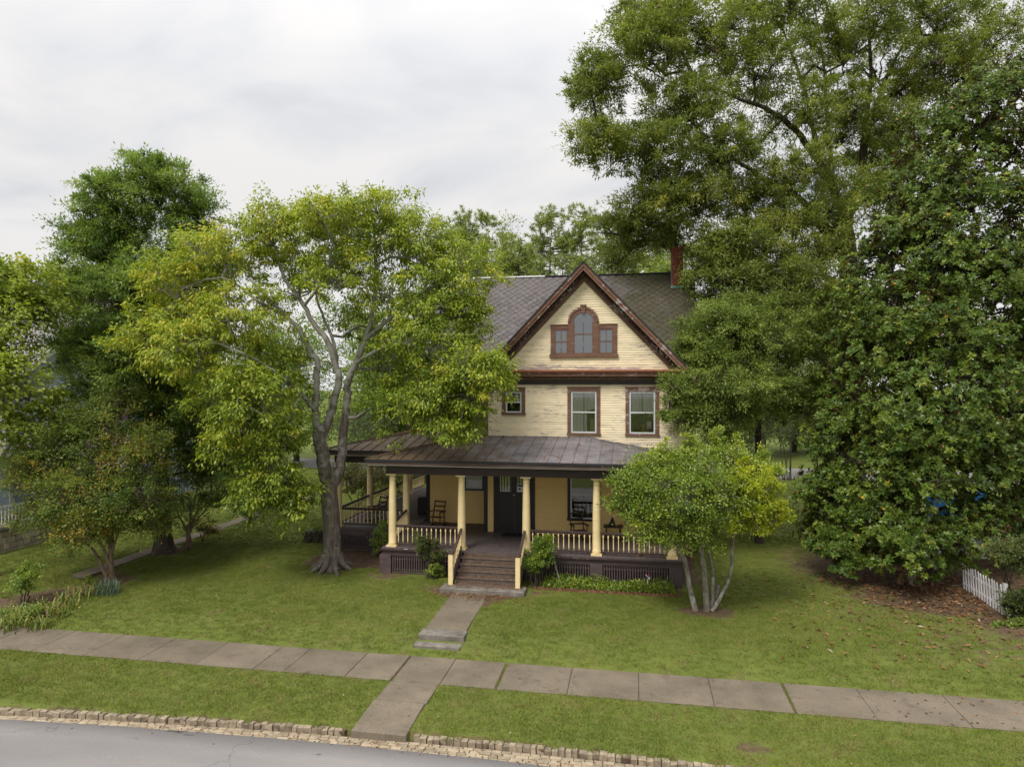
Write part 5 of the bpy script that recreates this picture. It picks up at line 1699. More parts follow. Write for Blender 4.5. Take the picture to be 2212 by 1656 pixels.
# ---- the spreading yellow-green tree before the porch wing
D0 = 24.6
B0 = at(718, 1222, D0); B0[2] = 0.05
A_ = lambda px, py, dd=0.0: at(px, py, D0 + dd)
tr = [np.array([B0[0], B0[1], -0.15]), B0 + [0, 0, 0.35], A_(716, 1130), A_(708, 1045)]
p_tr = smooth_path(tr, 8, 0.0)
r_tr = np.interp(np.linspace(0, 1, len(p_tr)), [0, 0.12, 0.3, 0.6, 1.0], [0.70, 0.47, 0.35, 0.31, 0.30])
flare_h = lambda t, a: 1 + np.clip(1 - t * 2.6, 0, 1) ** 1.6 * (0.46 * np.cos(5 * a + 0.6) + 0.26 * np.cos(3 * a)) + 0.045 * np.cos(7 * a + 5 * t) + 0.03 * np.cos(11 * a - 7 * t)
limbs = [(p_tr, r_tr),
         limb([A_(708, 1055), A_(700, 1005, -0.2), A_(692, 955, -0.3), A_(686, 924, -0.4)], 0.241, 0.23),
         limb([A_(686, 926, -.4), A_(680, 880, -0.6), A_(684, 832, -0.8), A_(684, 782, -0.9), A_(668, 760, -1.0), A_(650, 714, -1.2), A_(622, 686, -1.3), A_(590, 654, -1.5), A_(540, 600, -1.6)], 0.146, 0.05),
         limb([A_(690, 960, -.3), A_(714, 896, 0.0), A_(732, 821, 0.3), A_(725, 789, .4), A_(707, 735, .4), A_(682, 707, .4), A_(657, 661, .3), A_(632, 625, .2), A_(608, 589, .2), A_(597, 540, .3)], 0.163, 0.05),
         limb([A_(716, 1050), A_(735, 1010, .1), A_(740, 955, .3), A_(750, 867, .4), A_(752, 825, .4), A_(768, 785, .3), A_(789, 735, .1), A_(804, 678, 0), A_(812, 600, -.2), A_(811, 530, -.2)], 0.202, 0.06),
         limb([A_(789, 735, .1), A_(840, 690, -.6), A_(900, 640, -.9), A_(970, 600, -1)], 0.095, 0.03),
         limb([A_(768, 785, .3), A_(840, 745, -.6), A_(905, 755, -1.4), A_(960, 810, -1.9), A_(1005, 845, -2.1), A_(1050, 850, -2.2)], 0.086, 0.03),
         limb([A_(732, 821, .3), A_(720, 740, 1.2), A_(690, 660, 2.0), A_(670, 560, 2.4)], 0.086, 0.03),
         limb([A_(682, 890, -.6), A_(650, 850, -1.2), A_(610, 815, -1.8), A_(575, 790, -2.2), A_(540, 770, -2.4), A_(470, 740, -2.2)], 0.086, 0.035),
         limb([A_(610, 815, -1.8), A_(570, 830, -2.2), A_(530, 850, -2.6), A_(500, 880, -2.6)], 0.052, 0.02),
         limb([A_(622, 686, -1.3), A_(560, 650, -1.4), A_(480, 600, -1.2), A_(400, 620, -1.4)], 0.069, 0.025),
         limb([A_(650, 850, -1.2), A_(630, 900, -1.8), A_(615, 960, -2), A_(600, 1020, -2)], 0.043, 0.02),
         limb([A_(657, 661, .3), A_(700, 600, -.6), A_(720, 520, -.8)], 0.060, 0.025)]
rr0 = random.Random(4)
for k_ in range(8):                           # buttress roots running out into the grass
    a_ = k_ * 0.785 + rr0.uniform(-.25, .25); ln_ = rr0.uniform(0.75, 1.25)
    c_, s_ = math.cos(a_), math.sin(a_)
    limbs.append((smooth_path([B0 + [c_ * .22, s_ * .22, .55], B0 + [c_ * .42, s_ * .42, .22], B0 + [c_ * .68, s_ * .68, .07], B0 + [c_ * ln_, s_ * ln_, -.06]], 4), np.linspace(.15, .035, 13)))
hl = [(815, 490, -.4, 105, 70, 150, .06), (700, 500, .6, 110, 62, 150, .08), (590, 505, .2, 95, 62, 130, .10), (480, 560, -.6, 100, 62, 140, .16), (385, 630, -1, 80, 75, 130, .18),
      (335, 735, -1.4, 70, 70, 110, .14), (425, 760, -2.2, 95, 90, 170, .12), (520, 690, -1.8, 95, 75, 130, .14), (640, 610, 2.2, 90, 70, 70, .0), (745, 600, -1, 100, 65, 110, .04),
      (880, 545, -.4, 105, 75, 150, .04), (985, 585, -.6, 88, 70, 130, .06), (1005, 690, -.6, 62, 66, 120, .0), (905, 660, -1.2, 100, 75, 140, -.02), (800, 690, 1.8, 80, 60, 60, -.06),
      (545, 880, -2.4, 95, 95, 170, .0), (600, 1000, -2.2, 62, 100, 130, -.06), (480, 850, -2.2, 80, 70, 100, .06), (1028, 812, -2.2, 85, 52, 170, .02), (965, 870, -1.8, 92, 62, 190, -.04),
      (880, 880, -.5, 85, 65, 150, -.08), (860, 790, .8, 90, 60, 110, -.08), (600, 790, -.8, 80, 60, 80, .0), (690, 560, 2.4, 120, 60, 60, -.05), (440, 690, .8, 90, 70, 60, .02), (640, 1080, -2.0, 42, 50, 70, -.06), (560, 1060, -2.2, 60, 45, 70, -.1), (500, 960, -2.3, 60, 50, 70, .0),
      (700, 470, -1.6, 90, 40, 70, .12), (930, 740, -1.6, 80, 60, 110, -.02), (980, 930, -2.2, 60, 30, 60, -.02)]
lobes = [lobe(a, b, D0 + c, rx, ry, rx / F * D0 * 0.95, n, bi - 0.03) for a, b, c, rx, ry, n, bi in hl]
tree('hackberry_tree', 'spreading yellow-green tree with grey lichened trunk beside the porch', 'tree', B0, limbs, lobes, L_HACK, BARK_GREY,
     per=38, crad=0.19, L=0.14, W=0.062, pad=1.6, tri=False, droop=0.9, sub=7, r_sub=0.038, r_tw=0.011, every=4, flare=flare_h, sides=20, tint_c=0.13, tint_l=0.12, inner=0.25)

# ---- big oak behind the magnolia
DO = 33.0
O_ = lambda px, py, dd=0.0: at(px, py, DO + dd)
ob = O_(1842, 1128); ob[2] = 0.05
limbs = [limb([ob, O_(1842, 900), O_(1840, 720), O_(1830, 537), O_(1825, 495)], 0.62, 0.36, 7, 0),
         limb([O_(1826, 500), O_(1801, 407, -.5), O_(1773, 355, -1), O_(1717, 280, -1.5), O_(1661, 238, -2), O_(1600, 215, -2.4), O_(1500, 170, -3)], 0.26, 0.04),
         limb([O_(1836, 560), O_(1834, 467, .5), O_(1862, 374, .6), O_(1871, 304, .6), O_(1895, 224, .6), O_(1918, 159, .5), O_(1974, 60, 0)], 0.26, 0.05),
         limb([O_(1862, 374, .6), O_(1871, 252, 1), O_(1881, 154, 1.2), O_(1871, -40, 1)], 0.2, 0.05),
         limb([O_(1828, 520), O_(1801, 505, -1), O_(1717, 421, -2), O_(1647, 383, -2.6), O_(1577, 341, -3), O_(1497, 322, -3.4), O_(1340, 330, -4)], 0.2, 0.03),
         limb([O_(1836, 580), O_(1764, 486, -2), O_(1694, 495, -3.5), O_(1647, 491, -4.4), O_(1560, 540, -5)], 0.14, 0.03),
         limb([O_(1840, 640), O_(1790, 600, -3), O_(1720, 610, -5), O_(1640, 690, -7), O_(1560, 760, -8)], 0.17, 0.03),
         limb([O_(1773, 355, -1), O_(1740, 200, 0), O_(1690, 60, 0)], 0.15, 0.04),
         limb([O_(1717, 421, -2), O_(1600, 420, -1), O_(1450, 480, -1)], 0.1, 0.03),
         limb([O_(1801, 407, -.5), O_(1790, 300, 1.5), O_(1780, 150, 2), O_(1760, 20, 2)], 0.16, 0.04),
         limb([O_(1895, 224, .6), O_(1980, 180, 1), O_(2100, 160, 1)], 0.12, 0.04),
         limb([O_(1834, 467, .5), O_(1930, 360, 2), O_(2050, 300, 3)], 0.14, 0.04)]
ol = [(1290, 200, -3, 62, 80, 140), (1290, 310, -4, 62, 45, 95), (1390, 120, -3, 95, 75, 190), (1480, 250, -3, 100, 70, 170), (1400, 330, -4, 90, 55, 150), (1420, 30, -2, 85, 55, 140), (1540, 90, -2, 115, 75, 200),
      (1640, 160, -2, 95, 65, 130), (1680, 30, -1, 120, 70, 190), (1560, 350, -3, 85, 60, 130), (1500, 440, -3, 100, 55, 160), (1400, 460, -3.4, 80, 55, 120), (1340, 500, -2, 45, 32, 45), (1620, 440, -2, 80, 55, 100),
      (1720, 380, -3, 80, 60, 100), (1740, 250, -2.4, 70, 60, 80), (1800, 110, 0, 95, 75, 130), (1900, 40, 0, 105, 75, 140), (2020, 60, 0, 110, 70, 150), (2130, 100, 0, 110, 75, 140), (2060, 180, 0, 90, 60, 100),
      (1960, 210, 1, 70, 60, 70), (1820, 300, 1, 70, 60, 60), (1960, 330, 2.5, 90, 70, 100), (1700, 500, -3, 90, 55, 130), (1600, 540, -4, 90, 55, 150), (1540, 555, -4, 60, 48, 105), (1700, 610, -4.5, 90, 50, 130), (1780, 560, -3, 60, 60, 85),
      (1790, 660, -4, 70, 60, 100), (1330, 560, -1, 60, 40, 50), (1420, 520, -2, 55, 36, 70), (1780, 430, 2, 90, 80, 80), (1600, 280, 2, 110, 80, 90), (1900, 150, 3, 110, 90, 90), (1670, 680, -5, 90, 45, 100), (1560, 610, -4.5, 85, 45, 120), (1640, 590, -3, 90, 50, 110), (1740, 680, -3.5, 80, 60, 110), (1820, 760, -2, 60, 70, 80), (1430, 400, -3, 70, 50, 60), (1860, 430, -1.5, 70, 60, 90), (1800, 470, -2.2, 60, 50, 70), (1930, 270, -.5, 70, 55, 90), (1850, 230, -1, 60, 55, 70), (1900, 350, 2.5, 80, 70, 90), (2010, 130, -1, 80, 50, 80), (1960, 420, 3, 80, 70, 70)]
lobes = [lobe(a, b, DO + c, rx, ry, rx / F * DO * 1.0, n, 0.02 * ((i * 7) % 9 - 4)) for i, (a, b, c, rx, ry, n) in enumerate(ol)]
tree('oak_tree', 'huge olive-green oak towering over the house and the chimney', 'tree', ob, limbs, lobes, L_OAK, BARK_DARK,
     per=76, crad=0.24, L=0.15, W=0.062, pad=1.35, droop=0.35, sub=7, r_sub=0.045, r_tw=0.012, every=5, sides=12, inner=0.3)

# ---- lower bright oak by the right end of the house
ll = [(1560, 720, 26, 90, 65, 260), (1512, 765, 25.4, 55, 60, 150), (1640, 740, 26, 95, 70, 260), (1560, 830, 24.8, 92, 62, 260), (1462, 848, 24.4, 36, 40, 55), (1640, 850, 25.4, 85, 65, 220), (1730, 760, 26.6, 85, 75, 200),
      (1730, 870, 27, 75, 60, 150), (1492, 900, 24.3, 46, 32, 60), (1600, 672, 27, 75, 35, 110), (1440, 905, 23.9, 20, 22, 12), (1790, 830, 27, 40, 50, 60), (1690, 690, 27, 60, 40, 80), (1560, 910, 25.4, 60, 35, 70)]
lobes = [lobe(a, b, d, rx, ry, rx / F * d, n, 0.04 * ((i * 5) % 5 - 2)) for i, (a, b, d, rx, ry, n) in enumerate(ll)]
sb = at(1640, 1120, 28.5); sb[2] = 0.05
limbs = [limb([sb, at(1640, 1000, 28.3), at(1636, 880, 28), at(1620, 780, 27.4), at(1600, 700, 27)], 0.2, 0.05, 6, .02),
         limb([at(1636, 900, 28), at(1580, 850, 27), at(1520, 820, 26), at(1450, 850, 25)], 0.1, 0.03), limb([at(1630, 840, 28), at(1690, 800, 28), at(1740, 760, 28)], 0.1, 0.03)]
tree('young_oak_tree', 'bright olive bushy tree against the right end of the house wall', 'tree', sb, limbs, lobes, L_OAKB, BARK_DARK,
     per=84, crad=0.19, L=0.10, W=0.046, pad=1.6, droop=0.3, sub=7, r_sub=0.025, r_tw=0.008, every=2)

# ---- magnolia: rosettes of big glossy leaves
def magnolia():
    base = np.array([10.0, 28.1, 0.05])
    t = thing('magnolia_tree', 'dense dark glossy magnolia with low sweeping branches right of the house', 'tree', base)
    lb = [(1800, 1080, 24, 70, 90, 180), (1830, 1180, 23, 90, 45, 130), (1960, 1190, 21.5, 110, 48, 190), (2060, 1150, 22, 80, 60, 120), (1830, 960, 24, 90, 90, 200), (1940, 1040, 22, 110, 100, 300), (1960, 880, 22, 120, 100, 320),
          (1890, 780, 23.5, 90, 100, 230), (2050, 960, 21.5, 100, 90, 220), (1860, 660, 25, 75, 90, 170), (1980, 700, 22.5, 110, 110, 300), (2080, 800, 21.5, 100, 110, 260), (1930, 560, 24.5, 85, 90, 200), (2040, 560, 23, 110, 110, 280),
          (1990, 430, 25, 95, 100, 220), (2100, 420, 23.5, 110, 110, 260), (2060, 290, 25.5, 90, 90, 200), (2140, 260, 24, 95, 100, 200), (2160, 620, 21.8, 90, 130, 230), (2150, 1000, 21.5, 70, 80, 100), (1790, 860, 25.5, 45, 45, 50), (2190, 850, 22, 60, 100, 110),
          (2080, 1060, 23.5, 80, 70, 70), (2230, 480, 23, 80, 130, 200), (2240, 700, 22, 70, 120, 170), (2240, 330, 24, 70, 90, 120), (2200, 190, 25, 70, 70, 110), (2220, 980, 22.5, 60, 90, 120), (1780, 1130, 23.5, 45, 60, 90), (1900, 1120, 22.5, 70, 60, 120), (2130, 1120, 22.4, 60, 45, 70), (2210, 1090, 22.5, 50, 50, 80), (2240, 880, 22.5, 60, 80, 100), (2080, 620, 25.5, 110, 110, 130), (2120, 780, 25, 100, 100, 120), (1960, 640, 26, 90, 90, 90)]
    lobes = [lobe(a, b, d, rx, ry, rx / F * d * 1.1, n) for a, b, d, rx, ry, n in lb]
    C, U, own = [], [], []
    for i, l in enumerate(lobes):
        c, u = sample_lobe(l, 0.3); C.append(c); U.append(u); own.append(np.full(len(c), i))
    C, U, own = np.concatenate(C), np.concatenate(U), np.concatenate(own)
    k, per = len(C), 12
    axis = unit(U * 0.7 + np.array([-0.15, -0.35, 0.45]) + 0.35 * rng.normal(size=(k, 3)))
    e1 = unit(np.cross(axis, rng.normal(size=(k, 3)))); e2 = np.cross(axis, e1)
    # three rosettes on every spray
    P, D, N_, T = [], [], [], []
    tc = 0.5 + rng.normal(0, 0.16, k)
    for s in range(3):
        c = C + (0 if s == 0 else 1) * (rng.normal(size=(k, 3)) * 0.24)
        for j in range(per):
            a = 2 * np.pi * j / per * 1.9 + rng.uniform(-.3, .3, k); el = rng.uniform(-0.1, 0.95, k)
            d = unit(axis * np.sin(el)[:, None] + (e1 * np.cos(a)[:, None] + e2 * np.sin(a)[:, None]) * np.cos(el)[:, None])
            P.append(c + d * 0.02); D.append(d); N_.append(axis + 0.25 * rng.normal(size=(k, 3)))
            tt = tc + rng.normal(0, 0.12, k); tt = np.where(rng.random(k) < 0.004, 1.0, np.minimum(tt, 0.96)); T.append(tt)
    P, D, N_, T = map(np.concatenate, (P, D, N_, T))
    m = len(P)
    leaf_object('crown', P, D, N_, rng.uniform(0.11, 0.165, m), rng.uniform(0.058, 0.08, m), T, L_MAGN, t, fold=0.16, curl=0.1)
    w = Wood()
    mp = lambda z, dx=0, dy=0: np.array([10.0 + dx, 28.1 + dy, z])
    limbs = [limb([mp(0), mp(3, .1), mp(7, .5), mp(11, 1.2), mp(15, 2.2, .3)], 0.42, 0.10, 8, 0)]
    w.add(limbs[0][0], limbs[0][1], 12)
    branch_out(w, limbs, lobes, C, own, 8, 0.04, 0.012, 0.1, 3)
    w.build('trunk', BARK_DARK, t)
    # pink-brown seed cones
    cn = MB()
    for i in rng.choice(len(C), 110, replace=False):
        c = C[i] + axis[i] * 0.10
        cn.lathe([(0.0, -0.05), (0.03, -0.02), (0.032, 0.02), (0.0, 0.06)], c, 6, False)
    cn.build('seed_cones', plain('pink_brown_cone', (0.34, 0.15, 0.10), 0.8, 0.2, 9), t, kind='stuff')


magnolia()

# ---- tall oak at the left with its dark trunk
DL = 27.0
lb0 = at(354, 1196, 26.9); lb0[2] = 0.05
T_ = lambda px, py, dd=0.0: at(px, py, DL + dd)
limbs = [limb([lb0 - [0, 0, .1], T_(352, 1100), T_(345, 950), T_(335, 800), T_(325, 650), T_(320, 540)], 0.34, 0.08, 6, 0.0),
         limb([T_(345, 950), T_(290, 850, -1), T_(220, 780, -1.5)], 0.11, 0.03), limb([T_(340, 880), T_(400, 780, -.6), T_(440, 680, -.8)], 0.11, 0.03),
         limb([T_(335, 800), T_(270, 680, .4), T_(220, 600, .5)], 0.10, 0.03), limb([T_(328, 690), T_(370, 560, .3), T_(390, 450, .3)], 0.09, 0.02), limb([T_(325, 650), T_(280, 540, 0), T_(250, 430, 0)], 0.09, 0.02)]
tl = [(250, 440, 0, 62, 70, 120), (350, 420, 0, 78, 62, 140), (420, 480, .4, 52, 62, 95), (300, 520, 1, 95, 60, 90), (210, 560, 0, 70, 65, 130), (400, 580, 0, 72, 60, 120), (170, 660, -.4, 60, 65, 110), (270, 640, -1.4, 90, 70, 180),
      (370, 680, -1, 85, 70, 150), (200, 760, -1.4, 80, 65, 140), (300, 780, -2, 90, 65, 170), (400, 780, -.6, 80, 65, 120), (150, 760, 0, 40, 50, 50), (230, 850, -1, 80, 50, 110), (330, 880, -1.4, 85, 55, 120), (420, 880, 0, 70, 60, 90),
      (330, 360, 0, 60, 25, 45), (270, 590, 1.5, 110, 110, 90), (450, 960, .6, 80, 70, 110), (520, 1000, 1.4, 80, 60, 110), (360, 980, 0, 70, 55, 80), (140, 630, -.4, 48, 58, 80), (455, 590, .2, 42, 60, 75), (180, 500, 0, 45, 55, 60)]
lobes = [lobe(a, b, DL + c, rx, ry, rx / F * DL, n, 0.03 * ((i * 5) % 5 - 2)) for i, (a, b, c, rx, ry, n) in enumerate(tl)]
tree('tall_oak_tree', 'tall mid-green tree with straight dark trunk beside the narrow path', 'tree', lb0, limbs, lobes, L_GREEN, BARK_DARK,
     per=80, crad=0.21, L=0.13, W=0.06, pad=1.5, droop=0.15, sub=7, r_sub=0.035, r_tw=0.010, every=2, sides=12, inner=0.3,
     flare=lambda t, a: 1 + np.clip(1 - t * 9, 0, 1) ** 1.4 * (0.6 + 0.25 * np.cos(4 * a)))

# ---- pale lime maple at the left edge
mb0 = np.array([-22.3, 20.0, 0.0])
ml = [(10, 700, 23, 75, 85, 108), (80, 640, 23.5, 60, 60, 64), (20, 830, 22.5, 75, 75, 66), (60, 920, 22.5, 60, 32, 26), (-60, 640, 23, 80, 90, 79), (-60, 850, 22, 90, 90, 86), (10, 610, 24, 50, 50, 43), (110, 880, 22.6, 45, 30, 25)]
lobes = [lobe(a, b, d, rx, ry, rx / F * d, n, 0.03 * (i % 3 - 1)) for i, (a, b, d, rx, ry, n) in enumerate(ml)]
limbs = [limb([mb0, mb0 + [0, 0, 2.5], mb0 + [.3, .2, 5], mb0 + [.5, .3, 8]], 0.2, 0.05, 6, 0.02), limb([mb0 + [0.1, 0, 3.4], mb0 + [1.2, .2, 5], mb0 + [1.8, .3, 7]], 0.09, 0.03)]
tree('maple_tree', 'pale lime-yellow maple leaning in at the left edge of the picture', 'tree', mb0, limbs, lobes, L_MAPLE, BARK_GREY,
     per=34, crad=0.30, L=0.15, W=0.11, tri=False, droop=0.4, sub=6, r_sub=0.028, r_tw=0.009, every=2, inner=0.3)

# ---- crape myrtles
def multi_stem(base, targets, r0, spread=0.12, barkr=0.02, m=5):
    out = []
    for i, (tx, ty, tz) in enumerate(targets):
        a = 6.283 * i / len(targets)
        b = np.array(base) + [spread * math.cos(a), spread * math.sin(a), -0.05]
        tgt = np.array([tx, ty, tz]); mid = b + (tgt - b) * 0.45; mid[:2] = b[:2] + (tgt[:2] - b[:2]) * 0.28
        out.append(limb([b, mid, tgt], r0 * random.uniform(.8, 1.1), barkr, m, 0.02))
    return out


cb = at(238, 1250, 23.5); cb[2] = 0.03
cl_ = [(150, 960, -.6, 75, 65, 204), (90, 1040, -.6, 70, 60, 187), (220, 930, 0, 75, 60, 187), (300, 980, 0, 70, 65, 187), (180, 1060, -1, 85, 60, 221), (280, 1080, -.6, 75, 60, 187), (320, 1130, .2, 45, 40, 85), (110, 1120, -.4, 70, 42, 136),
       (200, 1130, -1.2, 60, 40, 119), (60, 1000, 0, 50, 45, 93), (240, 870, .2, 55, 35, 93), (170, 1165, -.9, 50, 28, 59)]
lobes = [lobe(a, b, 23.5 + d, rx, ry, rx / F * 23.5, n, 0.045 * ((i * 3) % 5 - 2) - 0.05) for i, (a, b, d, rx, ry, n) in enumerate(cl_)]
myr = tree('crape_myrtle', 'crape myrtle with orange-tinged leaves and purple blossoms over tan stems', 'tree', cb,
           multi_stem(cb, [tuple(at(a, b, 23.5 + d)) for a, b, d in ((150, 1080, -.6), (190, 1040, 0), (230, 1060, -.3), (265, 1050, .4), (300, 1060, 0), (130, 1110, .3), (245, 1000, .8))], 0.075),
           lobes, L_MYRT, BARK_TAN, per=44, crad=0.25, L=0.088, W=0.052, droop=0.1, sub=6, r_sub=0.018, r_tw=0.006, every=2, tint_c=0.17, tint_l=0.12)
fl_p = []
for a, b, d in ((168, 1020, -1.2), (160, 1052, -1.3), (178, 1064, -1.3), (245, 945, -.6), (318, 1012, -.4), (300, 1060, -1), (200, 960, -1), (130, 1070, -1.1), (345, 985, -.1), (178, 1045, -1.3), (228, 925, -.5), (110, 1000, -.9), (270, 905, -.2)):
    c = at(a, b, 23.5 + d); fl_p.append(c + rng.normal(size=(46, 3)) * [0.10, 0.10, 0.13])
fl_p = np.concatenate(fl_p); nn = len(fl_p)
leaf_object('blossoms', fl_p, rng.normal(size=(nn, 3)), rng.normal(size=(nn, 3)), 0.05, 0.045, rng.random(nn), L_FLOW, myr)

c2 = at(405, 1186, 27.6); c2[2] = 0.04
cl_ = [(360, 1060, 0, 75, 50, 90), (440, 1030, 0, 85, 55, 110), (530, 1050, -.4, 85, 50, 110), (600, 1080, -.6, 60, 45, 70), (450, 1090, -.6, 75, 35, 80), (370, 1110, 0, 50, 35, 45), (540, 1110, -.8, 65, 28, 55), (480, 1000, .8, 110, 50, 90)]
lobes = [lobe(a, b, 27.6 + d, rx, ry, rx / F * 27.6, n, -0.05) for i, (a, b, d, rx, ry, n) in enumerate(cl_)]
tree('dark_myrtle', 'dark green small tree on slender stems next to the straight trunk', 'tree', c2,
     multi_stem(c2, [tuple(at(a, b, 27.6 + d)) for a, b, d in ((370, 1080, 0), (410, 1060, .4), (440, 1070, 0), (480, 1060, -.2), (430, 1040, -.4))], 0.06),
     lobes, L_DARK, BARK_TAN, per=44, crad=0.26, L=0.085, W=0.05, droop=0.2, sub=6, r_sub=0.018, r_tw=0.006, every=2)
c3 = at(437, 1165, 28.6); c3[2] = 0.04
lobes = [lobe(432, 1135, 28.6, 34, 16, 0.6, 40, .0), lobe(455, 1148, 28.6, 20, 10, .4, 18, .1)]
tree('small_maple', 'knee-high golden-brown bush on a crooked stem by the narrow path', 'bush', c3, multi_stem(c3, [tuple(at(425, 1140, 28.6)), tuple(at(448, 1142, 28.6))], 0.03, 0.04, .01), lobes, L_GOLD, BARK_DARK,
     per=36, crad=0.15, L=0.07, W=0.04, sub=4, r_sub=0.012, r_tw=0.005)

# ---- holly-like small tree before the right end of the porch
hb = at(1530, 1322, 20.1); hb[2] = 0.0
h_ = lambda a, b, d=0.0: at(a, b, 20.2 + d)
limbs = [limb([h_(1502, 1318), h_(1490, 1270), h_(1476, 1200), h_(1452, 1155)], 0.094, 0.055, 6, .004), limb([h_(1476, 1200), h_(1480, 1150, .3), h_(1490, 1090, .4)], 0.062, 0.033, 5, .004),
         limb([h_(1527, 1326), h_(1522, 1250), h_(1515, 1180), h_(1512, 1090), h_(1500, 1020)], 0.106, 0.044, 6, .004),
         limb([h_(1536, 1322, .2), h_(1540, 1250, .2), h_(1532, 1180, .3), h_(1530, 1080, .4)], 0.075, 0.039, 6, .004),
         limb([h_(1538, 1320, -.1), h_(1560, 1282), h_(1578, 1240), h_(1582, 1180), h_(1588, 1100), h_(1595, 1060)], 0.069, 0.031, 6, .004),
         limb([h_(1452, 1155), h_(1420, 1090, -.3), h_(1385, 1040, -.4)], 0.056, 0.017), limb([h_(1512, 1110), h_(1470, 1040, -.5), h_(1430, 1000, -.8)], 0.056, 0.017),
         limb([h_(1590, 1090), h_(1640, 1060, 0), h_(1680, 1050, 0)], 0.031, 0.011), limb([h_(1530, 1080, .4), h_(1570, 1000, .6), h_(1600, 960, .6)], 0.044, 0.013), limb([h_(1545, 1290, .3), h_(1552, 1262, .3)], 0.069, 0.055, 4, 0)]
hh = [(1368, 1067, -.4, 52, 52, 111, -.05), (1420, 1032, -.6, 62, 45, 137, .0), (1480, 1012, -.6, 68, 42, 144, .02), (1550, 1007, 0, 65, 42, 131, .04), (1610, 1027, .3, 55, 40, 98, .08), (1460, 1072, -1.2, 80, 55, 183, -.04), (1540, 1072, -1, 75, 55, 157, -.02),
      (1420, 1110, -.8, 60, 45, 111, .02), (1500, 1130, -1, 65, 40, 111, -.06), (1440, 1155, -.6, 40, 22, 39, .04), (1470, 1052, .8, 90, 60, 118, -.1), (1400, 1002, 0, 25, 30, 28, .05), (1340, 1087, -.2, 28, 30, 32, .0), (1390, 1130, -.6, 45, 36, 57, .0), (1460, 1170, -1, 50, 26, 49, .0), (1530, 1165, -.8, 45, 24, 32, -.02), (1590, 977, .3, 20, 32, 20, .12), (1375, 1017, -.3, 14, 36, 26, .1), (1432, 984, -.5, 14, 34, 24, .1), (1490, 970, -.4, 14, 34, 24, .12), (1548, 962, 0, 13, 36, 22, .12), (1640, 1000, .3, 14, 36, 22, .1), (1345, 1042, -.3, 26, 12, 20, .05), (1680, 1022, .2, 26, 14, 20, .1)]
lobes = [lobe(a, b, 20.2 + d, rx, ry, rx / F * 20.2 * .9, n, bi) for a, b, d, rx, ry, n, bi in hh]
hol = tree('evergreen_shrub_tree', 'fresh green small tree with bare mottled trunks before the porch corner', 'tree', hb, limbs, lobes, L_HOLLY, BARK_PALE,
           per=34, crad=0.17, L=0.075, W=0.044, tri=False, pad=1.6, puff=0.9, droop=-0.15, sub=9, r_sub=0.011, r_tw=0.0045, every=2, tint_c=0.12, skip=0.4, inner=0.3)
yl = [(1632, 1075, -.9, 52, 45, 150), (1655, 1130, -.7, 40, 34, 100), (1600, 1122, -1.0, 42, 36, 90), (1590, 1055, -1.1, 34, 34, 60), (1665, 1085, -.6, 30, 32, 50), (1605, 1020, -.8, 22, 28, 35), (1660, 1030, -.4, 25, 22, 26)]
yl = [lobe(a, b, 20.2 + d, rx, ry, rx / F * 20.2 * .7, n, 0) for a, b, d, rx, ry, n in yl]
P, D, Nn, LL, WW, T, cl, own = foliage(yl, 40, 0.14, 0.072, 0.044, -0.1, 0.15, 0.15)
leaf_object('yellowed_bough', P, D, Nn, LL, WW, T, L_YEL, hol)
w = Wood(); branch_out(w, [limbs[4], limbs[7]], yl, cl, own, 7, 0.013, 0.005, 0.5, 1); w.build('bough', BARK_PALE, hol)

# ---- pines and other trees far behind
def pine(label, px, d, ytop, sp, seed):
    base = at(px, 900, d); base[2] = 0.1
    top = at(px + random.uniform(-12, 12), ytop, d)
    t = thing('pine_tree', label, 'tree', base, 'pines behind the house')
    w = Wood()
    tr = smooth_path([base, base + (top - base) * 0.5 + rng.normal(0, .15, 3), base + (top - base) * 0.93], 8)
    w.add(tr, taper(len(tr), 0.26, 0.04, 0.8), 7)
    H_ = top[2] - base[2]
    P, D, T = [], [], []
    for _ in range(64):
        f = rng.uniform(0.38, 1.0)
        o = base + (top - base) * f
        a = rng.uniform(0, 6.283); ln = sp * (1.15 - f) * rng.uniform(0.6, 1.25) * 1.9 + 0.4
        e_ = o + np.array([math.cos(a) * ln, math.sin(a) * ln, rng.uniform(0.0, 0.35) * ln])
        w.twig(o, e_, 0.055, 0.015, 4, -0.06, 4)
        for _ in range(rng.integers(9, 16)):
            c = o + (e_ - o) * rng.uniform(0.5, 1.1) + rng.normal(0, 0.33, 3)
            k = 26
            d_ = unit(rng.normal(size=(k, 3)) + [0, 0, 0.3])
            P.append(np.repeat(c[None], k, 0) + d_ * 0.05); D.append(d_); T.append(rng.normal(0.5 + 0.12 * rng.normal(), 0.15, k))
    P, D, T = map(np.concatenate, (P, D, T))
    w.build('trunk', BARK_PINE, t)
    leaf_object('crown', P, D, rng.normal(size=P.shape), rng.uniform(.26, .42, len(P)), 0.06, T, L_PINE, t, tri=True)


for i, (px, d, yt, sp, lab) in enumerate(((1000, 60, 474, 3.0, 'far pine peeking over the yellow-green crown, leftmost of the pines'), (1062, 66, 470, 2.6, 'second far pine from the left above the roof ridge'),
                                          (1130, 58, 520, 2.4, 'shorter far pine left of the gable above the roof ridge'), (1180, 62, 462, 3.0, 'tall far pine just left of the gable peak'),
                                          (1262, 60, 458, 3.0, 'tall far pine directly behind the gable peak'), (1330, 66, 470, 2.8, 'far pine just right of the gable peak'),
                                          (1395, 58, 540, 2.6, 'low far pine between gable and chimney'), (1440, 64, 500, 2.8, 'far pine beside the red chimney'))):
    pine(lab, px, d, yt, sp, i)


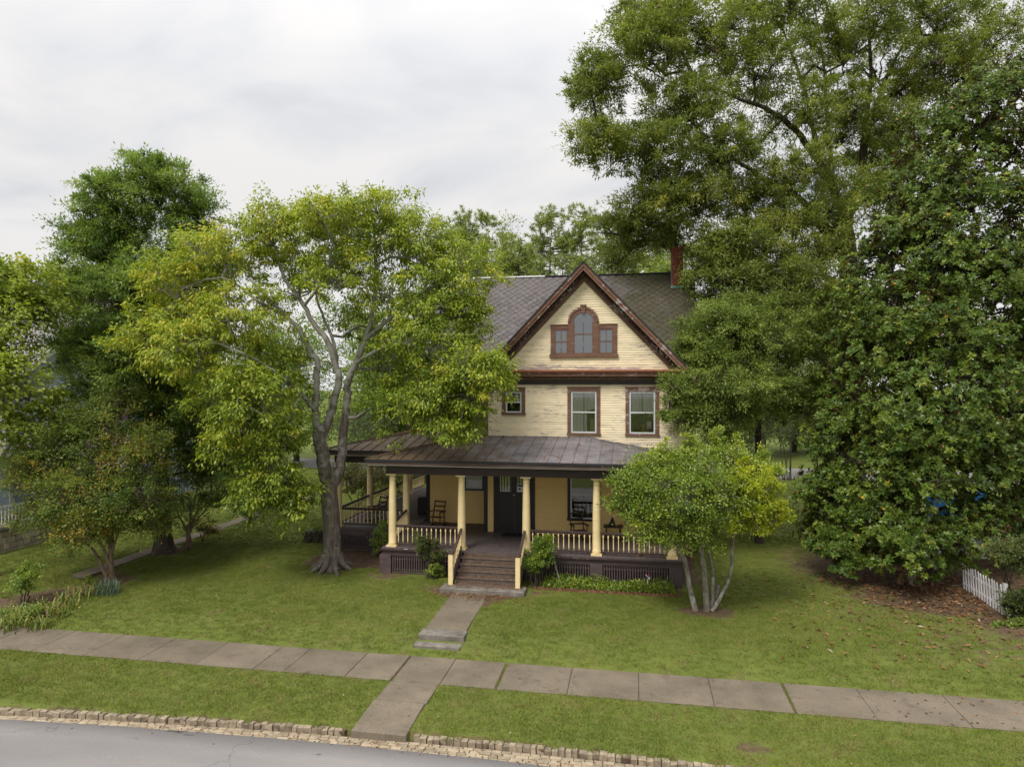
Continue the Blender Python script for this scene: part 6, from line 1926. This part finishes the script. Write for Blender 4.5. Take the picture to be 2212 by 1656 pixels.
def far_tree(name, label, px, d, ytop, ybot, rpx, leafm, n=330, per=30, group='trees beyond the back street', L=0.26, W=0.14):
    base = at(px, 900, d); base[2] = 0.1
    yt, yb = ytop, ybot
    lobes = []
    for k in range(9):
        f = k / 8
        cy = yb + (yt - yb) * (0.12 + 0.76 * f)
        wd = rpx * (0.55 + 0.45 * math.sin(math.pi * (0.15 + 0.75 * f)))
        lobes.append(lobe(px + random.uniform(-.5, .5) * wd, cy, d + random.uniform(-1.5, 1.5), wd * random.uniform(.5, .75), (yb - yt) * random.uniform(.14, .2), wd / F * d * .6, n // 9, random.uniform(-.1, .1)))
    top = at(px, yt + (yb - yt) * 0.25, d)
    limbs = [limb([base, base + (top - base) * .5 + rng.normal(0, .2, 3), top], 0.28, 0.05, 6, 0.02)]
    tree(name, label, 'tree', base, limbs, lobes, leafm, BARK_DARK, per=per, crad=0.62, L=L, W=W, droop=0.2, group=group, sub=4, r_sub=0.05, r_tw=0.014, every=4, inner=0.3)


far_tree('broadleaf_tree', 'dark green tree far behind the tall left tree', 170, 62, 700, 990, 130, L_DARK)
far_tree('broadleaf_tree', 'mid-green tree far behind between the two left trunks', 330, 66, 720, 990, 140, L_GREEN)
far_tree('broadleaf_tree', 'dark tree far behind the hanging yellow-green boughs', 500, 60, 690, 985, 130, L_DARK)
far_tree('broadleaf_tree', 'dark green tree behind the forked grey trunk', 640, 58, 700, 985, 120, L_DARK)
far_tree('broadleaf_tree', 'deep green tree showing through the spreading crown', 760, 55, 640, 990, 120, L_GREEN)
far_tree('broadleaf_tree', 'dark tree behind the porch wing roof', 870, 52, 690, 990, 110, L_DARK)
far_tree('broadleaf_tree', 'mid-green tree behind the left end of the house', 960, 56, 600, 960, 90, L_GREEN)
far_tree('broadleaf_tree', 'low green tree rising behind the roof ridge', 1090, 70, 540, 860, 90, L_GREEN)
far_tree('broadleaf_tree', 'bright green tree behind the roof between gable and chimney', 1410, 54, 560, 880, 90, L_OAKB)
far_tree('broadleaf_tree', 'dark tree behind the right end of the house', 1530, 58, 640, 980, 110, L_DARK)
far_tree('broadleaf_tree', 'deep green tree under the oak boughs beyond the back street', 1650, 60, 680, 985, 120, L_DARK)
far_tree('broadleaf_tree', 'dark tree between oak trunk and magnolia', 1790, 64, 660, 990, 120, L_DARK)
far_tree('broadleaf_tree', 'dark tree hidden behind the magnolia crown', 1950, 62, 620, 990, 130, L_GREEN)
far_tree('broadleaf_tree', 'dark green tree beyond the right edge of the magnolia', 2120, 62, 640, 990, 130, L_DARK)
far_tree('broadleaf_tree', 'green tree beyond the left edge house roof', 10, 64, 690, 990, 130, L_GREEN)


far_tree('broadleaf_tree', 'green tree behind the wing roof and the grey limbs', 820, 47, 700, 985, 100, L_GREEN, 420)
far_tree('broadleaf_tree', 'dark green tree between the wing roof and the house corner', 910, 48, 680, 975, 90, L_DARK, 420)
far_tree('broadleaf_tree', 'green tree in the gap left of the forked trunk', 590, 52, 730, 990, 100, L_GREEN, 380)
far_tree('broadleaf_tree', 'olive tree beyond the back street right of the house', 1590, 63, 720, 985, 90, L_OAK, 380)
far_tree('broadleaf_tree', 'green tree beyond the back street beneath the service wire', 1715, 66, 740, 985, 100, L_GREEN, 380)
far_tree('broadleaf_tree', 'mid-green tree behind the young oak and magnolia', 1850, 60, 700, 990, 110, L_DARK, 380)


far_tree('broadleaf_tree', 'soft green crown behind the leftmost pines', 985, 74, 500, 760, 80, L_GREEN, 330)
far_tree('broadleaf_tree', 'soft green crown behind the roof left of the gable', 1085, 78, 498, 760, 85, L_PINE, 330)
far_tree('broadleaf_tree', 'soft green crown filling the gap behind the gable peak', 1215, 76, 505, 760, 85, L_GREEN, 330)
far_tree('broadleaf_tree', 'soft green crown behind the roof right of the gable', 1330, 76, 500, 760, 85, L_PINE, 330)


def bush(name, label, c, r, leafm, n=60, per=30, crad=0.16, L=0.08, W=0.045, cat='shrub', group=None, droop=0.1, barkm=BARK_DARK, stems=5, bias=0.0, tint_c=0.15):
    c = np.array(c, float); r = np.array(r, float) * np.ones(3)
    base = np.array([c[0], c[1], float(gz(c[0], c[1])) if c[1] < 48 else 0.1])
    lobes = []
    nl = max(2, int(round(max(r[0], r[1]) / max(0.15, min(r)))) + 2)
    for k in range(nl):
        o = rng.uniform(-.55, .55, 3) * r
        lobes.append(lobe3(c + o, r * rng.uniform(.5, .75), n // nl, bias + rng.uniform(-.06, .06)))
    limbs = multi_stem(base, [tuple(c + rng.uniform(-.4, .4, 3) * r) for _ in range(stems)], 0.02 + 0.01 * max(r), 0.06 + 0.1 * min(r[:2]), 0.008, 4)
    return tree(name, label, cat, base, limbs, lobes, leafm, barkm, per=per, crad=crad, L=L, W=W, droop=droop, group=group, sub=4, r_sub=0.012 + .004 * max(r), r_tw=0.005, every=3, inner=.3, sides=6, bias=None) if False else \
        tree(name, label, cat, base, limbs, lobes, leafm, barkm, per=per, crad=crad, L=L, W=W, droop=droop, group=group, sub=4, r_sub=0.012 + .004 * max(r), r_tw=0.005, every=3, inner=.3, sides=6, tint_c=tint_c)


far_tree('broadleaf_tree', 'green tree far beyond the right end of the board fence', 2290, 60, 650, 990, 130, L_GREEN, 260)
far_tree('broadleaf_tree', 'dark tree farthest to the right beyond the lots', 2480, 58, 640, 990, 140, L_DARK, 260)
far_tree('broadleaf_tree', 'dark tree farthest to the left beyond the blue house', -160, 64, 680, 990, 140, L_DARK, 260)
bush('fence_side_shrub', 'tall dark shrub between magnolia and board fence', (13.2, 27.2, 1.6), (1.5, 1.2, 1.5), L_DARK, 220, 40, .26, .11, .06)
# mid-distance shrubs
bush('grey_green_shrub', 'pale grey-green shrub behind the porch wing roof', at(800, 950, 41), (2.4, 2.0, 1.9), L_SAGE, 190, 40, .3, .13, .05)
bush('grey_green_shrub', 'silvery green arching shrub by the back street under the oak', at(1700, 910, 47), (2.8, 2.0, 2.6), L_SAGE, 170, 40, .34, .18, .05, bias=-.12)
bush('golden_shrub', 'golden-green shrub tucked behind the magnolia edge', at(1775, 905, 33), (1.5, 1.3, 1.8), L_GOLD, 130, 40, .26, .10, .06)
bush('round_shrub', 'round dark green shrub at the far lawn edge seen between columns', at(905, 1018, 45), (1.6, 1.4, 1.2), L_GREEN, 90, 40, .28, .12, .06)
bush('back_lot_shrub', 'leafy shrub by the back street left of the forked trunk', at(600, 985, 44), (2.2, 1.6, 1.7), L_GREEN, 130, 40, .3, .13, .06)
bush('back_lot_shrub', 'dark shrub behind the house corner by the back street', at(880, 950, 46), (2.2, 1.8, 2.2), L_DARK, 150, 40, .3, .13, .06)
bush('white_flowered_shrub', 'pale speckled blue-green shrub against the left house end', at(885, 792, 40), (1.3, 1.2, 1.5), L_SAGE, 80, 40, .26, .10, .06)
pmy = at(770, 1112, 33.5); pmy[2] = 0.1
lobes = [lobe(a, b, 33.5, rx, ry, rx / F * 33.5, n, .02) for a, b, rx, ry, n in ((750, 1030, 40, 32, 60), (800, 1035, 42, 34, 60), (780, 1060, 45, 26, 55), (840, 1062, 26, 28, 25))]
tree('pink_myrtle', 'small tree with pinkish leaves seen through the porch wing columns', 'tree', pmy, multi_stem(pmy, [tuple(at(a, b, 33.5)) for a, b in ((748, 1060), (775, 1060), (800, 1060), (820, 1065))], .05, .14), lobes,
     leafmat('pink_green_leaf', [(0, (.03, .045, .012)), (.5, (.10, .105, .03)), (.85, (.25, .19, .08)), (1, (.34, .24, .14))], .3, .35), BARK_DARK, per=44, crad=.26, L=.085, W=.05, sub=5, r_sub=.018, r_tw=.006, every=2)

# shrubs at the porch
bush('rose_bush', 'leafy shrub with red tips leaning on the left porch railing', (-6.95, 22.55, 1.08), (0.68, 0.34, 0.5), L_NAND, 120, 40, .13, .055, .035, bias=-.12)
bush('low_sprout', 'bright green sprout at the foot of the lattice left of the steps', (-6.75, 22.45, 0.35), (0.34, 0.22, 0.3), L_HOLLY, 50, 30, .1, .055, .035)
bush('corner_shrub', 'green shrub in the corner between porch wing and pier', (-9.6, 24.9, 0.85), (0.75, 0.4, 0.6), L_GREEN, 80, 36, .16, .07, .045, bias=.06)
bush('trained_shrub', 'rounded green shrub with pale leaning stem right of the steps', (-3.1, 22.3, 1.45), (0.58, 0.42, 0.55), L_HOLLY, 150, 46, .12, .06, .032, bias=-.12)
bush('trained_shrub', 'lower green growth beneath the rounded shrub beside the newel', (-3.25, 22.15, 0.72), (0.42, 0.34, 0.5), L_HOLLY, 100, 40, .12, .06, .034, bias=-.12)
tag(MB().tube([(-2.35, 22.35, 0.05), (-2.5, 22.36, 0.5), (-2.62, 22.38, 0.95), (-2.75, 22.38, 1.3)], [0.03, 0.028, 0.025, 0.02], 7).build('leaning_stem', BARK_PALE), 'pale bare stem leaning up to the rounded shrub', 'stem')
# weeds in the bed
def weeds():
    n = 5200
    x = rng.uniform(-2.95, 1.25, n); y = rng.uniform(22.02, 22.72, n); z = gz(x, y) + rng.random(n) ** 1.6 * (0.10 + 0.25 * vnoise(x, y, 1.7, 3))
    d = rng.normal(size=(n, 3)); d[:, 2] = np.abs(d[:, 2]) + .5
    o = leaf_object('bed_weeds', np.stack([x, y, z], -1), d, rng.normal(size=(n, 3)) + [0, 0, 1], rng.uniform(.06, .13, n), rng.uniform(.02, .045, n), rng.normal(.45, .2, n), L_HOLLY, None, kind='stuff')
    tag(o, 'low green weeds filling the bed before the right porch lattice', kind='stuff')


weeds()


def straps(name, label, cat, centers, per, hmin, hmax, wid, leafm, spread=0.1, lean=0.35, bend=0.5, group=None, tint=(0.5, 0.2)):
    """clumps of long strap leaves: three-segment blades"""
    base = np.mean(np.array(centers), 0)
    t = thing(name, label, cat, base, group)
    V, Q, T = [], [], []; k0 = 0
    for c in centers:
        for _ in range(per):
            a = rng.uniform(0, 6.283); h = rng.uniform(hmin, hmax); le = rng.uniform(0.1, 1) * lean * h; be = rng.uniform(.2, 1) * bend * h
            o = np.array(c) + [rng.normal() * spread, rng.normal() * spread, 0]
            dr = np.array([math.cos(a), math.sin(a), 0]); sd = np.array([-dr[1], dr[0], 0]) * wid * rng.uniform(.7, 1.2) / 2
            pts = [o, o + dr * le * .4 + [0, 0, h * .5], o + dr * (le + be * .35) + [0, 0, h * .92], o + dr * (le + be) + [0, 0, h * (1 - .35 * be / h)]]
            for p, ww in zip(pts, (1, 1.1, .8, .08)): V += [p - sd * ww, p + sd * ww]
            for s in range(3): Q.append((k0 + 2 * s, k0 + 2 * s + 1, k0 + 2 * s + 3, k0 + 2 * s + 2))
            k0 += 8; tt = rng.normal(*tint); T += [tt, tt + .05, tt + rng.uniform(0, .3)]
    np_mesh('leaves', np.array(V), np.array(Q), leafm, t, attrs={'tint': ('FACE', np.clip(T, 0, 1))})
    return t


ctr = lambda px, py: (lambda p: np.array([p[0], p[1], float(gz(p[0], p[1]))]))((lambda d: at(px, py, d))(F * EYE * 1.015 / (py - CY)))
straps('yucca', 'spiky blue-green clump at the end of the flower bed', 'plant', [ctr(232, 1283), ctr(222, 1286), ctr(243, 1284), ctr(228, 1280), ctr(238, 1288)], 38, .28, .46, .022, L_BLUE, .12, .75, .15, tint=(.5, .18))
iris_xy = [(30, 1335), (60, 1330), (15, 1338), (90, 1322), (120, 1312), (150, 1302), (175, 1292), (105, 1318), (70, 1320), (140, 1300), (165, 1285), (45, 1325), (190, 1288), (128, 1322), (80, 1335), (8, 1330), (205, 1290), (100, 1330), (155, 1312)]
iris_lab = ['iris clump with yellowing strap leaves nearest the sidewalk corner', 'iris clump in the middle of the flower bed', 'iris clump at the far end of the bed next to the spiky plant']
for i in range(3):
    straps('iris_clump', iris_lab[i], 'plant', [ctr(*q) for q in sorted(iris_xy)[i * 6:i * 6 + 7]], 15, .18, .45, .032, L_IRIS, .14, .55, .75, 'irises in the bed beside the sidewalk', (.5, .24))
bush('rose_plant', 'loose green rose plant standing above the iris bed', ctr(55, 1300) + [0, 0, .78], (.62, .42, .4), L_HOLLY, 100, 34, .14, .06, .045, cat='plant', bias=-.08)
bush('bed_filler', 'low tangled greenery among the iris leaves', ctr(80, 1318) + [0, 0, .12], (1.3, .5, .16), L_GREEN, 70, 24, .14, .06, .04, cat='plant', stems=2, bias=.1)
bush('seedling', 'single bright green seedling beside the crape myrtle stems', ctr(190, 1268) + [0, 0, .2], (.08, .08, .2), L_HOLLY, 10, 14, .06, .05, .035, cat='plant', stems=2)

# right edge: picket fence, berry shrub, urns
fence = thing('picket_fence', 'white picket fence beneath the orange-berried shrub at the right', 'fence', (10.5, 23.4, 0))
PK = MB().poly([(-.012, -.033, 0), (.012, -.033, 0), (.012, .033, 0), (-.012, .033, 0), (-.012, -.033, .84), (.012, -.033, .84), (.012, .033, .84), (-.012, .033, .84), (-.012, 0, .90), (.012, 0, .90)],
               [(0, 4, 8, 7, 3), (1, 2, 6, 9, 5), (0, 1, 5, 4), (2, 3, 7, 6), (4, 5, 9, 8), (6, 7, 8, 9)][:0] + [(3, 7, 8, 4, 0), (1, 5, 9, 6, 2), (0, 4, 5, 1), (3, 2, 6, 7), (4, 8, 9, 5), (7, 6, 9, 8)]).mesh('picket')
PK.materials.append(PLASTW)
for i in range(15):
    y = 22.0 + i * 0.165
    link_mesh('picket', PK, PLASTW, fence, (10.52, y, 0.03 + random.uniform(-.02, .02)), (random.uniform(-.03, .03), R(-3), random.uniform(-.05, .05)))
MB().box(10.535, 10.575, 21.95, 24.45, 0.22, 0.29).build('rail', PLASTW, fence); MB().box(10.535, 10.575, 21.95, 24.45, 0.60, 0.67).build('rail', PLASTW, fence)
MB().box(10.54, 10.64, 21.93, 22.03, 0, 0.95).build('post', PLASTW, fence)
bush('berry_shrub', 'light green shrub with orange berries arching over the picket fence', at(2180, 1185, 19.9), (0.8, 0.9, 0.48), L_NAND, 330, 40, .18, .075, .035)
bush('berry_shrub', 'darker green shrub low at the right picture edge below the fence', at(2232, 1300, 19.4), (0.6, 0.6, 0.5), L_NAND, 170, 36, .17, .08, .035, bias=-.14)
bush('ground_plant', 'small green plant in mulch at the foot of the fence end', at(2172, 1345, 19.0), (0.45, 0.3, 0.14), L_GREEN, 50, 30, .14, .06, .04, cat='plant')
bush('under_tree_shrub', 'dark shrub in the shade beneath the magnolia boughs', (10.4, 26.4, 0.5), (0.9, 0.9, 0.5), L_DARK, 80, 36, .2, .08, .05)
up_ = [(0.115, 0), (0.12, 0.05), (0.06, 0.08), (0.055, 0.16), (0.11, 0.22), (0.14, 0.34), (0.155, 0.36), (0.15, 0.38), (0.12, 0.37), (0.10, 0.30)]
for lab, (ux, uy) in (('mossy stone urn under the magnolia nearer the sidewalk', (9.0, 24.5)), ('mossy stone urn under the magnolia closer to its trunk', (8.75, 26.3))):
    uo = thing('garden_urn', lab, 'urn', (ux, uy, 0.05), 'stone urns under the magnolia')
    MB().lathe(up_, (ux, uy, 0.05), 14).build('bowl', STONEU, uo, smooth=True)
    MB().box(ux - .13, ux + .13, uy - .13, uy + .13, -.02, 0.05).build('foot', STONEU, uo)
# old stump planter left of the grey trunk
sp = at(690, 1152, 28.6); sp[2] = 0.05
stu = thing('stone_planter', 'mossy dark stone planter behind the grey forked trunk', 'planter', sp)
mb_ = MB()
for k_ in range(3):
    for j_ in range(4):
        link_mesh('stone', block_mesh('stone', .34, .34, .17, 70 + k_ * 4 + j_, .03, .2), bark('mossy_stone', (.03, .028, .02), (.11, .10, .075), 8), stu, (sp[0] - .5 + j_ * .33 + .05 * (k_ % 2), sp[1] + .05 * j_, 0.13 + k_ * .17), (0, 0, random.uniform(-.2, .2)))
bush('planter_plant', 'small green plants growing in the mossy stone planter', sp + [0, 0, .62], (.45, .25, .12), L_GREEN, 30, 24, .1, .05, .03, cat='plant', stems=3)

# ---- fallen leaves
def litter(name, label, n, xf, yf, zf, L, W, lift=0.01, tint=(.5, .22)):
    x, y = xf(n), yf(n)
    p = np.stack([x, y, zf(x, y) + lift + rng.uniform(0, .012, n)], -1)
    d = rng.normal(size=(n, 3)); d[:, 2] *= .18
    nn = rng.normal(size=(n, 3)) * .28 + [0, 0, 1]
    o = leaf_object(name, p, d, nn, L * rng.uniform(.6, 1.2, n), W * rng.uniform(.6, 1.2, n), rng.normal(tint[0], tint[1], n), L_LITTER, None, .25, .1, 'stuff')
    tag(o, label, kind='stuff')


U = lambda a, b: (lambda n: rng.uniform(a, b, n))
G = lambda a, s: (lambda n: rng.normal(a, s, n))
litter('fallen_leaves', 'large dry magnolia leaves strewn under the magnolia', 2600, G(9.9, 1.9), G(24.2, 1.7), gz, .15, .065, .02)
litter('fallen_leaves', 'scattered brown magnolia leaves on the right lawn', 300, lambda n: 3.5 + 8.5 * rng.random(n) ** .75, lambda n: 17.4 + 5.0 * rng.random(n) ** .7, gz, .17, .07, .05)
litter('fallen_leaves', 'dry leaves on the right end of the sidewalk', 60, lambda n: 5 + 5 * rng.random(n) ** .7, U(15.75, 17.15), lambda x, y: x * 0 - .415, .09, .05, .006)
litter('fallen_leaves', 'small yellow-brown leaves scattered over lawn and verge', 420, U(-19, 11), lambda n: np.where(rng.random(n) < .5, rng.uniform(13.7, 15.6, n), rng.uniform(17.4, 21.5, n)), gz, .055, .035, .045)
litter('fallen_leaves', 'brown leaf litter along the brick gutter', 520, U(-17, 3.5), lambda n: yc(rng.uniform(-17, 3.5, n)) - .16 - rng.random(n) * .4, lambda x, y: x * 0 - .66, .07, .035, .01)
litter('fallen_leaves', 'brown leaf litter before the porch steps', 900, G(-4.9, .75), lambda n: 21.1 - np.abs(rng.normal(0, .32, n)), lambda x, y: np.maximum(gz(x, y), 0.0) + .03, .05, .028, .01)
litter('fallen_leaves', 'leaf litter lying on the wooden steps', 1100, U(-5.78, -3.7), U(21.52, 22.7), lambda x, y: FLOOR - (np.floor((22.74 - y) / .245) + 1) * .158, .05, .028, .006)
litter('fallen_leaves', 'leaf litter on the slab below the steps', 260, U(-6.0, -3.5), U(21.3, 21.52), lambda x, y: x * 0 + .185, .05, .028, .006)
litter('fallen_leaves', 'leaf litter gathered on the left part of the porch roof', 1500, lambda n: -9.0 + 3.6 * rng.random(n) ** 1.4, U(22.6, 26.9), lambda x, y: np.minimum(zr(np.minimum(y - ey, x - ex0)), 5), .05, .028, .012)
litter('fallen_leaves', 'brown litter around the stems of the small trees', 300, G(-17.9, .5), G(21.0, .5), gz, .05, .03, .03)


# ================================================================ neighbours
SIDING = plain('blue_grey_siding', (0.30, 0.345, 0.43), 0.6, 0.06, 3)
NROOF = plain('lilac_grey_shingle', (0.20, 0.18, 0.19), 0.9, 0.25, 6, (1, 1, 1), .2)
NSTONE = plain('tan_foundation_stone', (0.33, 0.275, 0.20), 0.9, 0.25, 5, (1, 1, 1), .3, .2, .25)
DARKG = glassmat('dark_window_glass', (0.012, 0.014, 0.018), 0.06, 0.0)
nb = thing('blue_house', 'blue-grey house with white trim and stone-based porch behind the left trees', 'house', (-31, 30, 0))
NX0, NX1, NY0, NY1 = -36.0, -26.4, 25.0, 37.5
wall = MB().box(NX0, NX1, NY0, NY1, 0.2, 7.0)
wall.poly([(NX1, NY0, 7.001), (NX1, NY1, 7.001), (NX1, (NY0 + NY1) / 2, 11.6), (NX0, NY0, 7.001), (NX0, NY1, 7.001), (NX0, (NY0 + NY1) / 2, 11.6)], [(0, 1, 2), (5, 4, 3)])
nw_ = wall.build('wall', SIDING, nb)
m = MB(); z = 1.0
while z < 11.3:
    hw = (NY1 - NY0) / 2 if z < 7 else (NY1 - NY0) / 2 * (11.6 - z) / 4.6
    cy_ = (NY0 + NY1) / 2
    m.poly([(NX1 + .022, cy_ - hw, z), (NX1 + .022, cy_ + hw, z), (NX1 + .004, cy_ + hw, z + .125), (NX1 + .004, cy_ - hw, z + .125)], [(0, 1, 2, 3)])
    if z < 7: m.poly([(NX0, NY0 - .022, z), (NX1, NY0 - .022, z), (NX1, NY0 - .004, z + .125), (NX0, NY0 - .004, z + .125)], [(0, 1, 2, 3)])
    z += .125
m.build('siding_boards', SIDING, nw_, kind='stuff')
cy_ = (NY0 + NY1) / 2
for s in (-1, 1):
    p = [(NX0 - .4, cy_, 11.75), (NX1 + .45, cy_, 11.75), (NX1 + .45, cy_ + s * 6.8, 6.75), (NX0 - .4, cy_ + s * 6.8, 6.75)]
    MB().slab(p if s < 0 else p[::-1], .12).build('roof', NROOF, nb)
    MB().beam((NX1 + .47, cy_, 11.62), (NX1 + .47, cy_ + s * 6.8, 6.62), .03, .24).build('rake_board', PLASTW, nb)
for (y, z, h) in ((27.3, 4.9, 1.6), (30.6, 4.9, 1.6), (34.2, 4.9, 1.6), (31.2, 8.2, 1.3), (30.6, 1.8, 1.7), (34.2, 1.8, 1.7)):
    f_ = MB(); x = NX1
    f_.box(x, x + .05, y - .6, y - .48, z, z + h); f_.box(x, x + .05, y + .48, y + .6, z, z + h); f_.box(x, x + .06, y - .62, y + .62, z + h + .001, z + h + .14); f_.box(x, x + .08, y - .65, y + .65, z - .09, z - .001)
    f_.box(x + .003, x + .03, y - .479, y + .479, z + h / 2 - .03, z + h / 2 + .03)
    wd = f_.build('window', PLASTW, nb)
    MB().box(x + .024, x + .028, y - .479, y + .479, z, z + h).build('pane', DARKG, wd)
for y in (NY0, NY1): MB().box(NX1 - .02, NX1 + .035, y - .08, y + .08, .9, 7.0).build('corner_board', PLASTW, nb)
# its porch: stone base of single stones, rails, posts, hipped roof
PX0, PX1, PY0, PY1 = -36.0, -24.5, 22.1, 30.5
MB().box(PX0, PX1 - .06, PY0 + .06, NY0 - .02, -.1, .95).build('porch_base', MORTAR, nb)
base_m = MB().box(NX1 + .06, PX1 - .06, NY0 - .01, PY1, -.1, .95).build('porch_base', MORTAR, nb)
for r_ in range(4):
    y = PY0 + .0
    while y < PY1 - .1:
        ln = random.uniform(.25, .55)
        link_mesh('stone', block_mesh('stone', 1, 1, 1, 200 + r_ * 40 + int(y * 3), .03, .04), NSTONE, base_m, (PX1 - .04, y + ln / 2, .07 + r_ * .24), (0, 0, random.uniform(-.02, .02)), (.10 + random.uniform(0, .03), ln - .025, .22))
        y += ln
    x = PX1 - .1
    while x > -29.5:
        ln = random.uniform(.25, .55)
        link_mesh('stone', block_mesh('stone', 1, 1, 1, 400 + r_ * 40 + int(-x * 3), .03, .04), NSTONE, base_m, (x - ln / 2, PY0 + .04, .07 + r_ * .24), None, (ln - .025, .11, .22))
        x -= ln
fl_ = MB().box(PX0, PX1 + .08, PY0 - .08, NY0 - .03, .955, 1.05); fl_.box(NX1 + .04, PX1 + .08, NY0 - .029, PY1, .955, 1.05); fl_.build('porch_floor', CONC2, nb)
for px_, py_ in ((-24.65, 22.25), (-24.65, 25.0), (-24.65, 27.8), (-24.65, 30.3), (-28.3, 22.25), (-32, 22.25)):
    MB().box(px_ - .11, px_ + .11, py_ - .11, py_ + .11, 1.051, 3.6).build('post', PLASTW, nb, bevel=.01)
NBAL = MB().box(-.018, .018, -.018, .018, 0, .66).mesh('baluster'); NBAL.materials.append(PLASTW)
for p, q in (((-24.65, 22.4), (-24.65, 24.86)), ((-24.65, 25.14), (-24.65, 27.66)), ((-24.65, 27.94), (-24.65, 30.2)), ((-24.8, 22.25), (-28.15, 22.25))):
    rr_ = MB().beam((*p, 1.86), (*q, 1.86), .08, .06); rr_.beam((*p, 1.16), (*q, 1.16), .06, .05); rr_ = rr_.build('railing', PLASTW, nb)
    n = int(math.dist(p, q) / .15)
    for i in range(n):
        t_ = (i + .5) / n
        link_mesh('baluster', NBAL, PLASTW, rr_, (p[0] + (q[0] - p[0]) * t_, p[1] + (q[1] - p[1]) * t_, 1.18))
MB().box(NX1 - .3, PX1 + .3, PY0 - .3, PY0 - .2, 3.6, 3.85).build('porch_beam', PLASTW, nb)
MB().box(PX1 + .2, PX1 + .3, PY0 - .19, PY1 + .2, 3.6, 3.85).build('porch_beam', PLASTW, nb)
MB().slab([(NX1, NY0, 4.75), (PX0, NY0, 4.75), (PX0, PY0 - .4, 3.87), (PX1 + .4, PY0 - .4, 3.87)], .08).build('porch_roof', NROOF, nb)
MB().slab([(NX1, NY0, 4.75), (PX1 + .4, PY0 - .4, 3.87), (PX1 + .4, PY1 + .3, 3.87), (NX1, PY1 + .3, 4.75)], .08).build('porch_roof', NROOF, nb)

# service wires by the young oak
wr_ = [at(1540, 846, 27), at(1640, 851, 27.5), at(1725, 856, 28), at(1900, 862, 30), at(2300, 868, 36)]
tag(MB().tube(smooth_path(wr_, 4), 0.012, 5).build('service_wire', PLASTW), 'pale service wire strung from the house through the oak boughs', 'wire')
lp_ = [at(1560, 852, 27), at(1680, 861, 27.6), at(1690, 862, 27.6)] + [at(1692 + 7 * math.sin(a), 872 - 9 * math.cos(a), 27.6) for a in np.linspace(0.2, 6.0, 12)]
tag(MB().tube(lp_, 0.012, 5).build('cable', plain('tan_cable', (.35, .24, .12), .7, .1)), 'tan cable ending in a small loop below the service wire', 'cable')
# blue painted board glimpsed behind the magnolia
tag(MB().box(11.4, 13.6, 29.5, 29.56, 1.0, 2.5).build('blue_board', plain('bright_blue_paint', (.04, .22, .55), .5, .1), bevel=.01), 'bright blue panel glimpsed through the lower magnolia leaves', 'panel')
fence2 = thing('board_fence', 'grey-white board fence glimpsed behind the magnolia boughs', 'fence', (14, 28.6, 0))
BD = MB().box(-.07, .07, -.012, .012, 0, 1.5).mesh('board'); BD.materials.append(PLASTW)
for i in range(40):
    link_mesh('board', BD, PLASTW, fence2, (10.9 + i * .15, 28.6, 0.05 + random.uniform(-.02, .02)))
MB().box(10.8, 17, 28.613, 28.66, .4, .48).build('rail', PLASTW, fence2); MB().box(10.8, 17, 28.613, 28.66, 1.1, 1.18).build('rail', PLASTW, fence2)
# twigs on verge and roof
for lab, p, q in (('forked twig lying on the verge grass', at(640, 1462, 16.6), at(668, 1456, 16.9)), ('short stick lying on the tin porch roof', at(1186, 974, 23.4), at(1206, 983, 23.2))):
    z_ = (float(gz(p[0], p[1])) + .06) if 'verge' in lab else None
    if z_ is not None: p[2] = q[2] = z_
    else:
        for e_ in (p, q): e_[2] = zr(e_[1] - ey) + .03
    tag(MB().tube([p, (p + q) / 2 + [0, 0, .01], q], .011, 5).build('stick', BARK_TAN), lab, 'stick')
